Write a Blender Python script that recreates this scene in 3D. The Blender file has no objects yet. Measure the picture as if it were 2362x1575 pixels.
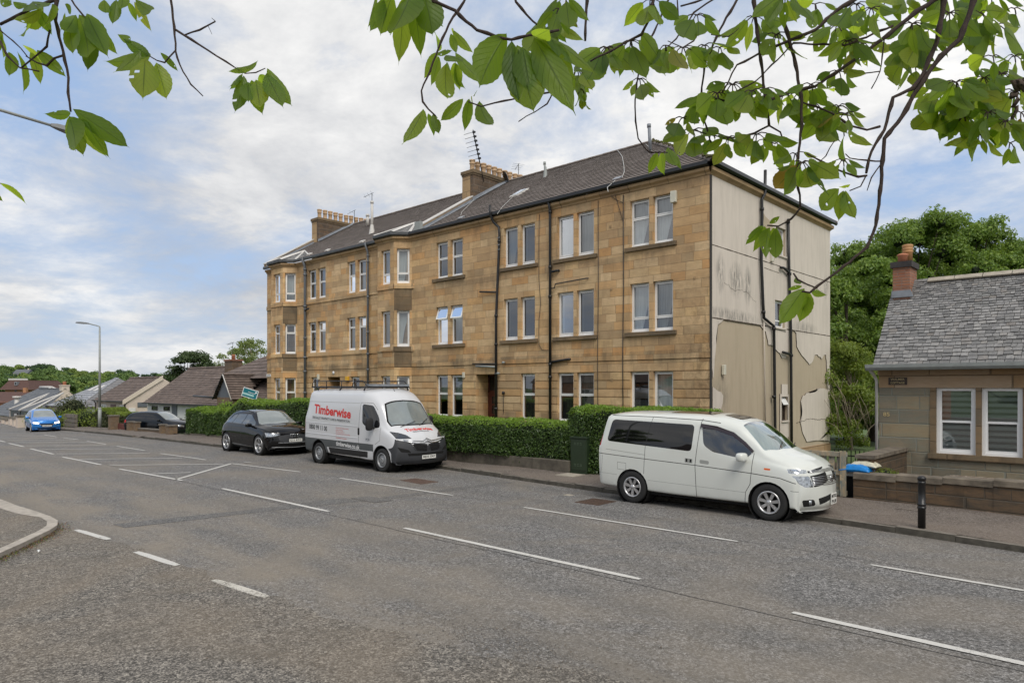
import bpy, bmesh, math, random
import numpy as np
from mathutils import Vector, Matrix
from mathutils.bvhtree import BVHTree
random.seed(7); RNG = np.random.default_rng(11)
SC = bpy.context.scene; COL = SC.collection
R = math.radians; PI = math.pi
# ------------------------------------------------------------------ camera
FPX, IW, HORY, CAMH = 1600.0, 2362.0, 893.0, 2.5
YAW = math.atan2(1721, 1600)            # angle between the street direction (-X) and the view axis
cam = bpy.data.cameras.new('camera'); cam_o = bpy.data.objects.new('camera', cam); COL.objects.link(cam_o)
cam.sensor_width = 36; cam.lens = 36*FPX/IW; cam.shift_y = (HORY-787.5)/IW
cam.clip_start = 0.05; cam.clip_end = 6000
cam_o.location = (0, 0, CAMH); cam_o.rotation_euler = (PI/2, 0, PI/2-YAW)
SC.camera = cam_o
AX = (-math.cos(YAW), math.sin(YAW)); RT = (math.sin(YAW), math.cos(YAW))
def at(px, py, D):                       # a point D metres along the view axis
    r = (px-1181.0)/FPX*D
    return Vector((D*AX[0]+r*RT[0], D*AX[1]+r*RT[1], CAMH-(py-HORY)*D/FPX))
def onY(px, py, Y):
    r = (px-1181.0)/FPX; D = Y/(AX[1]+r*RT[1]); return D*AX[0]+r*D*RT[0], CAMH-(py-HORY)*D/FPX
def onX(px, py, X):
    r = (px-1181.0)/FPX; D = X/(AX[0]+r*RT[0]); return D*AX[1]+r*D*RT[1], CAMH-(py-HORY)*D/FPX
# ------------------------------------------------------------------ node helper
class NT:
    def __init__(s, tree): s.t = tree; s.t.nodes.clear()
    def __call__(s, typ, ins=None, **props):
        n = s.t.nodes.new(typ)
        for k, v in props.items(): setattr(n, k, v)
        for k, v in (ins or {}).items():
            sock = n.inputs[k]
            if isinstance(v, bpy.types.NodeSocket): s.t.links.new(v, sock)
            else: sock.default_value = v
        return n
    def math(s, op, a, b=0.0, c=0.0, clamp=False):
        n = s.t.nodes.new('ShaderNodeMath'); n.operation = op; n.use_clamp = clamp
        for i, v in enumerate((a, b, c)):
            if isinstance(v, bpy.types.NodeSocket): s.t.links.new(v, n.inputs[i])
            else: n.inputs[i].default_value = v
        return n.outputs[0]
    def mix(s, f, a, b, bt='MIX'):
        n = s.t.nodes.new('ShaderNodeMix'); n.data_type = 'RGBA'; n.blend_type = bt
        for i, v in ((0, f), (6, a), (7, b)):
            if isinstance(v, bpy.types.NodeSocket): s.t.links.new(v, n.inputs[i])
            else: n.inputs[i].default_value = v if i == 0 else (tuple(v)+(1,))[:4]
        return n.outputs[2]
    def ramp(s, f, stops, interp='LINEAR'):
        n = s.t.nodes.new('ShaderNodeValToRGB'); n.color_ramp.interpolation = interp
        e = n.color_ramp.elements
        while len(e) < len(stops): e.new(0.5)
        for i, (p, c) in enumerate(stops):
            e[i].position = p; e[i].color = (c, c, c, 1) if not hasattr(c, '__len__') else (tuple(c)+(1,))[:4]
        s.t.links.new(f, n.inputs[0]); return n.outputs[0]
    def noise(s, vec, scale, detail=4, rough=.55, dist=0.0):
        n = s('ShaderNodeTexNoise', {'Vector': vec, 'Scale': scale, 'Detail': detail, 'Roughness': rough, 'Distortion': dist}); return n.outputs[0]
    def voro(s, vec, scale, feature='F1', out='Distance', rnd=1.0):
        n = s('ShaderNodeTexVoronoi', {'Vector': vec, 'Scale': scale, 'Randomness': rnd}, feature=feature); return n.outputs[out]
    def obj(s): return s('ShaderNodeTexCoord').outputs['Object']
    def sep(s, v):
        n = s('ShaderNodeSeparateXYZ', {0: v}); return n.outputs[0], n.outputs[1], n.outputs[2]
    def comb(s, x, y, z=0.0):
        return s('ShaderNodeCombineXYZ', {0: x, 1: y, 2: z}).outputs[0]
    def mapv(s, v, scale=(1, 1, 1), loc=(0, 0, 0), rot=(0, 0, 0)):
        return s('ShaderNodeMapping', {'Vector': v, 'Scale': scale, 'Location': loc, 'Rotation': rot}).outputs[0]
    def bump(s, h, strength=.5, dist=.01, normal=None):
        d = {'Height': h, 'Strength': strength, 'Distance': dist}
        if normal is not None: d['Normal'] = normal
        return s('ShaderNodeBump', d).outputs[0]
    def out(s, sh):
        o = s('ShaderNodeOutputMaterial'); s.t.links.new(sh, o.inputs['Surface'])
    def princ(s, col, rough=.7, normal=None, **kw):
        d = {'Base Color': col if isinstance(col, bpy.types.NodeSocket) else (tuple(col)+(1,))[:4], 'Roughness': rough}
        if normal is not None: d['Normal'] = normal
        names = {'metal': 'Metallic', 'coat': 'Coat Weight', 'coatr': 'Coat Roughness', 'spec': 'Specular IOR Level', 'emit': 'Emission Strength', 'ecol': 'Emission Color', 'sheen': 'Sheen Weight', 'ior': 'IOR'}
        for k, v in kw.items(): d[names[k]] = v
        return s('ShaderNodeBsdfPrincipled', d).outputs[0]
MATS = {}
def newmat(name):
    m = bpy.data.materials.new(name); m.use_nodes = True; MATS[name] = m
    return m, NT(m.node_tree)
def plain(name, col, rough=.6, var=.12, scale=6.0, bump=0.0, **kw):
    if name in MATS: return MATS[name]
    m, n = newmat(name)
    if var > 0:
        f = n.noise(n.obj(), scale, 5)
        a = tuple(c*(1-var) for c in col); b = tuple(min(1, c*(1+var)) for c in col)
        c = n.mix(n.ramp(f, [(.3, 0.0), (.7, 1.0)]), a, b)
        nm = n.bump(n.noise(n.obj(), scale*6, 4), bump, .01) if bump > 0 else None
    else: c, nm = col, None
    n.out(n.princ(c, rough, nm, **kw)); return m
# ------------------------------------------------------------------ sky and sun
SUN_EL, SUN_AZ = R(50), R(122)           # azimuth clockwise from +Y
world = bpy.data.worlds.new('World'); SC.world = world; world.use_nodes = True
w = NT(world.node_tree)
sky = w('ShaderNodeTexSky', sky_type='NISHITA', sun_disc=False, sun_elevation=SUN_EL, sun_rotation=SUN_AZ, altitude=100, air_density=1.0, dust_density=1.2, ozone_density=1.5)
dvec = w('ShaderNodeTexCoord').outputs['Generated']
dx, dy, dz = w.sep(dvec)
zz = w.math('ADD', w.math('MAXIMUM', dz, 0.0), 0.20)
cu = w.comb(w.math('DIVIDE', dx, zz), w.math('DIVIDE', dy, zz), 0.0)
n1 = w.noise(w.mapv(cu, (1, 1, 1), (3.1, 1.7, 0)), 0.85, 9, .6, .15)
n2 = w.noise(w.mapv(cu, (1, 1, 1), (9.3, -4.2, 2)), 1.9, 10, .64, .2)
n3 = w.noise(w.mapv(cu, (1, 1, 1), (-2.3, 6.2, 5)), 0.45, 4, .5, .3)
dens = w.math('ADD', w.math('MULTIPLY', n1, .62), w.math('MULTIPLY', n2, .38))
# the west (screen left) is more broken, the east (screen right) more solid
side = w.math('ADD', w.math('MULTIPLY', dx, .045), .055)
cov = w.ramp(w.math('ADD', dens, side), [(.42, 0.0), (.56, 1.0)])
shade = w.ramp(w.math('ADD', w.math('MULTIPLY', n2, .55), w.math('MULTIPLY', n3, .45)), [(.36, (2.5, 2.7, 3.1)), (.5, (4.2, 4.27, 4.42)), (.64, (6.4, 6.35, 6.25))])
skyc = w.mix(.82, sky.outputs[0], (2.45, 3.35, 4.95))
colr = w.mix(cov, skyc, shade)
hz = w.ramp(dz, [(0.0, 1.0), (.12, .25), (.3, 0.0)])
colr = w.mix(w.math('MULTIPLY', hz, .5), colr, (3.9, 4.05, 4.25))
below = w.ramp(dz, [(-.02, 1.0), (.0, 0.0)]) if 0 else w.math('LESS_THAN', dz, -0.01)
colr = w.mix(below, colr, (1.5, 1.5, 1.4))
bg = w('ShaderNodeBackground', {'Color': colr, 'Strength': 0.105})
wo = w('ShaderNodeOutputWorld'); w.t.links.new(bg.outputs[0], wo.inputs[0])
sun = bpy.data.lights.new('sun', 'SUN'); sun.energy = 1.45; sun.angle = R(30); sun.color = (1.0, .95, .87)
sun_o = bpy.data.objects.new('sun', sun); COL.objects.link(sun_o)
sdir = Vector((math.sin(SUN_AZ)*math.cos(SUN_EL), math.cos(SUN_AZ)*math.cos(SUN_EL), math.sin(SUN_EL)))
sun_o.rotation_euler = sdir.to_track_quat('Z', 'Y').to_euler(); sun_o.location = (10, -10, 40)
SC.view_settings.view_transform = 'Standard'; SC.view_settings.look = 'None'; SC.view_settings.exposure = 0.6; SC.view_settings.gamma = 1
SC.cycles.max_bounces = 6; SC.cycles.transparent_max_bounces = 12; SC.cycles.diffuse_bounces = 3; SC.cycles.glossy_bounces = 3; SC.cycles.transmission_bounces = 4
SC.cycles.use_adaptive_sampling = True; SC.cycles.adaptive_threshold = 0.02
SC.cycles.caustics_reflective = False; SC.cycles.caustics_refractive = False
# ------------------------------------------------------------------ mesh helpers
class MB:
    def __init__(s): s.v = []; s.f = []; s.m = []; s.sm = []
    def add(s, vs, fs, mi=0, smooth=False):
        o = len(s.v); s.v.extend([tuple(v) for v in vs]); s.f.extend([tuple(i+o for i in f) for f in fs]); s.m.extend([mi]*len(fs)); s.sm.extend([smooth]*len(fs)); return s
    def quad(s, a, b, c, d, mi=0): return s.add([a, b, c, d], [(0, 1, 2, 3)], mi)
    def box(s, x0, x1, y0, y1, z0, z1, mi=0, bev=0.0):
        if x0 > x1: x0, x1 = x1, x0
        if y0 > y1: y0, y1 = y1, y0
        if z0 > z1: z0, z1 = z1, z0
        if bev > 0:
            b = min(bev, (x1-x0)*.49, (y1-y0)*.49, (z1-z0)*.49)
            bm = bmesh.new(); bmesh.ops.create_cube(bm, size=1)
            for v in bm.verts: v.co = Vector(((x0+x1)/2+v.co.x*(x1-x0), (y0+y1)/2+v.co.y*(y1-y0), (z0+z1)/2+v.co.z*(z1-z0)))
            bmesh.ops.bevel(bm, geom=bm.edges[:], offset=b, segments=2, affect='EDGES', profile=.5)
            s.bm(bm, mi); return s
        v = [(x0, y0, z0), (x1, y0, z0), (x1, y1, z0), (x0, y1, z0), (x0, y0, z1), (x1, y0, z1), (x1, y1, z1), (x0, y1, z1)]
        return s.add(v, [(3, 2, 1, 0), (4, 5, 6, 7), (0, 1, 5, 4), (1, 2, 6, 5), (2, 3, 7, 6), (3, 0, 4, 7)], mi)
    def bm(s, bm, mi=0, smooth=False):
        bm.verts.index_update()
        s.add([v.co[:] for v in bm.verts], [[v.index for v in f.verts] for f in bm.faces], mi, smooth); bm.free(); return s
    def prism(s, poly, axis, a, b, mi=0):      # poly: 2-D outline, extruded along axis from a to b
        def P(p, t): return {'x': (t, p[0], p[1]), 'y': (p[0], t, p[1]), 'z': (p[0], p[1], t)}[axis]
        n = len(poly); v = [P(p, a) for p in poly]+[P(p, b) for p in poly]
        f = [tuple(range(n)), tuple(range(2*n-1, n-1, -1))]+[(i, i+n, (i+1) % n+n, (i+1) % n) for i in range(n)]
        return s.add(v, f, mi)
    def tube(s, pts, r, n=8, mi=0, cap=True, smooth=True):
        pts = [Vector(p) for p in pts]; rs = r if hasattr(r, '__len__') else [r]*len(pts)
        vs = []; fs = []; up = None
        for i, p in enumerate(pts):
            t = (pts[min(i+1, len(pts)-1)]-pts[max(i-1, 0)]).normalized()
            if up is None or abs(up.dot(t)) > .95: up = Vector((0, 0, 1)) if abs(t.z) < .9 else Vector((1, 0, 0))
            a = t.cross(up).normalized(); b = t.cross(a).normalized(); up = -b if False else a.cross(t)
            for k in range(n):
                th = 2*PI*k/n; vs.append(p+(a*math.cos(th)+b*math.sin(th))*rs[i])
        for i in range(len(pts)-1):
            for k in range(n):
                k2 = (k+1) % n; fs.append((i*n+k, (i+1)*n+k, (i+1)*n+k2, i*n+k2))
        if cap: fs.append(tuple(range(n))); fs.append(tuple(range((len(pts)-1)*n+n-1, (len(pts)-1)*n-1, -1)))
        return s.add(vs, fs, mi, smooth)
    def lathe(s, prof, c=(0, 0, 0), axis='z', n=24, mi=0, smooth=True):
        vs = []; fs = []
        for (r, h) in prof:
            for k in range(n):
                a = 2*PI*k/n; p = (r*math.cos(a), r*math.sin(a), h)
                if axis == 'y': p = (p[0], p[2], p[1])
                if axis == 'x': p = (p[2], p[0], p[1])
                vs.append((p[0]+c[0], p[1]+c[1], p[2]+c[2]))
        for i in range(len(prof)-1):
            for k in range(n):
                k2 = (k+1) % n; fs.append((i*n+k, i*n+k2, (i+1)*n+k2, (i+1)*n+k))
        return s.add(vs, fs, mi, smooth)
    def build(s, name, mats, parent=None, recalc=True):
        me = bpy.data.meshes.new(name)
        org = Vector((0, 0, 0)) if parent is None else ORG.get(parent.name, Vector((0, 0, 0)))
        me.from_pydata([(v[0]-org.x, v[1]-org.y, v[2]-org.z) for v in s.v], [], s.f)
        if not hasattr(mats, '__len__'): mats = [mats]
        for m in mats: me.materials.append(m)
        me.polygons.foreach_set('material_index', s.m); me.polygons.foreach_set('use_smooth', s.sm)
        if recalc:
            bm = bmesh.new(); bm.from_mesh(me); bmesh.ops.recalc_face_normals(bm, faces=bm.faces); bm.to_mesh(me); bm.free()
        me.update()
        o = bpy.data.objects.new(name, me); COL.objects.link(o)
        if parent is not None: o.parent = parent; ORG[o.name] = org
        return o
ORG = {}
def tag(o, label=None, cat=None, group=None, kind=None):
    for k, v in (('label', label), ('category', cat), ('group', group), ('kind', kind)):
        if v: o[k] = v
    return o
def thing(name, label, cat, loc=(0, 0, 0), group=None):
    o = bpy.data.objects.new(name, None); COL.objects.link(o); o.location = loc; o.empty_display_size = .2
    ORG[o.name] = Vector(loc); return tag(o, label, cat, group)
def single(mb, name, mats, label, cat, loc=None, group=None, recalc=True):   # a thing that is one mesh, its origin at its base
    v = np.array(mb.v); c = ((v[:, 0].min()+v[:, 0].max())/2, (v[:, 1].min()+v[:, 1].max())/2, v[:, 2].min()) if loc is None else loc
    mb.v = [(a[0]-c[0], a[1]-c[1], a[2]-c[2]) for a in mb.v]
    o = mb.build(name, mats, None, recalc); o.location = c; return tag(o, label, cat, group)
def copy_tree(o, parent=None):
    c = o.copy(); COL.objects.link(c)
    if parent is not None: c.parent = parent
    for ch in [x for x in bpy.data.objects if x.parent == o]: copy_tree(ch, c)
    return c
def npmesh(name, V, F, mats, parent=None, smooth=False, midx=None, uv=None):
    """V (n,3) array, F (m,k) array of equal-sided faces"""
    me = bpy.data.meshes.new(name); org = Vector((0, 0, 0)) if parent is None else ORG.get(parent.name, Vector((0, 0, 0)))
    V = np.asarray(V, dtype=np.float32)-np.array(org, dtype=np.float32); F = np.asarray(F, dtype=np.int32); k = F.shape[1]
    me.vertices.add(len(V)); me.vertices.foreach_set('co', V.ravel())
    me.loops.add(F.size); me.loops.foreach_set('vertex_index', F.ravel())
    me.polygons.add(len(F)); me.polygons.foreach_set('loop_start', np.arange(0, F.size, k, dtype=np.int32)); me.polygons.foreach_set('loop_total', np.full(len(F), k, dtype=np.int32))
    me.polygons.foreach_set('use_smooth', np.full(len(F), smooth))
    if midx is not None: me.polygons.foreach_set('material_index', np.asarray(midx, dtype=np.int32))
    for m in (mats if hasattr(mats, '__len__') else [mats]): me.materials.append(m)
    if uv is not None:
        l = me.uv_layers.new(name='uv'); l.data.foreach_set('uv', np.asarray(uv, dtype=np.float32).ravel())
    me.update(calc_edges=True); me.validate()
    o = bpy.data.objects.new(name, me); COL.objects.link(o)
    if parent is not None: o.parent = parent; ORG[o.name] = org
    return o
FONT = {}
def text_mesh(txt, size=1.0, bold=0.0, align='CENTER', spacing=1.0, shear=0.0, font=None, res=3):
    c = bpy.data.curves.new('lettering', 'FONT'); c.body = txt; c.size = size; c.align_x = align; c.align_y = 'CENTER'
    c.offset = bold; c.space_character = spacing; c.shear = shear; c.resolution_u = res
    o = bpy.data.objects.new('lettering_source', c); COL.objects.link(o)
    bpy.context.view_layer.update()
    me = bpy.data.meshes.new_from_object(o.evaluated_get(bpy.context.evaluated_depsgraph_get()))
    bpy.data.objects.remove(o); bpy.data.curves.remove(c)
    V = np.array([v.co[:] for v in me.vertices]).reshape(-1, 3); F = [tuple(p.vertices) for p in me.polygons]
    bpy.data.meshes.remove(me); return V, F
def put_text(mb, txt, width, height, place, mi=0, bold=0.0, spacing=1.0, shear=0.0):
    """fit the text to width x height, then place(u, v) -> 3-D"""
    V, F = text_mesh(txt, 1.0, bold, spacing=spacing, shear=shear)
    if not len(V): return
    x0, x1, y0, y1 = V[:, 0].min(), V[:, 0].max(), V[:, 1].min(), V[:, 1].max()
    sx = width/(x1-x0); sy = height/(y1-y0)
    mb.add([place((v[0]-(x0+x1)/2)*sx, (v[1]-(y0+y1)/2)*sy) for v in V], F, mi)
def zg(X, Y=0.0):                        # height of the road: level, then falling away to the west
    if X > -25: return 0.0
    t = -25-X
    return -.5*(t/30)**1.4 if t < 60 else -.5*2**1.4-(t-60)*.030
# ------------------------------------------------------------------ materials
def ashlar(name, cols, ch, wmin, wmax, uv='xz', off=(0, 0), mortar=.012, mcol=(.12, .085, .05), stain=.5, rough=.85, bumpd=.008, tex=1.0, grime=(.06, .05, .035), mamt=.75, soot=()):
    m, n = newmat(name); o = n.obj(); x, y, z = n.sep(o)
    u = {'xz': x, 'yz': y, 'c': n.math('ADD', x, y)}[uv]; v = n.math('ADD', z, off[1])
    u = n.math('ADD', u, off[0]+100)
    rv = n.math('DIVIDE', n.math('ADD', v, 50.0), ch); row = n.math('FLOOR', rv); fv = n.math('SUBTRACT', rv, row)
    wn = n('ShaderNodeTexWhiteNoise', {'W': row}, noise_dimensions='1D').outputs['Value']
    wid = n.math('ADD', n.math('MULTIPLY', wn, wmax-wmin), wmin)
    ru = n.math('ADD', n.math('DIVIDE', u, wid), n.math('MULTIPLY', wn, 37.0))
    ru2 = n.math('ADD', ru, n.math('MULTIPLY', n.math('SINE', n.math('MULTIPLY', ru, 2.3)), .22))
    col = n.math('FLOOR', ru2); fu = n.math('SUBTRACT', ru2, col)
    rnd = n('ShaderNodeTexWhiteNoise', {'Vector': n.comb(row, col, 3.0)}, noise_dimensions='3D')
    r1 = rnd.outputs['Value']; rc = rnd.outputs['Color']; r2, r3, r4 = n.sep(rc)
    base = n.ramp(r1, [(i/(len(cols)-1) if len(cols) > 1 else 0, c) for i, c in enumerate(cols)])
    big = n.noise(o, .35, 5, .6); med = n.noise(n.mapv(o, (1, 1, 3)), 2.2, 6, .65, .4)
    # diagonal tooling / bedding in each block
    ang = n.math('MULTIPLY', r2, 3.0)
    bed = n.noise(n.comb(n.math('MULTIPLY', n.math('ADD', u, n.math('MULTIPLY', v, ang)), 4.0), n.math('MULTIPLY', v, 28.0), n.math('MULTIPLY', r1, 50.0)), 1.0, 5, .7, 1.5)
    c = n.mix(n.math('MULTIPLY', n.ramp(bed, [(.35, 0.0), (.7, 1.0)]), .35*tex), base, tuple(k*.62 for k in cols[0]), 'MIX')
    c = n.mix(n.ramp(med, [(.35, 0.0), (.75, .35)]), c, (.36, .20, .085))
    c = n.mix(n.ramp(n.noise(n.mapv(o, (1, 1, .35)), 1.1, 7, .7, .6), [(.52, 0.0), (.68, stain*1.1)]), c, tuple(k*.38 for k in cols[0]))
    c = n.mix(n.math('MULTIPLY', n.ramp(big, [(.45, 0.0), (.68, 1.0)]), stain), c, grime)
    sn = n.ramp(n.noise(n.mapv(o, (1.6, 1.6, .5)), 1.0, 7, .7, .4), [(.40, 0.0), (.62, 1.0)])
    for (z0, z1, a) in soot:               # soot and algae that settle on ledges and run down from them
        f = n.math('MULTIPLY', n.ramp(n.math('DIVIDE', n.math('SUBTRACT', z, z0), z1-z0), [(0.0, 0.0), (.75, 1.0), (.98, 1.0), (1.0, 0.0)]), sn)
        c = n.mix(n.math('MULTIPLY', f, a), c, (.085, .072, .05))
    if soot:
        f = n.math('MULTIPLY', n.ramp(n.math('DIVIDE', n.math('ADD', x, 30-25.0+8.6), 3.0) if 0 else n.math('DIVIDE', n.math('SUBTRACT', x, 12.3), 2.0), [(0.0, 0.0), (.9, 1.0)]), n.ramp(n.math('DIVIDE', z, 6.5), [(.1, 1.0), (.75, .7), (1.0, 0.0)]))
        c = n.mix(n.math('MULTIPLY', n.math('MULTIPLY', f, n.ramp(n.noise(n.mapv(o, (1, 1, .6)), 3.2, 8, .75, 1.2), [(.44, 0.0), (.6, 1.0)])), .6), c, (.10, .065, .035))
    fine = n.noise(o, 60, 3)
    c = n.mix(n.math('MULTIPLY', fine, .25), c, (.75, .62, .42), 'SOFT_LIGHT')
    eu = n.math('MULTIPLY', n.math('MINIMUM', fu, n.math('SUBTRACT', 1.0, fu)), wid)
    ev = n.math('MULTIPLY', n.math('MINIMUM', fv, n.math('SUBTRACT', 1.0, fv)), ch)
    e = n.math('MINIMUM', eu, ev)
    jit = n.math('MULTIPLY', n.noise(o, 9, 3), .008)
    mask = n.ramp(n.math('DIVIDE', n.math('SUBTRACT', e, jit), mortar), [(.35, 1.0), (1.0, 0.0)])
    c = n.mix(n.math('MULTIPLY', mask, mamt), c, mcol)
    h = n.math('ADD', n.math('MULTIPLY', mask, -1.0), n.math('MULTIPLY', bed, .5*tex))
    h = n.math('ADD', h, n.math('MULTIPLY', r3, .3))
    n.out(n.princ(c, rough, n.bump(h, .7, bumpd))); return m
SAND = [(0.531, 0.362, 0.204), (0.707, 0.481, 0.265), (0.804, 0.594, 0.360), (0.692, 0.418, 0.187), (0.482, 0.346, 0.204), (0.756, 0.546, 0.312), (0.707, 0.393, 0.165), (0.612, 0.434, 0.257), (0.836, 0.579, 0.298)]
ashlar('sandstone', SAND, .305, .55, 1.15, soot=((3.0, 3.78, .55), (3.5, 4.24, .35), (6.6, 7.22, .4), (8.9, 9.5, .35), (5.6, 6.2, .15)), stain=.34, off=(0, .34), mortar=.009, mamt=.34)
ashlar('sandstone_cant', SAND, .305, .9, 1.4, soot=((3.0, 3.78, .55), (3.5, 4.24, .35), (6.6, 7.22, .4), (8.9, 9.5, .35), (5.6, 6.2, .15)), uv='c', stain=.34, off=(0, .34), mortar=.009, mamt=.34)
ashlar('sandstone_rustic', SAND, .305, .7, 1.5, soot=((-.2, 1.5, .5), (2.5, 3.1, .35)), stain=.32, off=(0, .34), mortar=.006, mamt=.4)
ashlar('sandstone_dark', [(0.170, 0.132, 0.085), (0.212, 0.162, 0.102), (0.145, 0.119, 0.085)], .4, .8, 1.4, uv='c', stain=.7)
ashlar('sandstone_trim', [(0.437, 0.301, 0.171), (0.494, 0.350, 0.198), (0.380, 0.266, 0.166)], .6, .9, 1.6, stain=.35)
ashlar('chimney_stone', [(0.075, 0.060, 0.049), (0.105, 0.083, 0.066), (0.128, 0.101, 0.079)], .3, .45, .8, uv='c', stain=.5, mcol=(0.180, 0.150, 0.120))
ashlar('cottage_stone', [(0.188, 0.196, 0.161), (0.244, 0.235, 0.183), (0.300, 0.269, 0.190), (0.156, 0.169, 0.146), (0.223, 0.222, 0.176), (0.367, 0.303, 0.183)], .34, .42, .85, uv='c', stain=.35, mcol=(0.233, 0.242, 0.205), bumpd=.02, tex=1.0, off=(.3, .07))
ashlar('cottage_band', [(0.378, 0.252, 0.140), (0.405, 0.270, 0.153), (0.450, 0.342, 0.243)], .4, 1.1, 2.2, uv='c', stain=.2, off=(.2, .02))
ashlar('wall_stone', [(0.052, 0.044, 0.034), (0.078, 0.059, 0.044), (0.062, 0.056, 0.046), (0.094, 0.068, 0.046), (0.044, 0.040, 0.034)], .22, .45, .8, uv='c', stain=.5, mcol=(0.083, 0.070, 0.053), bumpd=.02)
ashlar('brick_red', [(.33, .13, .085), (.28, .10, .06), (.38, .17, .11), (.20, .085, .06)], .075, .2, .24, uv='c', mortar=.008, stain=.25, mcol=(.2, .16, .13))
ashlar('brick_buff', [(0.186, 0.133, 0.078), (0.155, 0.105, 0.070), (0.217, 0.161, 0.101)], .075, .2, .24, uv='c', mortar=.008, stain=.2, mcol=(0.124, 0.112, 0.101))
ashlar('brick_orange', [(.50, .24, .12), (.47, .22, .11)], .075, .2, .24, uv='c', mortar=.006, stain=.1, mcol=(.4, .25, .17))

def coat_mat(name, base, stainc, amt):
    m, n = newmat(name); o = n.obj(); x, y, z = n.sep(o)
    big = n.noise(o, .5, 6, .6, .5); streak = n.noise(n.comb(n.math('MULTIPLY', y, 5.0), n.math('MULTIPLY', z, .6), x), 1.0, 6, .65, .2)
    c = n.mix(n.ramp(streak, [(.45, 0.0), (.75, .5)]), base, stainc)
    c = n.mix(n.ramp(big, [(.4, 0.0), (.7, .45)]), c, tuple(k*.82 for k in base))
    # black algae patches that grow at fixed spots of the wall (object y, z)
    for (cy, cz, ry, rz, s) in amt:
        d = n.math('SQRT', n.math('ADD', n.math('POWER', n.math('DIVIDE', n.math('SUBTRACT', y, cy-21), ry), 2.0), n.math('POWER', n.math('DIVIDE', n.math('SUBTRACT', z, cz), rz), 2.0)))
        f = n.ramp(d, [(0.35, 1.0), (1.0, 0.0)])
        st = n.ramp(n.noise(n.comb(n.math('MULTIPLY', y, 7.0), n.math('MULTIPLY', z, 1.6), 2.0), 1.0, 6, .75, .4), [(.42, 0.0), (.56, 1.0)])
        c = n.mix(n.math('MULTIPLY', n.math('MULTIPLY', f, st), s*.7), c, (.11, .105, .095))
    nm = n.bump(n.noise(o, 45, 5, .7), .35, .008)
    nm = n.bump(n.voro(o, .9, 'DISTANCE_TO_EDGE'), .12, .02, nm)
    n.out(n.princ(c, .9, nm)); return m
coat_mat('gable_coat', (.68, .61, .535), (.45, .40, .34), [(22.9, 6.2, .7, .7, 1.0), (23.8, 6.1, .35, .8, 1.0), (21.7, 6.3, .4, .8, .9), (22.6, 4.95, 2.6, .28, .9), (29.3, 4.95, 1.6, .3, .8), (31.8, 6.9, .4, .6, .8), (25.0, 5.9, .2, .6, .7)])
coat_mat('gable_base', (.49, .41, .30), (.36, .29, .20), [(21.8, 2.2, .8, .8, .55)])
plain('harl_cream', (.66, .58, .48), .9, .06, 2, .3); plain('harl_white', (.78, .78, .77), .9, .04, 2, .3); plain('harl_pink', (.62, .53, .45), .9, .06, 2, .3)
plain('crack_dirt_shade', (.075, .055, .04), .95, .2)
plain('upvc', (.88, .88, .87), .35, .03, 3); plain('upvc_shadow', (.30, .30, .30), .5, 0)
plain('black_iron', (.013, .013, .014), .42, .3, 20, .2); plain('grey_pipe', (.13, .14, .155), .5, .15, 8)
plain('black_gutter', (.012, .013, .015), .35, .2, 8); plain('grey_gutter', (.30, .32, .31), .5, .1, 8)
plain('lead', (.23, .25, .28), .55, .2, 5, .2); plain('pale_lead', (.60, .58, .55), .6, .12, 4, .2)
plain('pot_buff', (.52, .36, .22), .8, .15, 5, .2); plain('pot_red', (.50, .20, .11), .75, .15, 5, .1); plain('pot_amber', (.42, .22, .09), .6, .15, 5, .1)
plain('red_door', (.09, .022, .015), .4, .2); plain('dark_wood', (.05, .03, .02), .5, .2)
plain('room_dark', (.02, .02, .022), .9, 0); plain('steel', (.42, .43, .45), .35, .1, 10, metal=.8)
plain('cable_white', (.55, .55, .53), .6, 0); plain('cable_dark', (.05, .045, .04), .7, 0)
plain('box_cream', (.62, .60, .50), .5, .05); plain('box_yellow', (.75, .42, .03), .45, .05)
plain('white_paint', (.72, .72, .70), .6, .05); plain('sign_white', (.80, .80, .80), .5, 0); plain('black_paint', (.012, .012, .012), .45, 0)
plain('teal_sign', (.005, .16, .20), .45, 0); plain('pale_teal', (.35, .58, .58), .45, 0); plain('sign_panel_dark', (.035, .022, .015), .5, 0); plain('gold_letter', (.52, .40, .20), .5, 0)
plain('green_cabinet', (.018, .034, .014), .5, .12, 3); plain('soil', (.06, .045, .03), 1, .3, 3, .5)
plain('bark', (.085, .062, .048), .9, .35, 25, .8); plain('twig', (.055, .036, .030), .85, .3, 60, .6); plain('trunk_brown', (.07, .055, .04), .95, .3, 8, .8)
plain('pale_twig', (.25, .21, .15), .9, .2, 8)
def tile_mat(name, cols, lichen=.3, rough=.85, u='x', tw=.3):
    m, n = newmat(name); o = n.obj(); x, y, z = n.sep(o)
    g = n('ShaderNodeNewGeometry').outputs['Random Per Island']
    f = n.noise(n.mapv(o, (1.5, 1.5, 4)), 1.6, 6, .65); f2 = n.noise(o, 14, 4, .7)
    c = n.ramp(n.math('ADD', n.math('MULTIPLY', f, .8), n.math('MULTIPLY', g, .2)), [(.3, cols[0]), (.5, cols[1]), (.72, cols[2])])
    c = n.mix(n.ramp(f2, [(.5, 0.0), (.72, lichen)]), c, (.24, .22, .18))
    uu = x if u == 'x' else y
    fr = n.math('FRACT', n.math('DIVIDE', uu, tw)); rib = n.ramp(n.math('ABSOLUTE', n.math('SUBTRACT', fr, .5)), [(0.0, 0.0), (.38, 0.0), (.5, 1.0)])
    n.out(n.princ(c, rough, n.bump(n.math('ADD', n.math('MULTIPLY', rib, .8), n.math('MULTIPLY', f2, .4)), .7, .012))); return m
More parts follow.
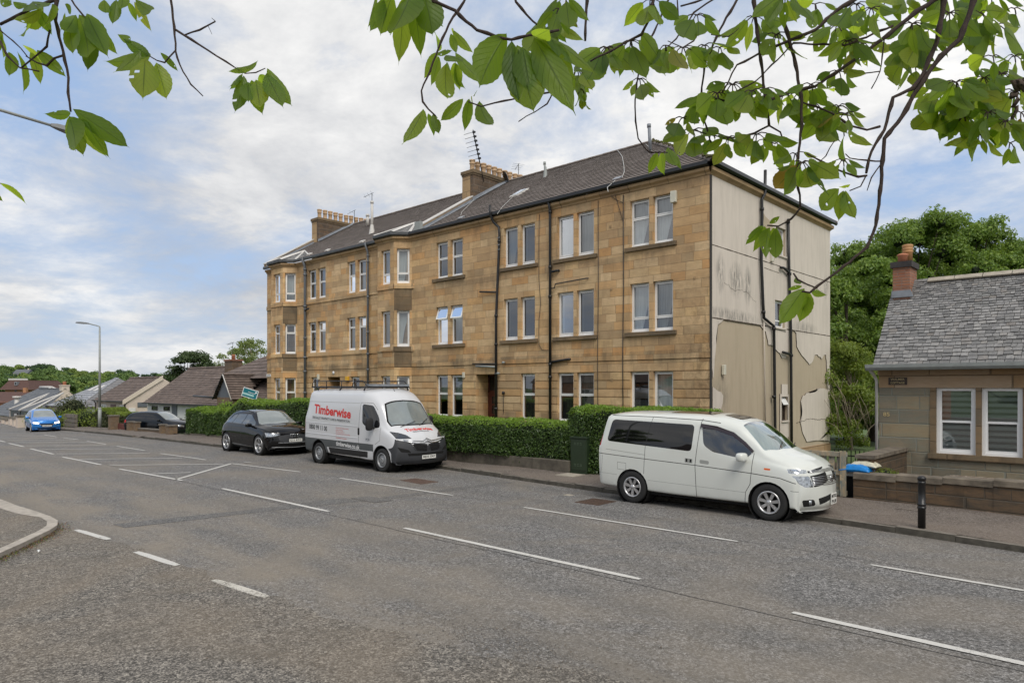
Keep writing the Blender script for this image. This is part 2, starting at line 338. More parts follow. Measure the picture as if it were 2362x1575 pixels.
tile_mat('tile_brown', [(0.127, 0.104, 0.091), (0.204, 0.169, 0.151), (0.289, 0.250, 0.227)]); tile_mat('tile_brown_y', [(0.127, 0.104, 0.091), (0.204, 0.169, 0.151), (0.289, 0.250, 0.227)], u='y')
tile_mat('tile_dark', [(0.086, 0.064, 0.055), (0.137, 0.102, 0.086), (0.201, 0.150, 0.125)], .2); tile_mat('tile_grey', [(0.216, 0.226, 0.250), (0.287, 0.300, 0.329), (0.374, 0.374, 0.390)], .1)
tile_mat('tile_grey_y', [(.15, .15, .16), (.20, .20, .21), (.26, .25, .25)], .1, u='y')
tile_mat('slate_far', [(.085, .095, .11), (.12, .13, .145), (.16, .165, .175)], .1, tw=.25); tile_mat('mansard', [(.07, .035, .03), (.095, .05, .042), (.12, .065, .05)], .05)
plain('tile_edge_shade', (.022, .018, .016), .95, .3, 9)  # course edges coloured dark: the shadow line under each tile, with some dirt
def slate_mat():
    m, n = newmat('slate'); o = n.obj(); g = n('ShaderNodeNewGeometry').outputs['Random Per Island']
    f = n.noise(o, 9, 5, .7); c = n.ramp(g, [(0, (.15, .148, .145)), (.3, (.20, .197, .19)), (.6, (.25, .245, .24)), (.85, (.32, .312, .30)), (1, (.22, .20, .18))])
    c = n.mix(n.ramp(f, [(.4, 0.0), (.75, .7)]), c, (.10, .10, .11)); f3 = n.noise(o, 30, 4, .7)
    c = n.mix(n.ramp(f3, [(.58, 0.0), (.72, .55)]), c, (.46, .45, .42))
    n.out(n.princ(c, .8, n.bump(f, .8, .015)))
slate_mat()
def glass_mat(name, tint=(.80, .84, .84), refl=.20, rough=.01):
    m, n = newmat(name)
    g = n('ShaderNodeBsdfGlossy', {'Color': (.95, .97, 1, 1), 'Roughness': rough}); t = n('ShaderNodeBsdfTransparent', {'Color': tuple(tint)+(1,)})
    fr = n('ShaderNodeFresnel', {'IOR': 1.5}).outputs[0]
    f = n.math('ADD', n.math('MULTIPLY', fr, 1.7), refl, clamp=True)
    mx = n('ShaderNodeMixShader', {0: f, 1: t.outputs[0], 2: g.outputs[0]}); n.out(mx.outputs[0]); return m
glass_mat('pane', (.78, .82, .82), .10, .012); glass_mat('car_glass', (.45, .52, .50), .05, .005); glass_mat('windscreen', (.62, .70, .68), .16, .004)
plain('tinted_glass', (.005, .005, .006), .03, 0, spec=.7); plain('black_glass', (.01, .011, .013), .03, 0, spec=.8)
def curtain_mat(name, col, fold=38.0, amt=.55):
    m, n = newmat(name); o = n.obj(); x, y, z = n.sep(o); u = n.math('ADD', x, n.math('MULTIPLY', y, .7))
    s = n.noise(n.comb(n.math('MULTIPLY', u, fold), n.math('MULTIPLY', z, .8), 0.0), 1.0, 3, .5, .3)
    c = n.mix(n.ramp(s, [(.35, 0.0), (.65, 1.0)]), tuple(k*(1-amt*.6) for k in col), col)
    d = n('ShaderNodeBsdfDiffuse', {'Color': c, 'Normal': n.bump(s, .8, .03)}); n.out(d.outputs[0])
curtain_mat('net_curtain', (.66, .68, .68)); curtain_mat('drape_grey', (.30, .31, .32), 30); curtain_mat('blind', (.55, .52, .45), 70, .9); curtain_mat('blind_dark', (.22, .21, .18), 60, .9); curtain_mat('drape_red', (.06, .03, .03), 30)
def zebra_mat():
    m, n = newmat('roller_blind'); o = n.obj(); x, y, z = n.sep(o)
    f = n.math('FRACT', n.math('MULTIPLY', z, 7.5)); c = n.mix(n.ramp(f, [(.36, 0.0), (.42, 1.0), (.92, 1.0), (.98, 0.0)]), (.20, .23, .21), (.62, .68, .64))
    n.out(n.princ(c, .8))
zebra_mat()
# --- ground materials
def asphalt(name, dark, light, brown, coarse, brownamt, wear=0.0, scale=1.0):
    m, n = newmat(name); o = n.obj(); x, y, z = n.sep(o)
    vd = n('ShaderNodeTexVoronoi', {'Vector': o, 'Scale': 75*scale}, feature='F1'); cell = n.sep(vd.outputs['Color'])[0]; dist = vd.outputs['Distance']
    vd2 = n('ShaderNodeTexVoronoi', {'Vector': o, 'Scale': 34*scale}, feature='F1'); cell2 = n.sep(vd2.outputs['Color'])[1]
    patch = n.noise(o, .45, 6, .6, .6); mid = n.noise(o, 3.0, 6, .65); grain = n.noise(o, 110, 3, .7)
    st = n.math('ADD', n.math('ADD', n.math('MULTIPLY', cell, .42), n.math('MULTIPLY', cell2, coarse)), n.math('MULTIPLY', grain, .35))
    c = n.ramp(st, [(.30, tuple(k*.38 for k in dark)), (.48, dark), (.68, light), (.90, tuple(min(1, k*1.9) for k in light))])
    c = n.mix(n.ramp(mid, [(.35, 0.0), (.7, .35)]), c, dark)
    c = n.mix(n.math('MULTIPLY', n.ramp(patch, [(.42, 0.0), (.62, 1.0)]), brownamt), c, brown)
    h = n.math('ADD', n.math('MULTIPLY', dist, -1.0), n.math('MULTIPLY', cell2, .5))
    return m, n, o, c, h, (x, y, z)
def finish_asph(n, c, h, rough=.85, d=.006, s=.55): n.out(n.princ(c, rough, n.bump(h, s, d), spec=.35))
m, n, o, c, h, (x, y, z) = asphalt('road', (0.120, 0.116, 0.111), (0.246, 0.237, 0.229), (0.231, 0.198, 0.156), .30, .5)
# lane wear: two darker wheel tracks per lane and a dusty brown strip towards the side street
yy = n.math('ADD', y, n.math('MULTIPLY', n.noise(o, .25, 3), 1.0))
dust = n.ramp(n.math('ADD', n.math('MULTIPLY', yy, -.12), n.math('MULTIPLY', n.noise(n.mapv(o, (.35, 1, 1)), 1.3, 6, .6), .95)), [(.0, 0.0), (.42, .75)])
dust2 = n.ramp(y, [(4.6/20, 1.0), (6.4/20, .35), (7.6/20, 0.0)]) if 0 else n.ramp(n.math('DIVIDE', y, 20.0), [(.22, 1.0), (.31, .55), (.385, 0.0)])
c = n.mix(n.math('MULTIPLY', dust2, n.ramp(n.noise(n.mapv(o, (.4, 1.2, 1)), .9, 7, .62), [(.38, 0.0), (.62, .8)])), c, (.25, .215, .17))
gut = n.ramp(n.math('DIVIDE', y, 20.0), [(.61, 0.0), (.69, .5)])
c = n.mix(n.math('MULTIPLY', gut, n.ramp(n.noise(n.mapv(o, (.5, 2, 1)), 2.2, 6, .6), [(.4, 0.0), (.7, .9)])), c, (.10, .088, .075))
tr = n.ramp(n.math('FRACT', n.math('DIVIDE', n.math('ADD', y, .2), 1.55)), [(.2, 0.0), (.5, 1.0), (.8, 0.0)])
c = n.mix(n.math('MULTIPLY', tr, .2), c, (.09, .088, .083))
finish_asph(n, c, h)
m, n, o, c, h, _ = asphalt('side_road', (0.128, 0.117, 0.104), (0.279, 0.254, 0.219), (0.241, 0.195, 0.143), .26, .4, scale=.9)
deep = n.ramp(n.noise(o, 1.4, 7, .7, .5), [(.55, 0.0), (.68, .8)]); c = n.mix(n.math('MULTIPLY', deep, .5), c, (.10, .09, .075)); finish_asph(n, c, h, .92, .008, .6)
m, n, o, c, h, _ = asphalt('pavement', (0.131, 0.110, 0.094), (0.237, 0.203, 0.175), (0.194, 0.156, 0.125), .2, .5); 
lt = n.ramp(n.noise(o, 1.1, 6, .6), [(.5, 0.0), (.7, .35)]); c = n.mix(lt, c, (.23, .20, .175)); finish_asph(n, c, h, .9, .004, .4)
m, n, o, c, h, _ = asphalt('patch_tar', (0.115, 0.112, 0.109), (0.213, 0.208, 0.197), (0.160, 0.143, 0.122), .25, .3); finish_asph(n, c, h)
m, n, o, c, h, _ = asphalt('iron_cover', (.10, .06, .045), (.19, .12, .09), (.13, .075, .05), .1, .6); finish_asph(n, c, h, .7)
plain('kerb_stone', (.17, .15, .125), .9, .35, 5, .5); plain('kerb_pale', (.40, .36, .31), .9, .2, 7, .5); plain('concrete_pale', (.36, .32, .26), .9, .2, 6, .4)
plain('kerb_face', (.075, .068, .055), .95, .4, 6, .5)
plain('drive_gravel', (.33, .27, .19), 1, .35, 12, .6)
def paint_mat():
    m, n = newmat('road_paint'); o = n.obj()
    w1 = n.noise(o, 26, 6, .75); w2 = n.noise(o, 1.3, 4, .6); w3 = n.noise(o, 90, 2, .6)
    f = n.ramp(n.math('ADD', n.math('ADD', n.math('MULTIPLY', w1, .55), n.math('MULTIPLY', w2, .35)), n.math('MULTIPLY', w3, .25)), [(.62, 0.0), (.72, .9)])
    c = n.mix(n.ramp(w1, [(.3, 0.0), (.7, .35)]), (.60, .585, .55), (.42, .40, .36)); c = n.mix(f, c, (.12, .112, .10))
    n.out(n.princ(c, .75, n.bump(n.voro(o, 75), .4, .004)))
    m, n = newmat('faded_paint'); o = n.obj(); w1 = n.noise(o, 30, 6, .8); x, y, z = n.sep(o)
    f = n.ramp(n.math('ADD', w1, n.math('MULTIPLY', n.noise(o, 2, 3), .5)), [(.74, 0.0), (.88, 1.0)])
    n.out(n.princ(n.mix(f, (.55, .52, .46), (.13, .115, .095)), .85, n.bump(n.voro(o, 60), .4, .005)))
paint_mat()
def leaf_mat(name, c0, c1, c2, trans=.35, rough=.45, tcol=None, spec=.5):
    m, n = newmat(name); g = n('ShaderNodeNewGeometry').outputs['Random Per Island']
    c = n.ramp(g, [(0, c0), (.5, c1), (1, c2)])
    oi = n('ShaderNodeObjectInfo').outputs['Random']
    c = n.mix(n.math('MULTIPLY', oi, .35), c, tuple(k*.6 for k in c1))
    p = n.princ(c, rough, spec=spec)
    tc = n.mix(.5, c, tcol or tuple(min(1, k*2.2) for k in c2)); t = n('ShaderNodeBsdfTranslucent', {'Color': tc})
    mx = n('ShaderNodeMixShader', {0: trans, 1: p, 2: t.outputs[0]}); n.out(mx.outputs[0]); return m
leaf_mat('ivy_leaf', (0.033, 0.068, 0.014), (0.059, 0.115, 0.022), (0.127, 0.203, 0.041), .2, .35)
leaf_mat('privet_leaf', (0.091, 0.172, 0.018), (0.171, 0.282, 0.029), (0.296, 0.444, 0.054), .3, .4)
leaf_mat('maple_leaf', (0.083, 0.149, 0.026), (0.139, 0.235, 0.035), (0.264, 0.364, 0.057), .3, .5)
leaf_mat('lime_leaf', (.10, .15, .02), (.16, .23, .03), (.27, .33, .05), .35, .5)
leaf_mat('dark_leaf', (0.033, 0.062, 0.019), (0.056, 0.094, 0.027), (0.094, 0.137, 0.039), .2, .5)
leaf_mat('sparse_leaf', (.12, .17, .04), (.18, .24, .06), (.27, .32, .10), .35, .5)
leaf_mat('olive_leaf', (.04, .055, .02), (.07, .085, .03), (.10, .105, .04), .2, .5)
leaf_mat('hill_leaf', (0.070, 0.122, 0.034), (0.118, 0.198, 0.049), (0.188, 0.281, 0.075), .2, .7)
leaf_mat('hill_leaf_light', (0.114, 0.181, 0.036), (0.190, 0.271, 0.054), (0.285, 0.362, 0.090), .2, .7)
leaf_mat('hill_leaf_dark', (0.032, 0.074, 0.034), (0.056, 0.105, 0.042), (0.088, 0.157, 0.059), .15, .7)
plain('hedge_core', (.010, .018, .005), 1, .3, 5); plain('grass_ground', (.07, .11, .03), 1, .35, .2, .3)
plain('dead_leaf', (.25, .09, .02), .8, .3, 30)
def cherry_mat():
    m, n = newmat('cherry_leaf'); uv = n('ShaderNodeUVMap').outputs[0]; u, v, _ = n.sep(uv)
    g = n('ShaderNodeNewGeometry'); rnd = g.outputs['Random Per Island']
    au = n.math('ABSOLUTE', u)
    vein = n.ramp(n.math('ABSOLUTE', n.math('SUBTRACT', n.math('FRACT', n.math('SUBTRACT', n.math('MULTIPLY', v, 9.0), n.math('MULTIPLY', au, 2.4))), .5)), [(.0, 1.0), (.10, 0.0)])
    mid = n.ramp(au, [(.02, 1.0), (.07, 0.0)]); vv = n.math('MAXIMUM', n.math('MULTIPLY', vein, .45), mid)
    c = n.ramp(rnd, [(0, (.060, .12, .018)), (.4, (.085, .16, .02)), (.8, (.13, .21, .026)), (.982, (.13, .19, .03)), (1, (.25, .13, .03))])
    o = n.obj(); c = n.mix(n.ramp(n.noise(o, 14, 4, .6), [(.4, 0.0), (.75, .35)]), c, (.03, .07, .012))
    cf = n.mix(vv, c, (.06, .10, .02))
    p = n.princ(cf, .42, n.bump(vv, .5, .004), spec=.45)
    tcol = n.mix(n.math('MULTIPLY', vv, .6), n.ramp(rnd, [(0, (.22, .36, .03)), (.3, (.48, .64, .04)), (.6, (.34, .52, .03)), (.8, (.66, .82, .07)), (.97, (.70, .84, .08)), (1, (.60, .33, .05))]), (.10, .20, .02))
    t = n('ShaderNodeBsdfTranslucent', {'Color': tcol}); mx = n('ShaderNodeMixShader', {0: .64, 1: p, 2: t.outputs[0]}); n.out(mx.outputs[0])
cherry_mat()
def wood_mat():
    m, n = newmat('pallet_wood'); o = n.obj(); g = n('ShaderNodeNewGeometry').outputs['Random Per Island']
    f = n.noise(n.mapv(o, (4, 4, 1.0)), 3, 6, .7, .5); f2 = n.noise(o, 5, 5, .7)
    c = n.mix(n.ramp(f, [(.4, 0.0), (.6, 1.0)]), (.20, .22, .20), (.40, .31, .20)); c = n.mix(n.ramp(f2, [(.5, 0.0), (.62, .9)]), c, (.58, .44, .27))
    c = n.mix(n.math('MULTIPLY', g, .35), c, (.08, .15, .16)); n.out(n.princ(c, .9, n.bump(f, .5, .005)))
    m, n = newmat('worn_wood'); o = n.obj(); f = n.noise(n.mapv(o, (2, 2, 14)), 3, 6, .75, .5)
    n.out(n.princ(n.mix(n.ramp(f, [(.45, 0.0), (.6, 1.0)]), (.13, .09, .06), (.42, .37, .31)), .95, n.bump(f, .6, .006)))
wood_mat()
MT = MATS
# ------------------------------------------------------------------ the setting: terrain, road, pavements, markings
def interp(x, pts):
    for (a, b), (c, d) in zip(pts, pts[1:]):
        if a <= x <= c: return b+(d-b)*(x-a)/(c-a)
    return pts[0][1] if x < pts[0][0] else pts[-1][1]
KERB = [(-170, 30), (-120, 22), (-90, 18.2), (-75, 16.2), (-57, 14.25), (-49, 13.9), (-39, 13.4), (-28.8, 13.02), (-26.5, 13.45), (-24, 14.15), (-17.3, 14.28), (-14.5, 13.94), (-9.7, 13.55), (-4.6, 13.38), (-1.5, 12.95), (4, 12.2), (12, 11.2), (60, 5)]
WALLB = [(-170, 34), (-120, 26), (-90, 21.5), (-75, 19), (-57, 16.5), (-49, 16.1), (-39, 15.7), (-30, 15.4), (-16, 15.15), (-12, 15.5), (-4, 15.9), (2, 15.6), (12, 15.0), (60, 9)]
NEAR = [(-170, 14), (-90, 7), (-57, 4.6), (-30, 3.4), (-18.7, 3.5), (-14.4, 3.55)]
def ky(x): return interp(x, KERB)
def wy(x): return interp(x, WALLB)
def terrain_z(X, Y):
    z = zg(X)-.06
    if Y > 17 or Y < -5:
        t = min(1, max(0, (Y-30)/40)) if Y > 0 else 0
        z -= .15+1.6*t
    if X < -60: z -= min(1, (-60-X)/60)*2.2
    d = math.hypot(X, Y)
    if d > 120:
        t = min(1, (d-120)/330); z = z*(1-t)+(-6)*t
    a = math.atan2(Y, -X)                # bearing from due west towards the north
    if d > 380 and -.8 < a < 1.5: 
        z += 8.5*min(1, (d-380)/330)**1.2
    return z
def grid(xs, ys, fz):
    V = [(x, y, fz(x, y)) for y in ys for x in xs]; nx = len(xs)
    F = [(j*nx+i, j*nx+i+1, (j+1)*nx+i+1, (j+1)*nx+i) for j in range(len(ys)-1) for i in range(nx-1)]
    return V, F
def graded(lim, a, n): return [math.copysign(abs(t)**a, t)*lim for t in np.linspace(-1, 1, n)]
gx = graded(2600, 3.0, 121); V, F = grid(gx, gx, terrain_z)
V = [(v[0]-30, v[1], terrain_z(v[0]-30, v[1])) for v in V]
g = npmesh('ground', V, F, MT['grass_ground'], smooth=True); tag(g, kind='structure')
g['label'] = 'grassy terrain under and around the street'
def strip(name, xs, lo, hi, z, mat, ny=2, mb=None):
    mb = mb or MB(); vs = []
    for x in xs:
        for k in range(ny):
            y = lo(x)+(hi(x)-lo(x))*k/(ny-1); vs.append((x, y, z(x, y)))
    fs = [(i*ny+k, (i+1)*ny+k, (i+1)*ny+k+1, i*ny+k+1) for i in range(len(xs)-1) for k in range(ny-1)]
    mb.add(vs, fs); return mb
XS = list(np.arange(-170, 60.1, 1.0))
o = strip('road', XS, lambda x: -30, lambda x: ky(x), lambda x, y: zg(x), None, 6).build('road', MT['road']); tag(o, kind='structure')
# pavement on the far side, with a kerb that drops at the drives
DROP = [(-41.5, -38.9), (-30.2, -28.8), (-51.5, -49.6)]
def kerbh(x):
    if -39.0 > x > -41.0 or -50.2 > x > -51.6: return .015
    return .10+.012*math.sin(x*1.7)
mb = strip('pavement', XS, lambda x: ky(x)+.13, lambda x: wy(x)+.05, lambda x, y: zg(x)+kerbh(x)+(y-ky(x))*.012, None, 4)
o = mb.build('pavement', MT['pavement']); tag(o, kind='structure')
mb = MB(); x = -168.0
while x < 58:                                # kerbstones, each a little out of line
    L = .91; h = kerbh(x+L/2)+random.uniform(-.006, .006); d = random.uniform(-.008, .008)
    for e in ((x+.004, x+L-.004),):
        a, b = e; za, zb = zg(a), zg(b); ya, yb = ky(a)+d, ky(b)+d
        v = [(a, ya, za-.05), (b, yb, zb-.05), (b, yb+.15, zb-.05), (a, ya+.15, za-.05), (a, ya+.012, za+h), (b, yb+.012, zb+h), (b, yb+.15, zb+h), (a, ya+.15, za+h)]
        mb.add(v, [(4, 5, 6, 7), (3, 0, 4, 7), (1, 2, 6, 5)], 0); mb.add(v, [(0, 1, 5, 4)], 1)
    x += L
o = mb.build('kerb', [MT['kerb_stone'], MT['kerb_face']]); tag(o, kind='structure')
# side street in the foreground: its rough surface, ragged seam against the main road
def seam(x): return interp(x, [(-22, 3.0), (-14.2, 3.6), (-12.5, 3.85), (-10, 3.98), (-7.5, 4.1), (-5.5, 4.35), (-3.5, 4.9), (-1, 5.4), (3, 5.6)])+.06*math.sin(x*3.1)+.04*math.sin(x*9.7)
xs = list(np.arange(-14.4, 3.01, .1))
mb = strip('side_road', xs, lambda x: -12, seam, lambda x, y: .006, None, 3)
o = mb.build('side_road', MT['side_road']); tag(o, kind='structure')
# near corner pavement with its curved kerb
def arc(c, r, a0, a1, n): return [(c[0]+r*math.cos(R(a0+(a1-a0)*i/n)), c[1]+r*math.sin(R(a0+(a1-a0)*i/n))) for i in range(n+1)]
outer = [(-30, 3.45), (-24, 3.42), (-19, 3.55), (-17.6, 3.60), (-16.4, 3.66), (-15.4, 3.68), (-14.75, 3.64), (-14.2, 3.50), (-13.75, 3.28), (-13.35, 3.02), (-12.9, 2.72), (-12.4, 2.36), (-11.8, 1.92), (-11.2, 1.46), (-10.0, .5), (-7.5, -1.8), (-4, -6)]
inner = []
for i, p in enumerate(outer):
    a = Vector(outer[max(i-1, 0)]); b = Vector(outer[min(i+1, len(outer)-1)]); t = (b-a).normalized(); nrm = Vector((t.y, -t.x))
    wdt = .33 if p[0] < -15.5 else .16
    inner.append((p[0]+nrm.x*wdt, p[1]+nrm.y*wdt))
mb = MB(); n_ = len(outer)
hh = [(.03 if p[0] > -15.5 else .012) for p in outer]
hh = [.015+.075*min(1, max(0, (p[0]+17.5)/4.0)) for p in outer]
vs = [(p[0], p[1], zg(p[0])-.02) for p in outer]+[(p[0], p[1], zg(p[0])+h) for p, h in zip(outer, hh)]+[(p[0], p[1], zg(p[0])+h) for p, h in zip(inner, hh)]
mb.add(vs, [(i, i+1, n_+i+1, n_+i) for i in range(n_-1)]+[(n_+i, n_+i+1, 2*n_+i+1, 2*n_+i) for i in range(n_-1)])
o = mb.build('near_kerb', MT['kerb_pale'], recalc=False); tag(o, kind='structure')
mb = MB(); vs = [(p[0], p[1], zg(p[0])+h-.004) for p, h in zip(inner, hh)]+[(p[0], -14.0, .07) for p in inner]
mb.add(vs, [(i, i+1, n_+i+1, n_+i) for i in range(n_-1)]); o = mb.build('near_pavement', MT['side_road'], recalc=False); tag(o, kind='structure')
# soil, moss and leaf litter gathered along the kerb
mb = MB(); V = []; 
for k in range(2600):
    i = random.random()**.7*(8.5); j = 6+int(i*.8) if 6+int(i*.8) < len(outer)-1 else len(outer)-2
    f = random.random(); p = Vector(outer[j]).lerp(Vector(outer[j+1]), f); a = (Vector(outer[j+1])-Vector(outer[j])).normalized(); nr = Vector((-a.y, a.x))
    q = p+nr*abs(random.gauss(0, .10)); s = random.uniform(.004, .016); th = random.random()*PI; zt = random.uniform(.008, .02)
    mb.add([(q.x+s*math.cos(th+t), q.y+s*.6*math.sin(th+t), zt+random.uniform(0, s)) for t in (0, PI/2, PI, 3*PI/2)], [(0, 1, 2, 3)], random.choice((0, 0, 0, 1, 2)))
o = mb.build('leaf_litter', [MT['soil'], MT['dead_leaf'], MT['lime_leaf']], recalc=False); tag(o, kind='stuff'); o['label'] = 'brown leaf litter and moss gathered along the curved kerb'
# loose gravel on the worn surface
gv = MB()
for k in range(5200):
    if k < 2400: X, Y = -4.55+random.gauss(0, .85), 4.9+random.gauss(0, .28); 
    elif k < 3900: X, Y = -6.9+random.gauss(0, 1.4), 3.7+random.gauss(0, .5)
    else: X, Y = random.uniform(-13, 0), random.uniform(1.5, 6.2)
    s = random.uniform(.003, .009)*(1 if random.random() < .93 else 1.7); zt = .009
    if math.hypot(X, Y) < 1.2: continue
    pts = [Vector((random.gauss(0, 1), random.gauss(0, 1), random.gauss(0, .7))).normalized()*s*random.uniform(.7, 1.1) for _ in range(6)]
    c = [Vector((s, 0, 0)), Vector((-s, .2*s, 0)), Vector((0, s, .1*s)), Vector((0, -s, 0)), Vector((.1*s, 0, s*.8))]
    th = random.random()*PI; cc = []
    for v in c: v = v*random.uniform(.7, 1.15); cc.append((X+v.x*math.cos(th)-v.y*math.sin(th), Y+v.x*math.sin(th)+v.y*math.cos(th), zt+max(0, v.z)))
    gv.add(cc, [(0, 2, 4), (2, 1, 4), (1, 3, 4), (3, 0, 4)], random.choice((0, 0, 1, 2)))
o = gv.build('gravel', [plain('stone_a', (.13, .12, .11), .9, .3), plain('stone_b', (.26, .24, .21), .9, .3), plain('stone_c', (.17, .14, .11), .9, .3)], recalc=False); tag(o, kind='stuff'); o['label'] = 'loose grey gravel scattered on the broken asphalt'
# tarmac repairs and seams
def sheet(name, poly, z, mat, sub=1):
    mb = MB(); mb.add([(p[0], p[1], zg(p[0])+z) for p in poly], [tuple(range(len(poly)))]); o = mb.build(name, MT[mat], recalc=False); tag(o, kind='structure'); return o
sheet('road_patch', [(-13.95, 4.3), (-13.45, 4.35), (-13.1, 7.2), (-12.75, 8.95), (-13.45, 8.9), (-13.55, 7.0)], .004, 'patch_tar')
sheet('road_patch', [(-13.3, 8.95), (-12.4, 8.98), (-12.35, 9.45), (-13.25, 9.42)], .008, 'patch_tar')
sheet('road_patch', [(-12.9, 9.5), (-12.6, 9.5), (-12.35, 13.4), (-12.75, 13.4)], .004, 'patch_tar')
def thinline(pts, wd, z, mat, name='road_seam'):
    mb = MB(); 
    for a, b in zip(pts, pts[1:]):
        d = Vector((b[0]-a[0], b[1]-a[1])).normalized(); nn = Vector((-d.y, d.x))*wd/2
        mb.add([(a[0]-nn.x, a[1]-nn.y, zg(a[0])+z), (b[0]-nn.x, b[1]-nn.y, zg(b[0])+z), (b[0]+nn.x, b[1]+nn.y, zg(b[0])+z), (a[0]+nn.x, a[1]+nn.y, zg(a[0])+z)], [(0, 1, 2, 3)])
    return tag(mb.build(name, MT[mat], recalc=False), kind='structure')
plain('tar_line', (.028, .027, .026), .6, .2)
jit = lambda xs, y0, s: [(x, y0(x)+random.uniform(-s, s)) for x in xs]
thinline(jit(np.arange(-26, 3, .5), lambda x: 7.52, .02), .012, .005, 'tar_line')
thinline(jit(np.arange(-24, 3, .5), lambda x: 10.83, .02), .010, .005, 'tar_line')
thinline(jit(np.arange(-22, -5, .5), lambda x: 11.6+.03*math.sin(x*2), .03), .008, .005, 'tar_line')
# painted markings
def dash(a, b, wd=.10, mat='road_paint', name='road_marking'):
    d = Vector((b[0]-a[0], b[1]-a[1])); L = d.length; d.normalize(); nn = Vector((-d.y, d.x)); mb = MB(); n = max(2, int(L/.25)); vs = []
    for i in range(n+1):
        t = L*i/n; w1 = wd/2*random.uniform(.93, 1.06); w2 = wd/2*random.uniform(.93, 1.06)
        if i in (0, n): w1 *= .7; w2 *= .7
        for s_ in (-w1, w2):
            X = a[0]+d.x*t+nn.x*s_; Y = a[1]+d.y*t+nn.y*s_; vs.append((X, Y, zg(X)+.010))
    mb.add(vs, [(2*i, 2*i+2, 2*i+3, 2*i+1) for i in range(n)]); return tag(mb.build(name, MT[mat], recalc=False), kind='structure')
for a, b in [((-9.78, 7.71), (-4.92, 7.74)), ((-2.96, 7.75), (1.9, 7.72)), ((3.9, 7.7), (8.6, 7.6)), ((-16.89, 7.66), (-12.19, 7.70)), ((-23.24, 7.36), (-19.10, 7.59)), ((-29.03, 7.32), (-24.87, 7.34)), ((-34.99, 7.63), (-30.72, 7.44)), ((-40.5, 7.96), (-36.63, 7.76)), ((-46, 8.35), (-42.0, 8.11)), ((-52, 8.9), (-48, 8.55))]: dash(a, b, .105)
for a, b in [((-9.65, 10.74), (-4.97, 10.71)), ((-2.95, 10.58), (1.7, 10.42)), ((3.6, 10.3), (8, 10.0)), ((-16.46, 10.74), (-11.9, 10.8)), ((-22.19, 10.38), (-18.49, 10.73)), ((-27.68, 10.18), (-23.93, 10.30)), ((-33.41, 10.47), (-29.62, 10.32)), ((-38.76, 10.81), (-35.1, 10.57)), ((-43.5, 11.0), (-40.7, 10.97)), ((-49, 11.4), (-45.5, 11.15))]: dash(a, b, .085)
dash((-19.41, 7.53), (-22.19, 10.38), .11); dash((-22.27, 10.84), (-21.98, 10.96), .08)
for a, b in [((-21.23, 7.57), (-20.73, 8.48)), ((-24.56, 7.49), (-22.21, 10.13)), ((-27.52, 7.43), (-25.13, 9.98)), ((-30.79, 7.57), (-28.22, 10.01)), ((-34.13, 7.79), (-31.36, 10.24)), ((-37.33, 7.96), (-34.51, 10.37)), ((-40.77, 8.27), (-37.6, 10.57)), ((-43.46, 8.47), (-40.16, 10.66)), ((-46.34, 8.72), (-43.26, 10.69)), ((-49.41, 9.0), (-46.71, 10.97)), ((-52.6, 9.2), (-50, 11.2)), ((-56, 9.6), (-53.4, 11.6))]: dash(a, b, .10)
for a, b in [((-13.85, 3.70), (-12.58, 3.83)), ((-11.34, 3.82), (-10.05, 3.93))]: dash(a, b, .12)
dash((-8.95, 3.95), (-7.75, 4.06), .13, 'faded_paint')
# iron and concrete covers
def cover(name, poly, z, mat, label, grid_n=0):
    mb = MB(); mb.prism([(p[0], p[1]) for p in poly], 'z', z-.03, z)
    if grid_n:
        A, B, C_, D = [Vector((p[0], p[1], z+.003)) for p in poly]
        for i in range(grid_n):
            for j in range(grid_n):
                u, v = (i+.5)/grid_n, (j+.5)/grid_n; P = (A*(1-u)+B*u)*(1-v)+(D*(1-u)+C_*u)*v; s = .022; sg = 1 if (i+j) % 2 else -1
                d = Vector((.8, .6*sg, 0)).normalized()*s; e = Vector((-d.y, d.x, 0))*.3
                mb.add([P-d-e, P+d-e, P+d+e, P-d+e], [(0, 1, 2, 3)], 1)
    return single(mb, name, [MT[mat], MT['soil']], label, 'manhole cover')
cover('manhole_cover', [(-9.28, 11.98), (-8.66, 11.98), (-8.66, 12.68), (-9.28, 12.68)], .008, 'iron_cover', 'rusty iron manhole cover in the road behind the white people carrier', 12)
cover('manhole_cover', [(-14.9, 11.6), (-13.9, 11.5), (-13.9, 12.1), (-14.9, 12.15)], .007, 'iron_cover', 'worn reddish iron cover in the road in front of the white van', 0)
cover('inspection_cover', [(-12.0, 14.62), (-11.4, 14.6), (-11.4, 15.2), (-12.0, 15.22)], zg(-12)+.125, 'concrete_pale', 'pale concrete inspection cover set in the pavement below the green cabinet', 0)
cover('valve_cover', [(-10.1, 12.6), (-9.9, 12.6), (-9.9, 12.78), (-10.1, 12.78)], .007, 'concrete_pale', 'small pale square valve cover in the road beside the kerb', 0)
cover('paving_slab', [(-3.75, 15.05), (-3.0, 15.0), (-3.0, 15.3), (-3.75, 15.35)], kerbh(-3)+.026, 'pavement', 'narrow repaired slab in the pavement below the stone wall', 0)
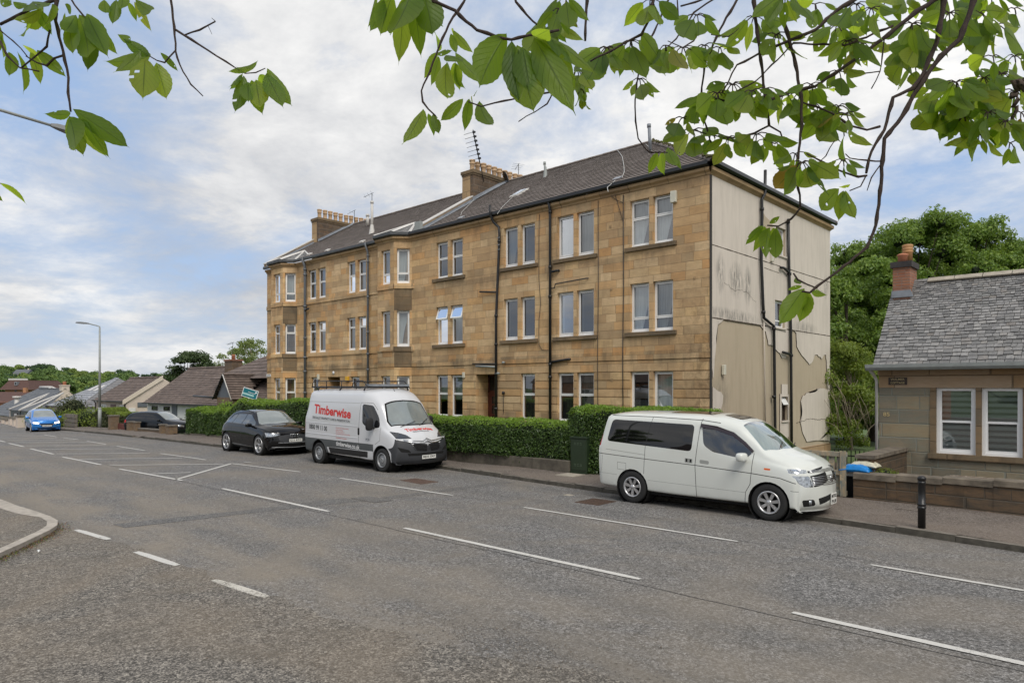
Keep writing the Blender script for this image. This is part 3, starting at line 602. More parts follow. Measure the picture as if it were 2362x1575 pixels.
# ------------------------------------------------------------------ wall of rectangles: cells with a depth, None = opening
def wall_grid(mb, us, zs, depth, place, mi=lambda u, z: 0, reveal=.2, mrev=None):
    us = sorted(set(round(u, 4) for u in us)); zs = sorted(set(round(z, 4) for z in zs)); nu, nz = len(us)-1, len(zs)-1
    D = [[depth((us[i]+us[i+1])/2, (zs[j]+zs[j+1])/2) for j in range(nz)] for i in range(nu)]
    for i in range(nu):
        for j in range(nz):
            d = D[i][j]; m = mi((us[i]+us[i+1])/2, (zs[j]+zs[j+1])/2)
            u0, u1, z0, z1 = us[i], us[i+1], zs[j], zs[j+1]
            if d is not None: mb.add([place(u0, z0, d), place(u1, z0, d), place(u1, z1, d), place(u0, z1, d)], [(0, 1, 2, 3)], m)
            for (ii, jj, a, b) in ((i+1, j, (u1, z0), (u1, z1)), (i, j+1, (u0, z1), (u1, z1))):
                if ii < nu and jj < nz:
                    e = D[ii][jj]
                    if d is None and e is None: continue
                    da = reveal if d is None else d; db = reveal if e is None else e
                    if abs(da-db) > 1e-6: mb.add([place(a[0], a[1], da), place(b[0], b[1], da), place(b[0], b[1], db), place(a[0], a[1], db)], [(0, 1, 2, 3)], m if d is not None else mi((us[min(ii, nu-1)]+.01), (zs[min(jj, nz-1)]+.01)))
TY = 21.0; TXR, TXL = -10.67, -40.10; TYB = 32.3
ten = thing('tenement_building', 'long three-storey sandstone tenement block with brown tiled roof and peeling gable', 'building', (-25, 21, 0))
# (x0, x1, z0, z1, style, curtain)
HT, SL = 9.12, 7.46; H1, S1 = 6.17, 4.44; HG, SG = 3.06, 1.15
wins = []
def pair(a, b, c, d, st, cu): 
    for (x0, x1) in ((a, b), (c, d)):
        for lv in range(3):
            if st[lv] is None: continue
            s = st[lv] if isinstance(st[lv], str) else st[lv]; cc = cu[lv]
            if isinstance(cc, tuple): cc = cc[0] if x0 == a else cc[1]
            z0, z1 = ((SL, HT), (S1, H1), (SG, HG))[lv]; wins.append((x0, x1, z0, z1, s, cc))
pair(-13.77, -12.99, -12.83, -12.05, ('up', 'low', 'one'), ('drape', 'drape', ('reflect', 'net')))
pair(-17.11, -16.32, -16.16, -15.36, ('one', 'one', 'up45'), (('net', 'net'), ('dark', 'dark'), ('blind_dark', 'blind')))
pair(-19.99, -19.21, -19.04, -18.27, ('one', 'one', None), (('drape', 'dark'), ('dark', 'red'), None))
wins.append((-19.04, -18.27, SG, HG, 'up45', 'blind_dark'))
pair(-24.28, -23.49, -23.30, -22.51, ('mid', 'vent', 'up45'), (('dark', 'dark'), 'net', ('half', 'half')))
pair(-31.46, -30.72, -30.52, -29.76, ('mid', 'up33', None), (('net', 'net'), ('net', 'dark'), None))
pair(-35.32, -34.53, -34.36, -33.55, ('mid', 'up33', None), (('net', 'drape'), ('dark', 'net'), None))
wins += [(-35.02, -34.3, SG, HG, 'up45', 'dark'), (-31.15, -30.35, SG, HG, 'up45', 'dark')]
DOORS = [(-21.67, -20.35, .15, HG), (-33.35, -32.15, .15, HG)]
BAYS = [(-28.53, -27.95, -26.64, -26.06), (-39.05, -38.46, -37.11, -36.55)]
BP = .6
GROOV = [HG-.303*k for k in range(0, 12)]
def left_of(x): return x < -25.9
def facade_depth(x, z):
    for (a, b, c, d, *_r) in wins:
        if a < x < b and c < z < d: return None
    for (a, b, c, d) in DOORS:
        if a < x < b and c < z < d: return None
    for (a, b, c, d) in BAYS:
        if a < x < d: return None if 0 else .02
    if z < HG+.01:
        for g_ in GROOV:
            if abs(z-g_) < .013: return .028
        return 0.0
    if abs(z-3.46) < .016: return .03
    if 3.46 < z < 3.76: return -.03 if not left_of(x) else -.02
    if left_of(x) and (4.22 < z < 4.44 or 7.2 < z < 7.43): return -.045
    return 0.0
def placeF(u, z, d): return (u, TY+d, z)
def breaks(ws, x0, x1):
    us = [x0, x1]; 
    for wdw in ws: us += [wdw[0], wdw[1]]
    return [u for u in us if x0 <= u <= x1]
zs_all = [-.6, 0, SG, HG+.013, HG-.013, 3.444, 3.476, 3.76, 4.22, 4.44, H1, 7.2, 7.43, SL, HT, 9.46, .15]
for g_ in GROOV: zs_all += [g_-.013, g_+.013]
mb = MB()
us = breaks(wins+[d for d in DOORS], TXL, TXR)+[-25.9]
for (a, b, c, d) in BAYS: us += [a, d]
wall_grid(mb, us, zs_all, facade_depth, placeF, lambda u, z: 1 if z < HG else 0)
# dark corner pilaster strip at the gable corner
mb.build('front_wall', [MT['sandstone'], MT['sandstone_rustic']], ten)
# bays
for bi, (a, b, c, d) in enumerate(BAYS):
    bw = MB()
    L = math.hypot(d-c, BP); fw = (b+.28, c-.32)
    def mkplace(p, q):
        p = Vector(p); q = Vector(q); t = (q-p).normalized(); nn = Vector((t.y, -t.x))
        return lambda u, z, dd: (p.x+t.x*u-nn.x*dd, p.y+t.y*u-nn.y*dd, z), (q-p).length
    panels = [((a, TY), (b, TY-BP), (.10, .70), 'c'), ((b, TY-BP), (c, TY-BP), ((fw[0]-b), (fw[1]-b)), 'f'), ((c, TY-BP), (d, TY), (.13, .73), 'c')]
    for pi, (p, q, wv, kd) in enumerate(panels):
        pl, LL = mkplace(p, q)
        W3 = [(wv[0], wv[1], SL, HT), (wv[0], wv[1], S1, H1), (wv[0], wv[1], SG, HG)]
        def dep(u, z):
            for (u0, u1, z0, z1) in W3:
                if u0 < u < u1 and z0 < z < z1: return None
            if z < HG:
                for g_ in GROOV:
                    if abs(z-g_) < .013: return .028
            if abs(z-3.46) < .016: return .03
            if 4.22 < z < 4.44 or 7.2 < z < 7.43: return -.045
            return 0.0
        m_ = 0 if kd == 'f' else 1
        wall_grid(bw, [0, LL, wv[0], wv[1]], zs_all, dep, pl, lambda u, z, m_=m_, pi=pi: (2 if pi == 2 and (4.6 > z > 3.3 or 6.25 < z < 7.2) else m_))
        if pi == 0: continue
        sty = {(1, 0): 'low', (2, 0): 'low', (1, 1): 'one' if bi == 0 else 'up33', (2, 1): 'one' if bi == 0 else 'up33', (1, 2): 'up45', (2, 2): 'up45'}
        for lv, (u0, u1, z0, z1) in enumerate(W3):
            wins.append((u0, u1, z0, z1, sty[(pi, lv)], random.choice(('net', 'drape', 'net')) if lv == 0 else ('drape' if (lv == 1 and bi == 0) else 'dark'), pl))
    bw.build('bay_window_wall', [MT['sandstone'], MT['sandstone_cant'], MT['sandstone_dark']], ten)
# sills of the right-hand section, each its own stone
for (x0, x1) in ((-13.96, -11.9), (-17.3, -15.2), (-20.17, -18.1), (-24.5, -22.33)):
    for z in (SL, S1):
        m_ = MB(); m_.box(x0, x1, TY-.09, TY+.19, z-.145, z+.002, bev=.012); m_.build('window_sill', MT['sandstone_dark'], ten)
# windows
def window(pl, u0, u1, z0, z1, style, cur):
    D0 = .13; fw = .065; fr = MB()
    def bx(a, b, c, d, d0=D0, d1=D0+.06, mi=0, mbb=None):
        (mbb or fr).add([pl(a, c, d0), pl(b, c, d0), pl(b, d, d0), pl(a, d, d0), pl(a, c, d1), pl(b, c, d1), pl(b, d, d1), pl(a, d, d1)], [(0, 1, 2, 3), (7, 6, 5, 4), (0, 4, 5, 1), (1, 5, 6, 2), (2, 6, 7, 3), (3, 7, 4, 0)], mi)
    zb = z0+.07
    bx(u0, u1, z0, zb, D0-.015); bx(u0, u0+fw, zb, z1); bx(u1-fw, u1, zb, z1); bx(u0+fw, u1-fw, z1-.075, z1); bx(u0+fw, u1-fw, zb, zb+.055)
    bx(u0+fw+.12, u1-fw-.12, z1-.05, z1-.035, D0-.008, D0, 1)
    iz0, iz1 = zb+.055, z1-.075; H = z1-z0; split = {'up': iz0+.60*(iz1-iz0), 'mid': iz0+.53*(iz1-iz0), 'up45': iz0+.47*(iz1-iz0)+.12, 'up33': iz0+.70*(iz1-iz0), 'low': iz0+.24*(iz1-iz0), 'vent': iz0+.68*(iz1-iz0)}.get(style)
    panes = [(iz0, iz1)]
    if split: bx(u0+fw, u1-fw, split-.032, split+.032); panes = [(iz0, split-.032), (split+.032, iz1)]
    # opening casement frame around the main pane
    if style != 'vent':
        pz0, pz1 = panes[-1] if style in ('up', 'mid', 'up45', 'up33') else panes[-1]
        for (qa, qb) in [panes[-1]]:
            e = .03; bx(u0+fw, u0+fw+e, qa, qb, D0-.012, D0+.01); bx(u1-fw-e, u1-fw, qa, qb, D0-.012, D0+.01); bx(u0+fw+e, u1-fw-e, qb-e, qb, D0-.012, D0+.01); bx(u0+fw+e, u1-fw-e, qa, qa+e, D0-.012, D0+.01)
    wo_ = fr.build('window', [MT['upvc'], MT['upvc_shadow']], ten)
    pm = MB()
    for k, (qa, qb) in enumerate(panes):
        if style == 'vent' and k == 1: continue
        pm.add([pl(u0+fw, qa, D0+.03), pl(u1-fw, qa, D0+.03), pl(u1-fw, qb, D0+.03), pl(u0+fw, qb, D0+.03)], [(0, 1, 2, 3)])
    o = pm.build('pane', MT['pane'], wo_); ORG[o.name] = ORG[ten.name]
    if style == 'vent':                   # top-hung light standing open
        vm = MB(); h = iz1-split; out = .17; a0 = (u0+.03, u1-.03)
        def q(u, t, off=0): return pl(u, iz1+.02-t*(h+.02), D0-.02-out*t+off)
        for (ua, ub, ta, tb) in ((a0[0], a0[1], 0, .09), (a0[0], a0[1], .91, 1), (a0[0], a0[0]+.05, .09, .91), (a0[1]-.05, a0[1], .09, .91)):
            vm.add([q(ua, ta), q(ub, ta), q(ub, tb), q(ua, tb), q(ua, ta, .035), q(ub, ta, .035), q(ub, tb, .035), q(ua, tb, .035)], [(0, 1, 2, 3), (7, 6, 5, 4), (0, 4, 5, 1), (1, 5, 6, 2), (2, 6, 7, 3), (3, 7, 4, 0)])
        vm.build('open_vent', MT['upvc'], wo_)
        gm = MB(); gm.add([q(a0[0]+.05, .09, .02), q(a0[1]-.05, .09, .02), q(a0[1]-.05, .91, .02), q(a0[0]+.05, .91, .02)], [(0, 1, 2, 3)]); gm.build('vent_glass', MT['pane'], wo_)
    # what hangs behind the glass
    cm = MB(); cd = D0+.16; mat = {'net': 'net_curtain', 'drape': 'net_curtain', 'blind': 'blind', 'blind_dark': 'blind_dark', 'half': 'net_curtain', 'dark': 'drape_grey', 'red': 'drape_red', 'reflect': 'drape_grey'}[cur]
    parts = {'net': [(u0, u1, z0, z1)], 'blind': [(u0, u1, z0, z1)], 'blind_dark': [(u0, u1, z0, z1)], 'drape': [(u0, u0+(u1-u0)*random.uniform(.55, .8), z0, z1)], 'dark': [(u0, u0+(u1-u0)*.16, z0, z1)], 'red': [(u0, u1, z0, z0+.8)], 'reflect': [(u0, u1, z0, z0+.9)], 'half': [(u0, u1, z0+(z1-z0)*.42, z1)]}[cur]
    for (a, b, c, d) in parts:
        if cur == 'drape':                # gathered to one side, falling diagonally
            cm.add([pl(a, c, cd), pl(a+(b-a)*.6, c, cd), pl(b, c+(d-c)*.5, cd+.02), pl(u1, d, cd), pl(a, d, cd)], [(0, 1, 2, 3, 4)])
        else: cm.add([pl(a, c, cd), pl(b, c, cd), pl(b, d, cd), pl(a, d, cd)], [(0, 1, 2, 3)])
    cm.build('curtain', MT[mat], wo_)
for wdw in wins:
    window(wdw[6] if len(wdw) > 6 else placeF, *wdw[:6])
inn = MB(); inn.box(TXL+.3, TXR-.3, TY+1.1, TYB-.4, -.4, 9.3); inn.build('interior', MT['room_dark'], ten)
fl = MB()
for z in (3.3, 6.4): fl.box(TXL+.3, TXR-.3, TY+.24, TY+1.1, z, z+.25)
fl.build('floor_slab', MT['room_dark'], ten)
# doors, set deep in their closes
for k, (a, b, z0, z1) in enumerate(DOORS):
    m_ = MB(); m_.add([placeF(a, z0, .2), placeF(a, z0, 1.0), placeF(a, z1, 1.0), placeF(a, z1, .2)], [(0, 1, 2, 3)]); m_.add([placeF(b, z0, .2), placeF(b, z0, 1.0), placeF(b, z1, 1.0), placeF(b, z1, .2)], [(0, 1, 2, 3)])
    m_.add([placeF(a, z1, .2), placeF(b, z1, .2), placeF(b, z1, 1.0), placeF(a, z1, 1.0)], [(0, 1, 2, 3)]); m_.add([placeF(a, z0, -.1), placeF(b, z0, -.1), placeF(b, z0, 1.0), placeF(a, z0, 1.0)], [(0, 1, 2, 3)])
    m_.build('door_recess', MT['sandstone_cant'], ten)
    dm = MB(); y = TY+.75
    for (p, q, r_, s_) in ((a, b, z1-.08, z1), (a, a+.09, z0, z1), (b-.09, b, z0, z1), (a, b, 2.28, 2.36), (a+.09, a+.24, z0, 2.28), (b-.24, b-.09, z0, 2.28), (a+.24, b-.24, 2.1, 2.28), (a+.24, b-.24, z0, .75), (a+.24, b-.24, 1.25, 1.33), (a+.24, b-.24, 1.7, 1.77)):
        dm.box(p, q, y, y+.05, r_, s_)
    d_ = dm.build('door', MT['red_door'], ten)
    g_ = MB(); g_.box(a+.09, b-.09, y+.02, y+.03, .75, z1-.08); g_.build('door_glass', MT['black_glass'], d_)
    m_ = MB(); m_.tube([(b-.3, y-.03, 1.15), (b-.3, y-.03, 1.3)], .012); m_.build('handle', MT['steel'], d_)
nm = MB(); nx = -20.98
for (ch_, zz_) in (('8', 2.86), ('3', 2.64)): pass
nm.box(nx-.02, nx+.16, TY+.70, TY+.71, 2.5, 2.8, 1); put_text(nm, '83', .13, .13, lambda u, v: (nx+.07+u, TY+.695, 2.65+v), 0, .02)
nm.build('house_number', [MT['black_paint'], MT['sign_white']], ten)
m_ = MB(); m_.lathe([(0, -.02), (.09, -.02), (.09, 0)], (-32.75, TY-.01, 3.28), 'y', 20); m_.build('round_plaque', MT['sign_white'], ten)
m_ = MB(); m_.box(-40.13, -39.6, TY-.035, TY-.005, 3.15, 3.3); sg_ = m_.build('street_sign', MT['sign_white'], ten)
t_ = MB(); put_text(t_, 'MAIN ROAD' if 0 else '\u2022\u2022\u2022\u2022', .4, .06, lambda u, v: (-39.87+u, TY-.04, 3.225+v)); t_.build('lettering', MT['black_paint'], sg_)
# cornice
def offs_outline(d):
    pts = [(TXL-.02, TY-d)]
    for (a, b, c, e) in (BAYS[1], BAYS[0]):
        k = d*.414; pts += [(a-k, TY-d), (b-k, TY-BP-d), (c+k, TY-BP-d), (e+k, TY-d)]
    pts += [(TXR+.02, TY-d)]; return pts
cn = MB(); o1, o2, o3 = offs_outline(.05), offs_outline(.13), offs_outline(.15)
prof = [(offs_outline(-.02), 9.44), (offs_outline(.03), 9.46), (offs_outline(.05), 9.52), (offs_outline(.14), 9.58), (offs_outline(.14), 9.68), (offs_outline(-.05), 9.70)]
vs = []; n_ = len(o1)
for (pp, z) in prof: vs += [(p[0], p[1], z) for p in pp]
cn.add(vs, [(k*n_+i, k*n_+i+1, (k+1)*n_+i+1, (k+1)*n_+i) for k in range(len(prof)-1) for i in range(n_-1)])
cn.add([(TXR, TY-.0, 9.44), (TXR+.14, TY-.14, 9.58), (TXR+.14, TY-.14, 9.68), (TXR, TY, 9.7)], [(0, 1, 2, 3)])
# cornice return along the gable
vs = []
for (d, z) in ((.0, 9.44), (.05, 9.5), (.13, 9.56), (.13, 9.68), (0, 9.7)): vs += [(TXR+d, TY-d, z), (TXR+d, TYB+d, z)]
cn.add(vs, [(2*i, 2*i+1, 2*i+3, 2*i+2) for i in range(4)])
cn.build('cornice', MT['sandstone_trim'], ten)
gt = MB(); xg0 = TXR+.2
gl = [(p[0], p[1]-.12+.0) for p in offs_outline(.14)]; gl = [(x, y+.08) for x, y in gl]
for seg, mi in ((gl[8:], 0), (gl[:9], 1)):
    prof2 = [(-.06, 9.86), (-.07, 9.74), (0.0, 9.69), (.07, 9.74), (.07, 9.86)]
    vs = []
    for (p, q) in seg:
        for (oy, z) in prof2: vs.append((p, q+oy-.02, z))
    gt.add(vs, [(i*5+k, (i+1)*5+k, (i+1)*5+k+1, i*5+k+1) for i in range(len(seg)-1) for k in range(4)], mi)
gt.build('gutter', [MT['black_gutter'], plain('gutter_grey', (.06, .065, .07), .5, .3)], ten, recalc=False)
gt = MB(); prof2 = [(.24, 9.88), (.25, 9.76), (.18, 9.70), (.11, 9.76)]; vs = []
for y in (TY-.24, TYB+.25): vs += [(TXR+ox, y, z) for ox, z in prof2]
gt.add(vs, [(k, k+1, 4+k+1, 4+k) for k in range(3)]); gt.build('gutter', MT['black_gutter'], ten, recalc=False)
# ------------------------------------------------------------------ gable
gm = MB()
GW = [(26.32, 27.25, 7.6, 8.65), (26.24, 27.18, 4.8, 5.82), (26.86, 27.45, 1.2, 2.12)]
def gplace(u, z, d): return (TXR-.03-d, u, z)
def gdep(u, z):
    for a, b, c, d in GW:
        if a < u < b and c < z < d: return None
    return 0.0
wall_grid(gm, [TY+.001, TYB]+[k for g_ in GW for k in g_[:2]], [-1.2, 9.5]+[k for g_ in GW for k in g_[2:]], gdep, gplace)
gm.build('gable_wall', MT['gable_base'], ten)
def GP(x, y): # crop (1620,700) pixels -> gable plane
    return onX(1620+x*.2296, 700+y*.2296, TXR)
def coat(polys, holes_fn=None): pass
cm = MB()
T0, T1 = TXR-.03, TXR+.0
def cpoly(pts):
    n = len(pts); bm = bmesh.new(); vv = [bm.verts.new((T1, p[0], p[1])) for p in pts]; f = bm.faces.new(vv)
    bmesh.ops.triangulate(bm, faces=[f]); bm.verts.index_update(); cm.add([v.co[:] for v in bm.verts], [[v.index for v in fc.verts] for fc in bm.faces]); bm.free()
    cm.add([(T1, p[0], p[1]) for p in pts]+[(T0, p[0], p[1]) for p in pts], [(i, (i+1) % n, (i+1) % n+n, i+n) for i in range(n)], 1)  # rims coloured dark for the edge shade the thin coat hardly casts, plus dirt
def rag(pts, amp=.035, step=.16):
    out = []
    for i, p in enumerate(pts):
        q = pts[(i+1) % len(pts)]; L = math.hypot(q[0]-p[0], q[1]-p[1]); k = max(1, int(L/step)); straight = abs(q[0]-p[0]) < .02 or abs(q[1]-p[1]) < .02
        for j in range(k):
            t = j/k; a = 0 if (j == 0 or straight) else amp; out.append((p[0]+(q[0]-p[0])*t+random.uniform(-a, a), p[1]+(q[1]-p[1])*t+random.uniform(-a, a)))
    return out
YC2a, ZC2a = GP(105, 140); YC2b, ZC2b = GP(1290, 335); ZC2 = 4.78
# upper coat: whole width above the joint, with window openings (as a grid)
def cdep(u, z):
    for a, b, c, d in GW:
        if a-.02 < u < b+.02 and c-.02 < z < d+.02: return None
    if abs(z-7.17) < .010: return .02
    return 0.0
wall_grid(cm, [TY+.03, TYB]+[k for g_ in GW[:2] for k in (g_[0]-.02, g_[1]+.02)], [ZC2, 9.44, 7.16, 7.18]+[k for g_ in GW[:2] for k in (g_[2]-.02, g_[3]+.02)], cdep, lambda u, z, d: (T1-d, u, z), reveal=.03)
cm.add([(T1, TY+.03, ZC2), (T1, TYB, ZC2), (T0, TYB, ZC2), (T0, TY+.03, ZC2)], [(0, 1, 2, 3)], 1)
def L_(*a): return [GP(*p) for p in a]
top = ZC2-.006
def clampz(pts): return [(max(TY+.02, min(TYB, p[0])), min(top, p[1])) for p in pts]
P1 = clampz(L_((108, 120), (215, 150), (160, 210), (145, 300), (140, 420), (125, 560), (112, 740), (104, 745))); P1[0] = (TY+.02, top); P1[1] = (P1[1][0], top)
P2 = clampz(L_((104, 835), (130, 855), (190, 890), (210, 925), (205, 1000), (180, 1115), (150, 1230), (104, 1240)))
P3 = clampz(L_((585, 190), (640, 290), (665, 415), (690, 415), (735, 455), (780, 500), (800, 545), (838, 548), (872, 460), (880, 240))); P3[0] = (P3[0][0], top); P3[-1] = (P3[-1][0], top)
P4 = clampz(L_((910, 240), (945, 300), (950, 430), (1000, 520), (1075, 612), (1110, 580), (1130, 515), (1155, 512), (1200, 560), (1225, 515), (1242, 512), (1255, 700), (1258, 850), (1303, 857), (1292, 300))); P4[0] = (P4[0][0], top); P4[-1] = (TYB, top); P4[-2] = (TYB, P4[-2][1])
P5 = clampz(L_((1155, 850), (1258, 860), (1303, 867), (1312, 1330), (1285, 1250), (1280, 1382), (1150, 1372), (1050, 1388), (1010, 1300), (985, 1190), (1005, 1080), (990, 980), (1010, 925), (1065, 895), (1140, 885))); P5[2] = (TYB, P5[2][1]); P5[3] = (TYB, P5[3][1])
for P_ in (P1, P2, P3, P4, P5): cpoly(rag(P_))
w_ = GW[2]
for (ya, yb, za, zb) in ((w_[0]-.16, w_[0]-.01, w_[2]-.62, w_[3]+.12), (w_[1]+.01, w_[1]+.13, w_[2]-.66, w_[3]+.1), (w_[0]-.01, w_[1]+.01, w_[3]+.01, w_[3]+.5), (w_[0]-.01, w_[1]+.01, w_[2]-.7, w_[2]-.03)):
    cpoly(rag([(ya, za), (yb, za), (yb, zb), (ya, zb)], .02))
cm.build('render_coat', [MT['gable_coat'], MT['crack_dirt_shade']], ten, recalc=False)
pm = MB(); pp = rag([(25.15, 8.95), (25.75, 8.75), (26.15, 8.45), (26.2, 7.3), (25.9, 7.5), (25.3, 7.8), (25.1, 8.2)], .05); bm = bmesh.new(); f = bm.faces.new([bm.verts.new((TXR+.004, p[0], p[1])) for p in pp]); bmesh.ops.triangulate(bm, faces=[f]); pm.bm(bm); pm.build('bare_patch', MT['gable_base'], ten, recalc=False)
# hairline cracks and stain lines
def crack(pts, wd=.018, x=TXR+.004, amp=.03, mbk=None):
    ck = MB()
    P_ = []
    for p, q in zip(pts, pts[1:]):
        L = math.hypot(q[0]-p[0], q[1]-p[1]); k = max(1, int(L/.12))
        for j in range(k): P_.append((p[0]+(q[0]-p[0])*j/k+random.uniform(-amp, amp), p[1]+(q[1]-p[1])*j/k+random.uniform(-amp, amp)))
    P_.append(pts[-1])
    for p, q in zip(P_, P_[1:]):
        d = Vector((q[0]-p[0], q[1]-p[1])); 
        if d.length < 1e-5: continue
        d.normalize(); nn = Vector((-d.y, d.x))*wd*random.uniform(.3, .6)
        ck.add([(x, p[0]-nn.x, p[1]-nn.y), (x, q[0]-nn.x, q[1]-nn.y), (x, q[0]+nn.x, q[1]+nn.y), (x, p[0]+nn.x, p[1]+nn.y)], [(0, 1, 2, 3)])
    ck.build('crack', MT['crack_dirt_shade'], ten, recalc=False)
crack([(TY+.05, 7.17), (TYB, 7.17)], .035, TXR+.003, .0); crack([(TY+.05, ZC2), (TYB, ZC2)], .04, TXR+.003, .0)
crack([GP(985, 1190), GP(1060, 1160), (31.9, GP(1280, 1160)[1])], .02, TXR+.004, .03)
crack([(22.0, 5.98), (22.9, 5.85), (23.6, 5.9), (24.5, 5.6)], .012, TXR+.004, .05); crack([(28.6, 6.9), (29.4, 6.7), (30.6, 6.75), (31.6, 6.6)], .010, TXR+.004, .05)
crack([GP(950, 1200), GP(990, 1190)], .02, TXR-.02); crack([(25.2, 6.93), (26.6, 6.9)], .02, TXR+.004, .002); crack([(26.2, 4.72), (27.3, 4.66)], .02, TXR+.004, .002)
pl = MB(); pl.box(TXR-.03, TXR+.02, TY+.5, TYB+.02, -1.2, GP(1290, 1400)[1]); pl.build('plinth', MT['cottage_band'], ten)
cp = MB(); cp.box(TXR-.03, TXR+.025, TY-.012, TY+.06, -.3, 9.44); cp.build('corner_strip', MT['cable_dark'], ten)
# gable windows
def gable_window(y0, y1, z0, z1, dark=False):
    D = .10; f = MB(); x1 = TXR-D; x0 = x1-.05; t = .07 if not dark else .05
    for (a, b, c, d) in ((y0, y1, z0, z0+t), (y0, y1, z1-t, z1), (y0, y0+t, z0+t, z1-t), (y1-t, y1, z0+t, z1-t)): f.box(x0, x1, a, b, c, d)
    if dark: f.box(x0, x1, y0+t, y1-t, z1-.36, z1-.31)
    else: f.box(x0, x1, y0+t, y1-t, z0+.24, z0+.29)
    wo_ = f.build('window', MT['dark_wood'] if dark else MT['upvc'], ten)
    p = MB(); p.add([(x0+.02, y0+t, z0+t), (x0+.02, y1-t, z0+t), (x0+.02, y1-t, z1-t), (x0+.02, y0+t, z1-t)], [(0, 1, 2, 3)]); p.build('pane', MT['pane'], wo_)
    c = MB(); c.add([(x0-.15, y0, z0), (x0-.15, y0+(y1-y0)*.6, z0), (x0-.15, y0+(y1-y0)*.6, z1), (x0-.15, y0, z1)], [(0, 1, 2, 3)]); c.build('curtain', MT['net_curtain'], wo_)
    s = MB(); s.box(TXR-.12, TXR+.05, y0-.05, y1+.05, z0-.06, z0); s.build('sill', MT['gable_coat'], wo_)
    if dark:
        v = MB(); v.add([(x1+.01, y0+.04, z1-.03), (x1+.01, y1-.04, z1-.03), (x1+.16, y1-.04, z1-.30), (x1+.16, y0+.04, z1-.30)], [(0, 1, 2, 3)]); v.build('open_vent', MT['white_paint'], wo_)
gable_window(*GW[0]); gable_window(*GW[1]); gable_window(*GW[2], dark=True)
# back and left walls
bk = MB(); bk.add([(TXL, TYB, -1.5), (TXR-.03, TYB, -1.5), (TXR-.03, TYB, 9.7), (TXL, TYB, 9.7)], [(0, 1, 2, 3)]); bk.add([(TXL, TY, -1.5), (TXL, TYB, -1.5), (TXL, TYB, 9.7), (TXL, TY, 9.7)], [(0, 1, 2, 3)])
bk.add([(TXL+.001, TY+.05, 9.68), (TXR-.04, TY+.05, 9.68), (TXR-.04, TYB, 9.68), (TXL+.001, TYB, 9.68)], [(0, 1, 2, 3)]); bk.build('rear_wall', MT['harl_cream'], ten)
# ------------------------------------------------------------------ roofs
def tiled_slope(mb, E0, E1, R1, R0, rows, step=.031, tw=.33, mi=0, jit=.0015, rmi=None):
    """courses of tiles between the eave E0-E1 and the ridge R0-R1 (E0 below R0)"""
    E0, E1, R1, R0 = map(Vector, (E0, E1, R1, R0)); nn = (E1-E0).cross(R0-E0).normalized()
    if nn.z < 0: nn = -nn
    W = (E1-E0).length; ud = (E1-E0).normalized()
    for i in range(rows):
        t0, t1 = i/rows, min(1, (i+1.04)/rows)
        A, B = E0.lerp(R0, t0), E1.lerp(R1, t0); C_, D = E1.lerp(R1, t1), E0.lerp(R0, t1)
        sA, sB, sC, sD = [(q-E0).dot(ud) for q in (A, B, C_, D)]
        if sB-sA < .05: continue
        off = (i % 2)*tw*.5; cuts = [sA]+[k*tw+off for k in range(-int(20/tw), int((W+20)/tw)) if sA+.05 < k*tw+off < sB-.05]+[sB]; vr = (D-A)-ud*(sD-sA)
        for a, b in zip(cuts, cuts[1:]):
            j = random.uniform(-jit, jit); up = nn*(step+j); u1 = nn*(.004)
            # keep the courses' joints square to the eave
            p, q = A+ud*(a-sA), A+ud*(b-sA); ca, cb_ = min(max(a, sD), sC), min(max(b, sD), sC); r, s = A+vr+ud*(cb_-sA), A+vr+ud*(ca-sA)
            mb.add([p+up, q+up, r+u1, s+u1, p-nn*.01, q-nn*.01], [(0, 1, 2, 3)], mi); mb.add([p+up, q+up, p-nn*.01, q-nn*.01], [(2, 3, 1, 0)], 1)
def ridge_tiles(mb, A, B, r=.11, L=.42, mi=0):
    A, B = Vector(A), Vector(B); d = (B-A); n = max(1, int(d.length/L)); d.normalize(); side = d.cross(Vector((0, 0, 1))).normalized(); up = side.cross(d).normalized()
    for i in range(n):
        p = A+(B-A)*i/n; q = A+(B-A)*(i+1.03)/n; vs = []
        for pt, rr in ((p, r*1.06), (q, r*.96)):
            for k in range(7):
                a = PI*k/6; vs.append(pt+side*math.cos(a)*rr+up*(math.sin(a)*rr*.8-.03))
        mb.add(vs, [(k, k+1, 7+k+1, 7+k) for k in range(6)]+[(0, 7, 13, 6)], mi)
EY, EZ = TY-.2, 9.80; RY = (TY+TYB)/2; RZ = 13.33; slp = (RZ-EZ)/(RY-EY); EYB = TYB+.2
def roofz(Y): return EZ+(Y-EY)*slp
SKX = -25.35
rm = MB(); RXH = TXR+.15-(RY-EY)          # hip apex
tiled_slope(rm, (SKX+.16, EY, EZ), (TXR+.2, EY, EZ), (RXH, RY, RZ), (SKX+.16, RY, RZ), 26)
tiled_slope(rm, (TXL+.15, EY, EZ), (SKX-.16, EY, EZ), (SKX-.16, RY, RZ), (TXL+.15, RY, RZ), 26)
tiled_slope(rm, (TXR+.2, EYB, EZ), (TXL, EYB, EZ), (TXL, RY, RZ), (RXH, RY, RZ), 13)
roof = rm.build('roof', [MT['tile_brown'], MT['tile_edge_shade']], ten, recalc=False)
rm = MB(); tiled_slope(rm, (TXR+.2, EY, EZ), (TXR+.2, EYB, EZ), (RXH, RY, RZ), (RXH, RY-.001, RZ), 26); o = rm.build('hip_slope', [MT['tile_brown_y'], MT['tile_edge_shade']], roof, recalc=False)
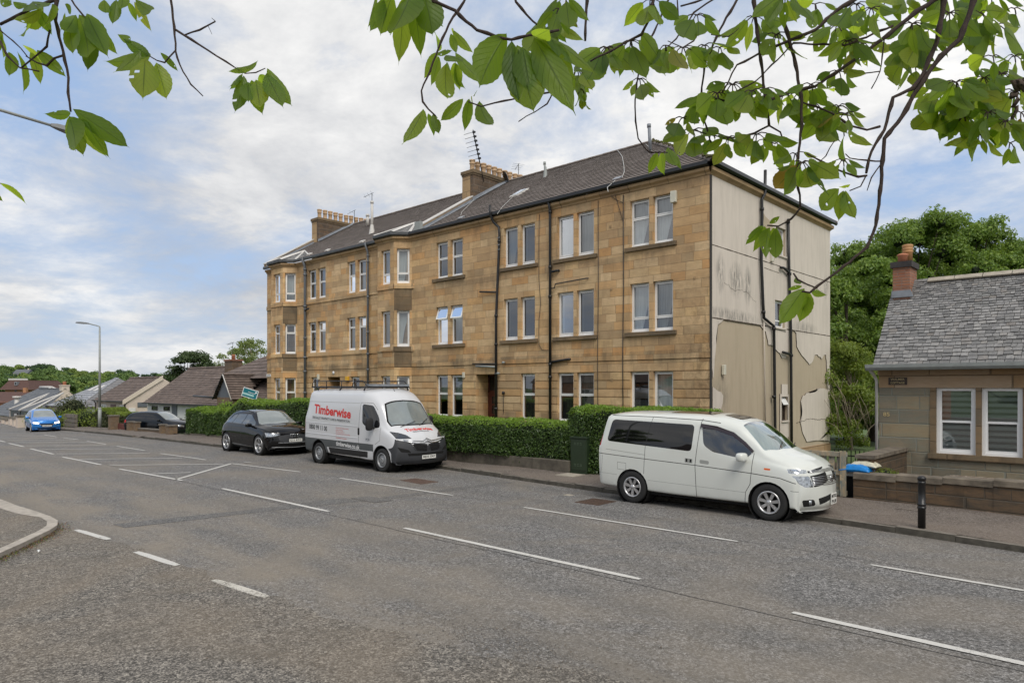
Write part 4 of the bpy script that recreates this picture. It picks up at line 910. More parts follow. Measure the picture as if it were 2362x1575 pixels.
rm = MB(); ridge_tiles(rm, (TXL, RY, RZ+.02), (RXH, RY, RZ+.02)); ridge_tiles(rm, (TXR+.2, EY, EZ+.03), (RXH, RY, RZ+.03), .12); ridge_tiles(rm, (TXR+.2, EYB, EZ+.03), (RXH, RY, RZ+.03), .12)
rm.build('ridge', MT['tile_brown'], roof, recalc=False)
# moss on the hip
mm = MB()
for k in range(260):
    t = random.random(); p = Vector((TXR+.2, EY, EZ+.1)).lerp(Vector((RXH, RY, RZ+.1)), t**1.3); s = random.uniform(.02, .06); q = p+Vector((random.uniform(-.1, .1), random.uniform(-.1, .1), random.uniform(-.04, .03)))
    bm = bmesh.new(); bmesh.ops.create_icosphere(bm, subdivisions=1, radius=s); bmesh.ops.translate(bm, vec=q, verts=bm.verts); mm.bm(bm, 0, True)
mm.build('moss', plain('moss', (.09, .085, .035), 1, .4, 20), roof, recalc=False)
# skews: raised stone copings with lead flashing, at the party wall and the left gable
def skew(X, y0, y1, wd=.16, h=.22):
    s = MB(); a = (X-wd, y0, roofz(y0)); 
    def P(x, y, z): return (x, y, roofz(y)+z)
    s.add([P(X-wd, y0, -.1), P(X+wd, y0, -.1), P(X+wd, y0, h), P(X-wd, y0, h), P(X-wd, y1, -.1), P(X+wd, y1, -.1), P(X+wd, y1, h), P(X-wd, y1, h)], [(0, 1, 2, 3), (0, 4, 5, 1), (1, 5, 6, 2), (3, 7, 4, 0), (4, 7, 6, 5)], 0)
    s.add([P(X-wd-.03, y0-.04, h+.002), P(X+wd+.03, y0-.04, h+.002), P(X+wd+.03, y0-.04, h+.06), P(X-wd-.03, y0-.04, h+.06), P(X-wd-.03, y1, h+.002), P(X+wd+.03, y1, h+.002), P(X+wd+.03, y1, h+.06), P(X-wd-.03, y1, h+.06)], [(0, 1, 2, 3), (0, 4, 5, 1), (1, 5, 6, 2), (2, 6, 7, 3), (3, 7, 4, 0)], 1)
    s.add([P(X+wd+.002, y0, .05), P(X+wd+.30, y0, .045), P(X+wd+.30, y1, .045), P(X+wd+.002, y1, .05), P(X+wd+.002, y0, .14), P(X+wd+.002, y1, .14)], [(0, 1, 2, 3), (0, 3, 5, 4)], 2)
    return s.build('skew', [MT['sandstone_trim'], MT['pale_lead'], MT['lead']], ten)
skew(SKX, EY+.05, 24.3); skew(TXL+.05, EY+.05, 24.3, .15)
m_ = MB(); m_.box(SKX-.2, SKX+.2, EY-.05, EY+.12, 9.86, 10.25); m_.build('skew_putt', MT['grey_gutter'], ten)
# chimney stacks
def stack(X0, X1, Y0, Y1, zt, npots):
    s = MB(); s.box(X0, X1, Y0, Y1, 10.0, zt-.16, 0); s.box(X0-.07, X1+.07, Y0-.07, Y1+.07, zt-.16, zt, 1); s.box(X0-.03, X1+.03, Y0-.03, Y1+.03, zt-.26, zt-.16, 1)
    st = s.build('chimney', [MT['chimney_stone'], MT['sandstone_dark']], ten)
    f = MB(); f.add([(X0-.005, Y0-.006, 10), (X1-.22, Y0-.006, 10), (X1-.22, Y0-.006, zt-.26), (X0-.005, Y0-.006, zt-.26)], [(0, 1, 2, 3)]); f.build('quoin_face', MT['sandstone_trim'], st)
    for k in range(npots):
        y = Y0+.3+(Y1-Y0-.6)*k/(npots-1); p = MB(); xm = (X0+X1)/2+random.uniform(-.02, .02); h = random.uniform(.58, .64)
        p.lathe([(0, 0), (.15, 0), (.145, .05), (.125, .1), (.12, h*.62), (.15, h*.66), (.15, h*.72), (.135, h*.75), (.135, h*.86), (.155, h*.89), (.155, h), (.11, h), (.10, h*.7), (0, h*.7)], (xm, y, zt), 'z', 16)
        p.build('chimney_pot', MT['pot_buff'], st)
    fl = MB(); Y1 = min(Y1, RY)
    for X, sg in ((X1, 1),): fl.add([(X+.004, Y0-.05, roofz(Y0)+.03), (X+.28, Y0-.05, roofz(Y0)+.045), (X+.28, Y1, roofz(Y1)+.045), (X+.004, Y1, roofz(Y1)+.16), (X+.004, Y0-.05, roofz(Y0)+.18)], [(0, 1, 2, 3), (0, 3, 4)])
    fl.build('flashing', MT['lead'], st, recalc=False)
    return st
st1 = stack(-25.95, -25.15, 24.2, 29.2, 13.45, 12); st2 = stack(-40.1, -39.3, 24.1, 29.1, 13.38, 12)
# slated caps of the bays with pale hips
for (a, b, c, d) in BAYS:
    ol = [(a-.1, TY-.2), (b-.06, TY-BP-.22), (c+.06, TY-BP-.22), (d+.1, TY-.2)]; ap = Vector(((b+c)/2+.1, 22.15, roofz(22.15)+.1)); cap = MB()
    base = [Vector((p[0], p[1], 9.84)) for p in ol]; bl = Vector((a-.75, TY+.3, roofz(TY+.3)+.02)); br = Vector((d+.75, TY+.3, roofz(TY+.3)+.02))
    for p, q in zip([bl]+base, base+[br]):
        tiled_slope(cap, p, q, ap, ap, 9, .012, .2)
    co = cap.build('bay_roof', [MT['slate'], MT['tile_edge_shade']], ten, recalc=False)
    hp = MB()
    for p, wd in zip([bl]+base+[br], (.07, .10, .15, .15, .10, .07)):
        dd = (ap-p).normalized(); sd = dd.cross(Vector((0, 0, 1))).normalized()*wd; up = Vector((0, 0, .045))
        hp.add([p-sd+up*.4, p+up*1.6, p+sd+up*.4, ap+sd*.5+up*.4, ap+up*1.6, ap-sd*.5+up*.4], [(0, 1, 4, 5), (1, 2, 3, 4)])
    hp.build('hip_flashing', MT['pale_lead'], co, recalc=False)
# roof windows, vents, flues
def on_roof(px, py):                      # where a pixel ray meets the front slope
    r = (px-1181)/FPX; dX, dY, dZ = AX[0]+r*RT[0], AX[1]+r*RT[1], -(py-HORY)/FPX
    D = (EZ-slp*EY-CAMH)/(dZ-slp*dY); return Vector((dX*D, dY*D, CAMH+dZ*D))
def slopebox(P, w_, l_, h, mat, name, mi2=None):
    n = Vector((0, -slp, 1)).normalized(); u = Vector((0, 1, slp)).normalized(); x = Vector((1, 0, 0)); s = MB(); vs = []
    for hh in (-.02, h):
        for (a, b) in ((-w_/2, -l_/2), (w_/2, -l_/2), (w_/2, l_/2), (-w_/2, l_/2)): vs.append(P+x*a+u*b+n*hh)
    s.add(vs, [(4, 5, 6, 7), (0, 1, 5, 4), (1, 2, 6, 5), (2, 3, 7, 6), (3, 0, 4, 7)]); return s.build(name, MT[mat], ten)
P = on_roof(1198, 447); slopebox(P, .55, .9, .06, 'pale_lead', 'roof_window'); P2_ = P+Vector((0, 0, .03)); g_ = slopebox(P2_, .36, .7, .06, 'pane', 'roof_window_glass')
for (px, py) in ((836, 559), (756, 579), (714, 588), (1064, 505), (1425, 415)): slopebox(on_roof(px, py), .32, .26, .08, 'pale_lead' if py > 550 else 'steel', 'roof_vent')
def flue(px, py, h, r, tilt=0.0, mat='pale_lead', cone=True):
    p = on_roof(px, py); f = MB()
    if cone: f.lathe([(r*2.6, -.15), (r*2.0, .05), (r*1.1, .45), (r, .47)], tuple(p), 'z', 14)
    top_ = p+Vector((-tilt, 0, h)); f.tube([p+Vector((0, 0, .1)), top_], r, 12); f.tube([top_-Vector((0, 0, .12)), top_+Vector((0, 0, .02))], r*1.25, 12)
    return f.build('flue', MT[mat], ten), top_
_, ft = flue(858, 538, 1.75, .075); flue(848, 524, .75, .09, cone=False)
_, fB = flue(1258, 408, .7, .05, .05, 'grey_gutter'); _, fC = flue(1500, 352, 1.15, .065, .06, 'lead', False)
def aerial(base, h, tilt, boomdir, nel, el, boomlen, mat='black_iron', mast=.018, parent=ten):
    a = MB(); base = Vector(base); top_ = base+Vector(tilt)+Vector((0, 0, h)); a.tube([base, top_], mast, 6)
    bd = Vector(boomdir).normalized(); sd = bd.cross((top_-base).normalized()).normalized(); c0 = top_-bd*boomlen*.15
    a.tube([c0, c0+bd*boomlen], .012, 5)
    for k in range(nel):
        p = c0+bd*boomlen*(k+.5)/nel; e = el*(1-.3*k/nel); a.tube([p-sd*e, p+sd*e], .006, 4)
    return a.build('aerial', MT[mat], parent)
# the tall leaning aerial on the right-hand stack: mast with elements up its length
am = MB(); b0 = Vector((-25.1, 24.9, 12.4)); 
D_ = 31.5; tp = at(1091, 300, 35.2); b0 = at(1116, 420, 35.2)
am.tube([b0, tp], .022, 6)
for k in range(7):
    c_ = tp.lerp(b0, .04+.075*k*1.12); e = Vector(RT+(0,)); dirv = Vector((e.x*.95, e.y*.95, .28)).normalized(); am.tube([c_-dirv*.50, c_+dirv*.12], .011, 4); c2 = c_+dirv*.1
    am.box(c_.x-.04, c_.x+.10, c_.y-.04, c_.y+.06, c_.z-.05, c_.z+.03)
am.tube([tp+Vector((0, 0, -.05)), tp.lerp(b0, .62)], .03, 5)
am.build('aerial', MT['black_iron'], st1)
aerial(at(1196, 423, 40), 1.1, (0, 0, 0), (-.8, .4, -.25), 4, .35, .7, parent=st1)
d_ = MB(); dc = at(1171, 409, 36.4); d_.lathe([(0, 0), (.16, .02), (.30, .07), (.36, .12)], (0, 0, 0), 'y', 20); ang = Matrix.Rotation(R(-35), 3, 'Z') @ Matrix.Rotation(R(20), 3, 'X')
d_.v = [tuple(dc+ang @ Vector((v[0], -v[1], v[2]))) for v in d_.v]; d_.tube([dc, dc+Vector((.1, -.35, .1))], .015, 5); d_.tube([dc, dc+Vector((0, .3, -.5))], .02, 5); d_.build('satellite_dish', MT['black_iron'], st1)
aerial(ft-Vector((0, 0, .3)), .75, (0, 0, 0), (-.5, -.5, -.35), 3, .45, .6)
aerial((-39.6, 27.0, 13.3), 1.1, (0, 0, 0), (-.8, -.3, -.3), 1, .3, .7)
# cables over the roof
cb = MB()
def rc(pts, r=.012): 
    q = []
    for p in pts: q.append(on_roof(*p)+Vector((0, -.03, .05)))
    cb.tube(q, r, 5)
rc([(1424, 348), (1436, 364), (1440, 385), (1441, 400), (1436, 413)]); rc([(1420, 420), (1402, 436), (1404, 446)]); rc([(1120, 430), (1090, 468), (1066, 492), (1064, 500)], .010); rc([(1490, 335), (1500, 345), (1505, 352)], .01); rc([(1185, 456), (1160, 480), (1148, 497)], .01)
cb.build('roof_cable', MT['cable_white'], ten, recalc=False)
# ------------------------------------------------------------------ pipes and boxes on the front
def pipe(pts, r=.045, mat='black_iron', name='downpipe', collars=()):
    p = MB(); p.tube(pts, r, 10)
    for c in collars: p.tube([Vector(c)-Vector((0, 0, .05)), Vector(c)+Vector((0, 0, .05))], r*1.35, 10)
    return p.build(name, MT[mat], ten)
def fy(px, py, off=.09): x, z = onY(px, py, TY-off); return (x, TY-off, z)
Pa = fy(1138, 492); pipe([(Pa[0], TY-.3, 10.15), (Pa[0], TY-.28, 9.75), (Pa[0]+.02, TY-.09, 9.45), (Pa[0]+.32, TY-.09, 9.2), (Pa[0]+.36, TY-.09, 8.9), (Pa[0]+.33, TY-.09, 8.2), (Pa[0]+.16, TY-.09, 5.4), (Pa[0]+.16, TY-.09, .2)], .055, collars=[(Pa[0]+.34, TY-.09, 8.6), (Pa[0]+.16, TY-.09, 5.5), (Pa[0]+.16, TY-.09, 4.3), (Pa[0]+.16, TY-.09, 3.05), (Pa[0]+.16, TY-.09, 1.6)])
st = MB(); 
for z in (8.75, 8.45, 8.25): st.tube([(Pa[0]+.27, TY-.15, z), (Pa[0]+.42, TY-.15, z)], .016, 6)
st.build('pipe_bracket', MT['steel'], ten)
X2 = -17.40; pipe([(X2, TY-.22, 9.8), (X2, TY-.1, 9.45), (X2, TY-.09, 9.2), (X2, TY-.09, .1)], .055, collars=[(X2, TY-.09, z) for z in (9.35, 7.2, 6.05, 3.4, 2.9, .9)])
pipe([fy(1107, 673), fy(1143, 674)], .04, name='waste_pipe'); pipe([fy(1090, 839, .12), fy(1143, 839, .12)], .03, name='waste_pipe'); pipe([fy(1098, 844), fy(1143, 846)], .05, 'grey_gutter', 'waste_pipe')
pipe([fy(1272, 627), fy(1286, 624), (fy(1286, 624)[0], TY+.02, fy(1286, 624)[2])], .05, name='waste_pipe'); pipe([fy(1270, 666), fy(1279, 664), fy(1281, 655), fy(1352, 642), (fy(1354, 641)[0], TY+.02, fy(1354, 641)[2])], .024, 'cable_dark', 'waste_pipe')
pipe([fy(1271, 835), fy(1312, 828), (fy(1314, 828)[0], TY+.02, fy(1314, 828)[2])], .045, name='waste_pipe')
for X_ in (-29.46, -35.52): pipe([(X_, TY-.3, 9.85), (X_, TY-.12, 9.4), (X_, TY-.1, 9.1), (X_, TY-.1, .1)], .055 if X_ > -30 else .075, 'grey_pipe', collars=[(X_, TY-.1, z) for z in (9.2, 8.9, 7.1, 5.3, 4.2, 3.4, 2.2)])
pipe([(-35.5, TY-.12, 6.85), (-35.1, TY-.12, 6.95)], .05, name='waste_pipe')
cl = MB()
for px in (1380, 1438): x = fy(px, 500, .02)[0]; cl.tube([(x, TY-.03, 9.4), (x+.01, TY-.03, 6), (x-.01, TY-.05, 3.6), (x, TY-.03, .3)], .013 if px < 1400 else .018, 5)
cl.tube([fy(1409, 440, .03), fy(1412, 455, .03), fy(1425, 463, .03), fy(1438, 468, .03)], .01, 5); cl.tube([fy(1416, 440, .03), fy(1428, 480, .03), fy(1437, 510, .03)], .01, 5)
cl.tube([fy(1244, 494, .03), fy(1243, 560, .03), fy(1243, 640, .03), fy(1247, 700, .03), fy(1243, 740, .03), fy(1243, 795, .03), fy(1250, 807, .03), fy(1266, 808, .03)], .011, 5)
cl.tube([fy(1161, 908, .05), fy(1161, 955, .05)], .014, 5)
cl.build('wall_cable', MT['cable_dark'], ten)
def wbox(px, py, w_, h_, d_, mat, name='alarm_box', off=0): 
    x, z = onY(px, py, TY); b = MB(); b.box(x-w_/2, x+w_/2, TY-d_, TY, z-h_/2, z+h_/2, bev=.02); return b.build(name, MT[mat], ten)
wbox(1556, 455, .22, .40, .12, 'box_cream', 'telephone_box'); wbox(1071, 865, .13, .25, .08, 'box_cream', 'meter_box'); wbox(736, 869, .16, .30, .1, 'box_cream', 'meter_box'); wbox(803, 874, .25, .26, .12, 'box_yellow', 'alarm_box')
lm = MB(); p_ = fy(1161, 906, .12); lm.lathe([(0, 0), (.05, 0), (.07, .1), (.03, .14), (0, .14)], (p_[0], p_[1], p_[2]-.07), 'z', 12); lm.build('lamp', MT['black_iron'], ten)
lm = MB(); 
for (px, py) in ((1163, 836), (1151, 861)): lm = MB(); p_ = fy(px, py, .1); lm.lathe([(0, 0), (.05, 0), (.05, .12), (0, .12)], (p_[0], p_[1]-.1, p_[2]), 'y', 12); lm.build('lamp', MT['grey_gutter'], ten)
# iron wall ties
wt = MB()
for (px, py) in ((1408, 523), (1598, 430), (1602, 642), (1410, 667), (1411, 877), (1622, 884)): x, z = onY(px, py, TY); wt.box(x-.05, x+.05, TY-.008, TY, z-.05, z+.05); wt.box(x-.02, x+.02, TY-.02, TY-.008, z-.02, z+.02)
wt.build('wall_tie', MT['sandstone_trim'], ten)
# pipes on the gable
def gx_(px, py, off=.09): y, z = onX(px, py, TXR+off); return (TXR+off, y, z)
a0 = gx_(1757, 470)
pipe([(TXR+.16, a0[1]+.15, 10.45), (TXR+.16, a0[1]+.12, 9.6), (TXR+.1, a0[1]-.02, 9.35), (TXR+.1, a0[1], 8.9), gx_(1756, 600, .1), gx_(1760, 700, .1), gx_(1762, 733, .1), gx_(1785, 752, .1), gx_(1786, 820, .1), gx_(1788, 1000, .1), gx_(1789, 1060, .1)], .055, collars=[(TXR+.1, a0[1], 9.0), gx_(1761, 720, .1), gx_(1785, 758, .1), gx_(1785, 915, .1), gx_(1788, 1001, .1)])
b1_ = gx_(1818, 505); pipe([b1_, gx_(1820, 620), gx_(1824, 760), gx_(1825, 900), gx_(1826, 1045)], .055, collars=[gx_(1818, 512), gx_(1821, 632), gx_(1825, 820)])
pipe([gx_(1801, 617), gx_(1808, 618), gx_(1822, 631)], .05, name='waste_pipe'); pipe([gx_(1806, 812), gx_(1826, 818)], .05, name='waste_pipe')
pipe([gx_(1762, 740, .05), gx_(1763, 800, .05), gx_(1765, 980, .05)], .025, 'gable_coat', 'cable_duct')
for (px, py, w_, h_) in ((1670, 853, .16, .34), (1781, 593, .18, .34)):
    y, z = onX(px, py, TXR+.05); b = MB(); b.box(TXR, TXR+.1, y-w_/2, y+w_/2, z-h_/2, z+h_/2, bev=.015); b.build('meter_box', MT['box_cream'], ten)
# ------------------------------------------------------------------ the slated cottage on the right
CY, CXL, CXR, CYB = 19.0, -5.1, 6.5, 24.6; CEZ, CRZ = 3.02, 5.27; CRY = 20.6
cot = thing('cottage', 'single-storey stone cottage with grey slate roof and brick chimney', 'cottage', (0, 19, 0))
CW = [(-3.86, -3.06, .93, 2.49), (-2.95, -2.18, .93, 2.49), (.2, 1.0, .93, 2.49), (1.12, 1.92, .93, 2.49)]
def cdepth(u, z):
    for a, b, c, d in CW:
        if a < u < b and c < z < d: return None
    if z > 2.49: return -.012
    for (a, b) in ((-4.02, -2.03), (.05, 2.05)):
        if a < u < b and .8 < z < .93: return -.07
    for (a, b) in ((-3.98, -3.86), (-3.06, -2.95), (-2.18, -2.06)):
        if a < u < b and .93 < z < 2.49: return -.02
    return 0.0
cm = MB(); wall_grid(cm, [CXL, CXR, -3.98, -2.06, -4.02, -2.03, .05, 2.05]+[k for c in CW for k in c[:2]], [-.4, .8, .93, 2.49, 2.92], cdepth, lambda u, z, d: (u, CY+d, z), lambda u, z: 1 if z > 2.49 else (2 if (.8 < z < .93 and (-4.02 < u < -2.03)) or (.93 < z < 2.49 and (-3.98 < u < -3.86 or -3.06 < u < -2.95 or -2.18 < u < -2.06)) else 0), reveal=.16)
cm.add([(CXL, CY, -.4), (CXL, CYB, -.4), (CXL, CYB, 2.92), (CXL, CY, 2.92)], [(0, 1, 2, 3)]); cm.add([(CXL, CY, 2.92), (CXL, CYB, 2.92), (CXL, CRY, CRZ-.05)], [(0, 1, 2)]); cm.add([(CXL, CYB, -.4), (CXR, CYB, -.4), (CXR, CYB, 2.92), (CXL, CYB, 2.92)], [(0, 1, 2, 3)])
cm.box(CXL-.02, CXR, CY-.05, CY+.02, 2.80, 2.93, 1)
cm.build('wall', [MT['cottage_stone'], MT['cottage_band'], MT['sandstone_dark']], cot)
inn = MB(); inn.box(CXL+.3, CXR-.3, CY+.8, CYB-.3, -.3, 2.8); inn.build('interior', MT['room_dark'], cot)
for i, (a, b, c, d) in enumerate(CW):    # sash windows with striped roller blinds
    f = MB(); t = .075; y = CY+.07
    for (p, q, r_, s_) in ((a, a+t, c+.06, d), (b-t, b, c+.06, d), (a+t, b-t, d-t, d), (a, b, c, c+.06)): f.box(p, q, y, y+.08, r_, s_)
    m2 = (c+d)/2-.02; f.box(a+t, b-t, y+.02, y+.06, m2-.025, m2+.025); f.box(a+t, b-t, y+.012, y+.055, c+.06, c+.115); f.box(a+t, a+t+.04, y+.012, y+.055, c+.115, m2-.025); f.box(b-t-.04, b-t, y+.012, y+.055, c+.115, m2-.025)
    f.box(a+t, a+t+.03, y+.03, y+.06, m2+.025, d-t); f.box(b-t-.03, b-t, y+.03, y+.06, m2+.025, d-t)
    wo_ = f.build('window', MT['upvc'], cot)
    p = MB(); p.add([(a+t, y+.05, c+.1), (b-t, y+.05, c+.1), (b-t, y+.05, d-t), (a+t, y+.05, d-t)], [(0, 1, 2, 3)]); p.build('pane', MT['pane'], wo_)
    p = MB(); p.add([(a, y+.14, c), (b, y+.14, c), (b, y+.14, d), (a, y+.14, d)], [(0, 1, 2, 3)]); p.build('blind', MT['roller_blind'], wo_)
# individual slates
sm = MB(); cs = (CRZ-CEZ)/(CRY-(CY-.3)); un = Vector((0, 1, cs)).normalized(); nn = Vector((0, -cs, 1)).normalized(); SLn = math.hypot(CRY-CY+.3, CRZ-CEZ); base = Vector((0, CY-.3, CEZ))
row = 0; s_ = 0.0
while s_ < SLn:
    hgt = .125-.055*(s_/SLn); x = CXL-.06+random.uniform(-.1, 0) if row % 2 else CXL-.06
    if x < CXL-.06: x = CXL-.06
    while x < 4.0:
        w_ = random.uniform(.09, .20)*(1-.25*s_/SLn)+.02; th = random.uniform(.012, .024); l_ = hgt*1.9; dz = random.uniform(-.006, .008)
        lo = s_+random.uniform(-.012, .012); sk = random.uniform(-.008, .008)
        p = [base+Vector((x+.004, 0, 0))+un*lo, base+Vector((x+w_-.006, 0, 0))+un*(lo+sk)]
        q = [base+Vector((x+w_-.006, 0, 0))+un*(s_+l_), base+Vector((x+.004, 0, 0))+un*(s_+l_)]
        u0 = nn*(.02+th+dz); u1 = nn*.006
        ch = .25*w_ if random.random() < .3 else .04*w_
        sm.add([p[0]+u0+Vector((0, 0, 0)), p[0]+u0+Vector((ch, 0, 0))-un*.006, p[1]+u0-Vector((ch, 0, 0))-un*.004, p[1]+u0, q[0]+u1, q[1]+u1, p[0], p[1]], [(0, 1, 2, 3, 4, 5), (6, 7, 3, 2, 1, 0), (7, 4, 3), (6, 0, 5)])
        x += w_
    s_ += hgt; row += 1
rf = sm.build('roof', MT['slate'], cot, recalc=False)
b = MB(); b.add([(CXL-.05, CY-.3, CEZ-.01), (CXR, CY-.3, CEZ-.01), (CXR, CRY, CRZ-.01), (CXL-.05, CRY, CRZ-.01)], [(0, 1, 2, 3)]); b.add([(CXL-.05, CYB+.3, CEZ-.01), (CXR, CYB+.3, CEZ-.01), (CXR, CRY, CRZ-.01), (CXL-.05, CRY, CRZ-.01)], [(0, 1, 2, 3)]); b.build('roof_boards', MT['slate_far'], rf)
b = MB(); xr = -4.35
while xr < 5: b.prism([(CRY-.16, CRZ-.03), (CRY, CRZ+.075), (CRY+.16, CRZ-.03), (CRY+.13, CRZ-.06), (CRY, CRZ+.03), (CRY-.13, CRZ-.06)], 'x', xr, xr+.58); xr += .6
b.build('ridge', MT['concrete_pale'], rf)
b = MB(); gpf = [(CY-.30, CEZ+.03), (CY-.31, CEZ-.06), (CY-.36, CEZ-.11), (CY-.42, CEZ-.10), (CY-.46, CEZ-.04), (CY-.47, CEZ+.04), (CY-.45, CEZ+.04), (CY-.44, CEZ-.02)]
vs = [(x, y, z) for x in (CXL-.2, CXR) for (y, z) in gpf]; b.add(vs, [(k, k+1, 8+k+1, 8+k) for k in range(7)]+[tuple(range(8))])
b.build('gutter', MT['grey_gutter'], cot, recalc=False)
b = MB(); b.box(CXL-.03, CXR, CY-.28, CY-.01, CEZ-.09, CEZ-.03); b.build('soffit', MT['sandstone_dark'], cot)
b = MB(); b.tube([(CXL-.12, CY-.3, CEZ-.1), (CXL-.1, CY-.1, CEZ-.2), (CXL-.06, CY+.02, CEZ-.35), (CXL-.06, CY+.02, 0)], .04, 8); b.build('downpipe', MT['pale_lead'], cot)
# brick chimney, slightly out over the gable
kx0, kx1, ky0, ky1 = -5.08, -4.68, 20.15, 20.85; c_ = MB(); c_.box(kx0, kx1, ky0, ky1, 4.2, 5.62, 0); c_.box(kx0-.05, kx1+.05, ky0-.05, ky1+.05, 5.62, 5.77, 1)
c_.prism([(kx0-.02, 4.84), (kx1+.08, 4.84), (kx1+.02, 5.02), (kx0-.02, 5.02)], 'y', ky0-.04, ky0-.004, 2)
chm = c_.build('chimney', [MT['brick_red'], plain('chimney_cap', (.05, .045, .045), .9, .3), MT['lead']], cot)
p = MB(); cx, cy = kx0+.19, ky0+.18; p.lathe([(0, 0), (.115, 0), (.112, .16), (.135, .18), (.135, .21), (.08, .23), (0, .23)], (cx, cy, 5.77), 'z', 20); p.build('chimney_pot', MT['pot_red'], chm)
p = MB(); cx, cy = kx0+.23, ky0+.5; p.lathe([(0, 0), (.12, 0), (.115, .28), (.135, .30), (.135, .33), (.115, .345), (.135, .37), (.135, .40), (.115, .415), (.135, .45), (.13, .50), (.085, .515), (0, .515)], (cx, cy, 5.77), 'z', 20); p.build('chimney_pot', MT['pot_amber'], chm)
# name plate and number
s = MB(); s.box(-5.0+.12, -4.47, CY-.03, CY-.012, 2.56, 2.74); sg_ = s.build('name_plate', MT['sign_panel_dark'], cot)
t_ = MB(); put_text(t_, 'WALMER', .31, .055, lambda u, v: (-4.675+u, CY-.034, 2.695+v), bold=.01); put_text(t_, 'COTTAGE', .31, .055, lambda u, v: (-4.675+u, CY-.034, 2.61+v), bold=.01); t_.build('lettering', MT['gold_letter'], sg_)
t_ = MB(); put_text(t_, '85', .15, .10, lambda u, v: (-4.93+u, CY-.012, 1.83+v), bold=.02); t_.build('house_number', MT['gold_letter'], cot)
s = MB()
for z in (.28, .42): s.box(-3.4, -2.2, 17.35, 17.5, z, z+.10, bev=.01)
s.box(-3.35, -2.25, 17.5, 17.9, .52, .56); s.box(-3.3, -3.2, 17.4, 17.85, .0, .52); s.box(-2.4, -2.3, 17.4, 17.85, .0, .52)
single(s, 'garden_bench', MT['worn_wood'], 'weathered bench of flaking planks behind the low wall under the cottage window', 'bench')
# boundary wall with coping, return wall to the cottage
def stone_wall(x0, x1, y0, y1, z0, z1):
    b = MB(); n = 14; top_ = []; 
    for k in range(n): 
        a, c = x0+(x1-x0)*k/n, x0+(x1-x0)*(k+1)/n; ya, yc = y0(a), y0(c); z1 = y1(a); j = random.uniform(-.01, .01); d = random.uniform(-.015, .015)
        b.add([(a, ya+d, z0), (c, yc+d, z0), (c, yc+d, z1-.13), (a, ya+d, z1-.13), (a, ya+.3, z0), (c, yc+.3, z0), (c, yc+.3, z1-.13), (a, ya+.3, z1-.13)], [(0, 1, 2, 3), (5, 4, 7, 6), (1, 5, 6, 2), (4, 0, 3, 7)], 0)
        b.add([(a+.003, ya-.03+d, z1-.13), (c-.003, yc-.03+d, z1-.13), (c-.003, yc-.02+d, z1-.02+j), (a+.003, ya-.02+d, z1-.02+j), (a+.003, ya+.03, z1+j), (c-.003, yc+.03, z1+j), (c-.003, yc+.32, z1+j), (a+.003, ya+.32, z1+j)], [(0, 1, 2, 3), (3, 2, 5, 4), (4, 5, 6, 7), (0, 3, 4), (1, 5, 2)], 1)
    return b
b = stone_wall(-4.78, 7, lambda x: interp(x, [(-5, 15.95), (-1.8, 15.72), (7, 15.3)]), lambda x: interp(x, [(-4.8, .67), (-1.8, .79), (7, .9)]), 0, .78); 
b.box(-4.80, -4.48, 16.25, CY, 0, .95, 0); b.box(-4.84, -4.44, 16.22, CY, .95, 1.03, 1)
single(b, 'boundary_wall', [MT['wall_stone'], plain('coping_stone', (.15, .125, .095), .95, .45, 4, .8)], 'low sandstone boundary wall with rounded coping in front of the cottage', 'wall')
yard = MB(); yard.add([(-10.6, 16.0, .02), (8, 15.9, .02), (8, 19, .02), (-10.6, 19, .02)], [(0, 1, 2, 3)]); yard.add([(-10.6, 19, .02), (-5.1, 19, .02), (-5.1, 34, -.45), (-10.6, 34, -.45)], [(0, 1, 2, 3)]); tag(yard.build('yard', MT['soil'], recalc=False), kind='structure')
# black railings at the far end of the passage
rl = thing('railings', 'black iron railings closing the passage between tenement and cottage', 'railings', (-7.8, 24, 0)); b = MB()
for z in (-.25, .25): b.box(-7.9, -5.15, 24, 24.04, z, z+.04)
b.build('rail', MT['black_iron'], rl); b = MB(); x = -7.8
while x < -5.2: b.box(x-.012, x+.012, 24.01, 24.03, -.5, .40); b.tube([(x, 24.02, .40), (x, 24.02, .48)], [.022, .003], 6); x += .13
b.build('bar', MT['black_iron'], rl)
# wooden pallets stood on end as a gate
def pallet(loc, rz, label, tilt=0):
    t = thing('pallet_gate', label, 'pallet', loc); t.rotation_euler = (tilt, 0, rz); p = MB(); L, H = 1.55, 1.0; ox, oy, oz = loc
    def B(name, x0, x1, y0, y1, z0, z1): p.box(ox+x0, ox+x1, oy+y0, oy+y1, oz+z0, oz+z1, bev=.006)
    for z in (.03, .47, .87): B('', 0, L, -.02, .02, z, z+.11)
    x = .02
    k = 0
    while x < L-.1: B('', x, x+.12, .022, .042, .02, .98); x += .165; k += 1
    for x in (.0, L-.13): B('', x, x+.13, -.045, -.022, .01, 1.0)
    for z in (.03, .87): B('', 0, L, .045, .085, z, z+.1)
    p.build('boards', MT['pallet_wood'], t); return t
gpos = ground_pt = None
def gnd(px, py, z=0.0):
    D = FPX*(CAMH-z)/(py-HORY); r = (px-1181)/FPX*D; return (D*AX[0]+r*RT[0], D*AX[1]+r*RT[1])
ge = gnd(1962, 1150, .1); pallet((ge[0]-1.66, ge[1]+.02, .11), R(3), 'weathered blue and bare wood pallet standing as a gate beside the white people carrier')
pallet((-8.6, 16.35, .1), R(0), 'grey weathered pallet standing behind the bonnet of the white people carrier')
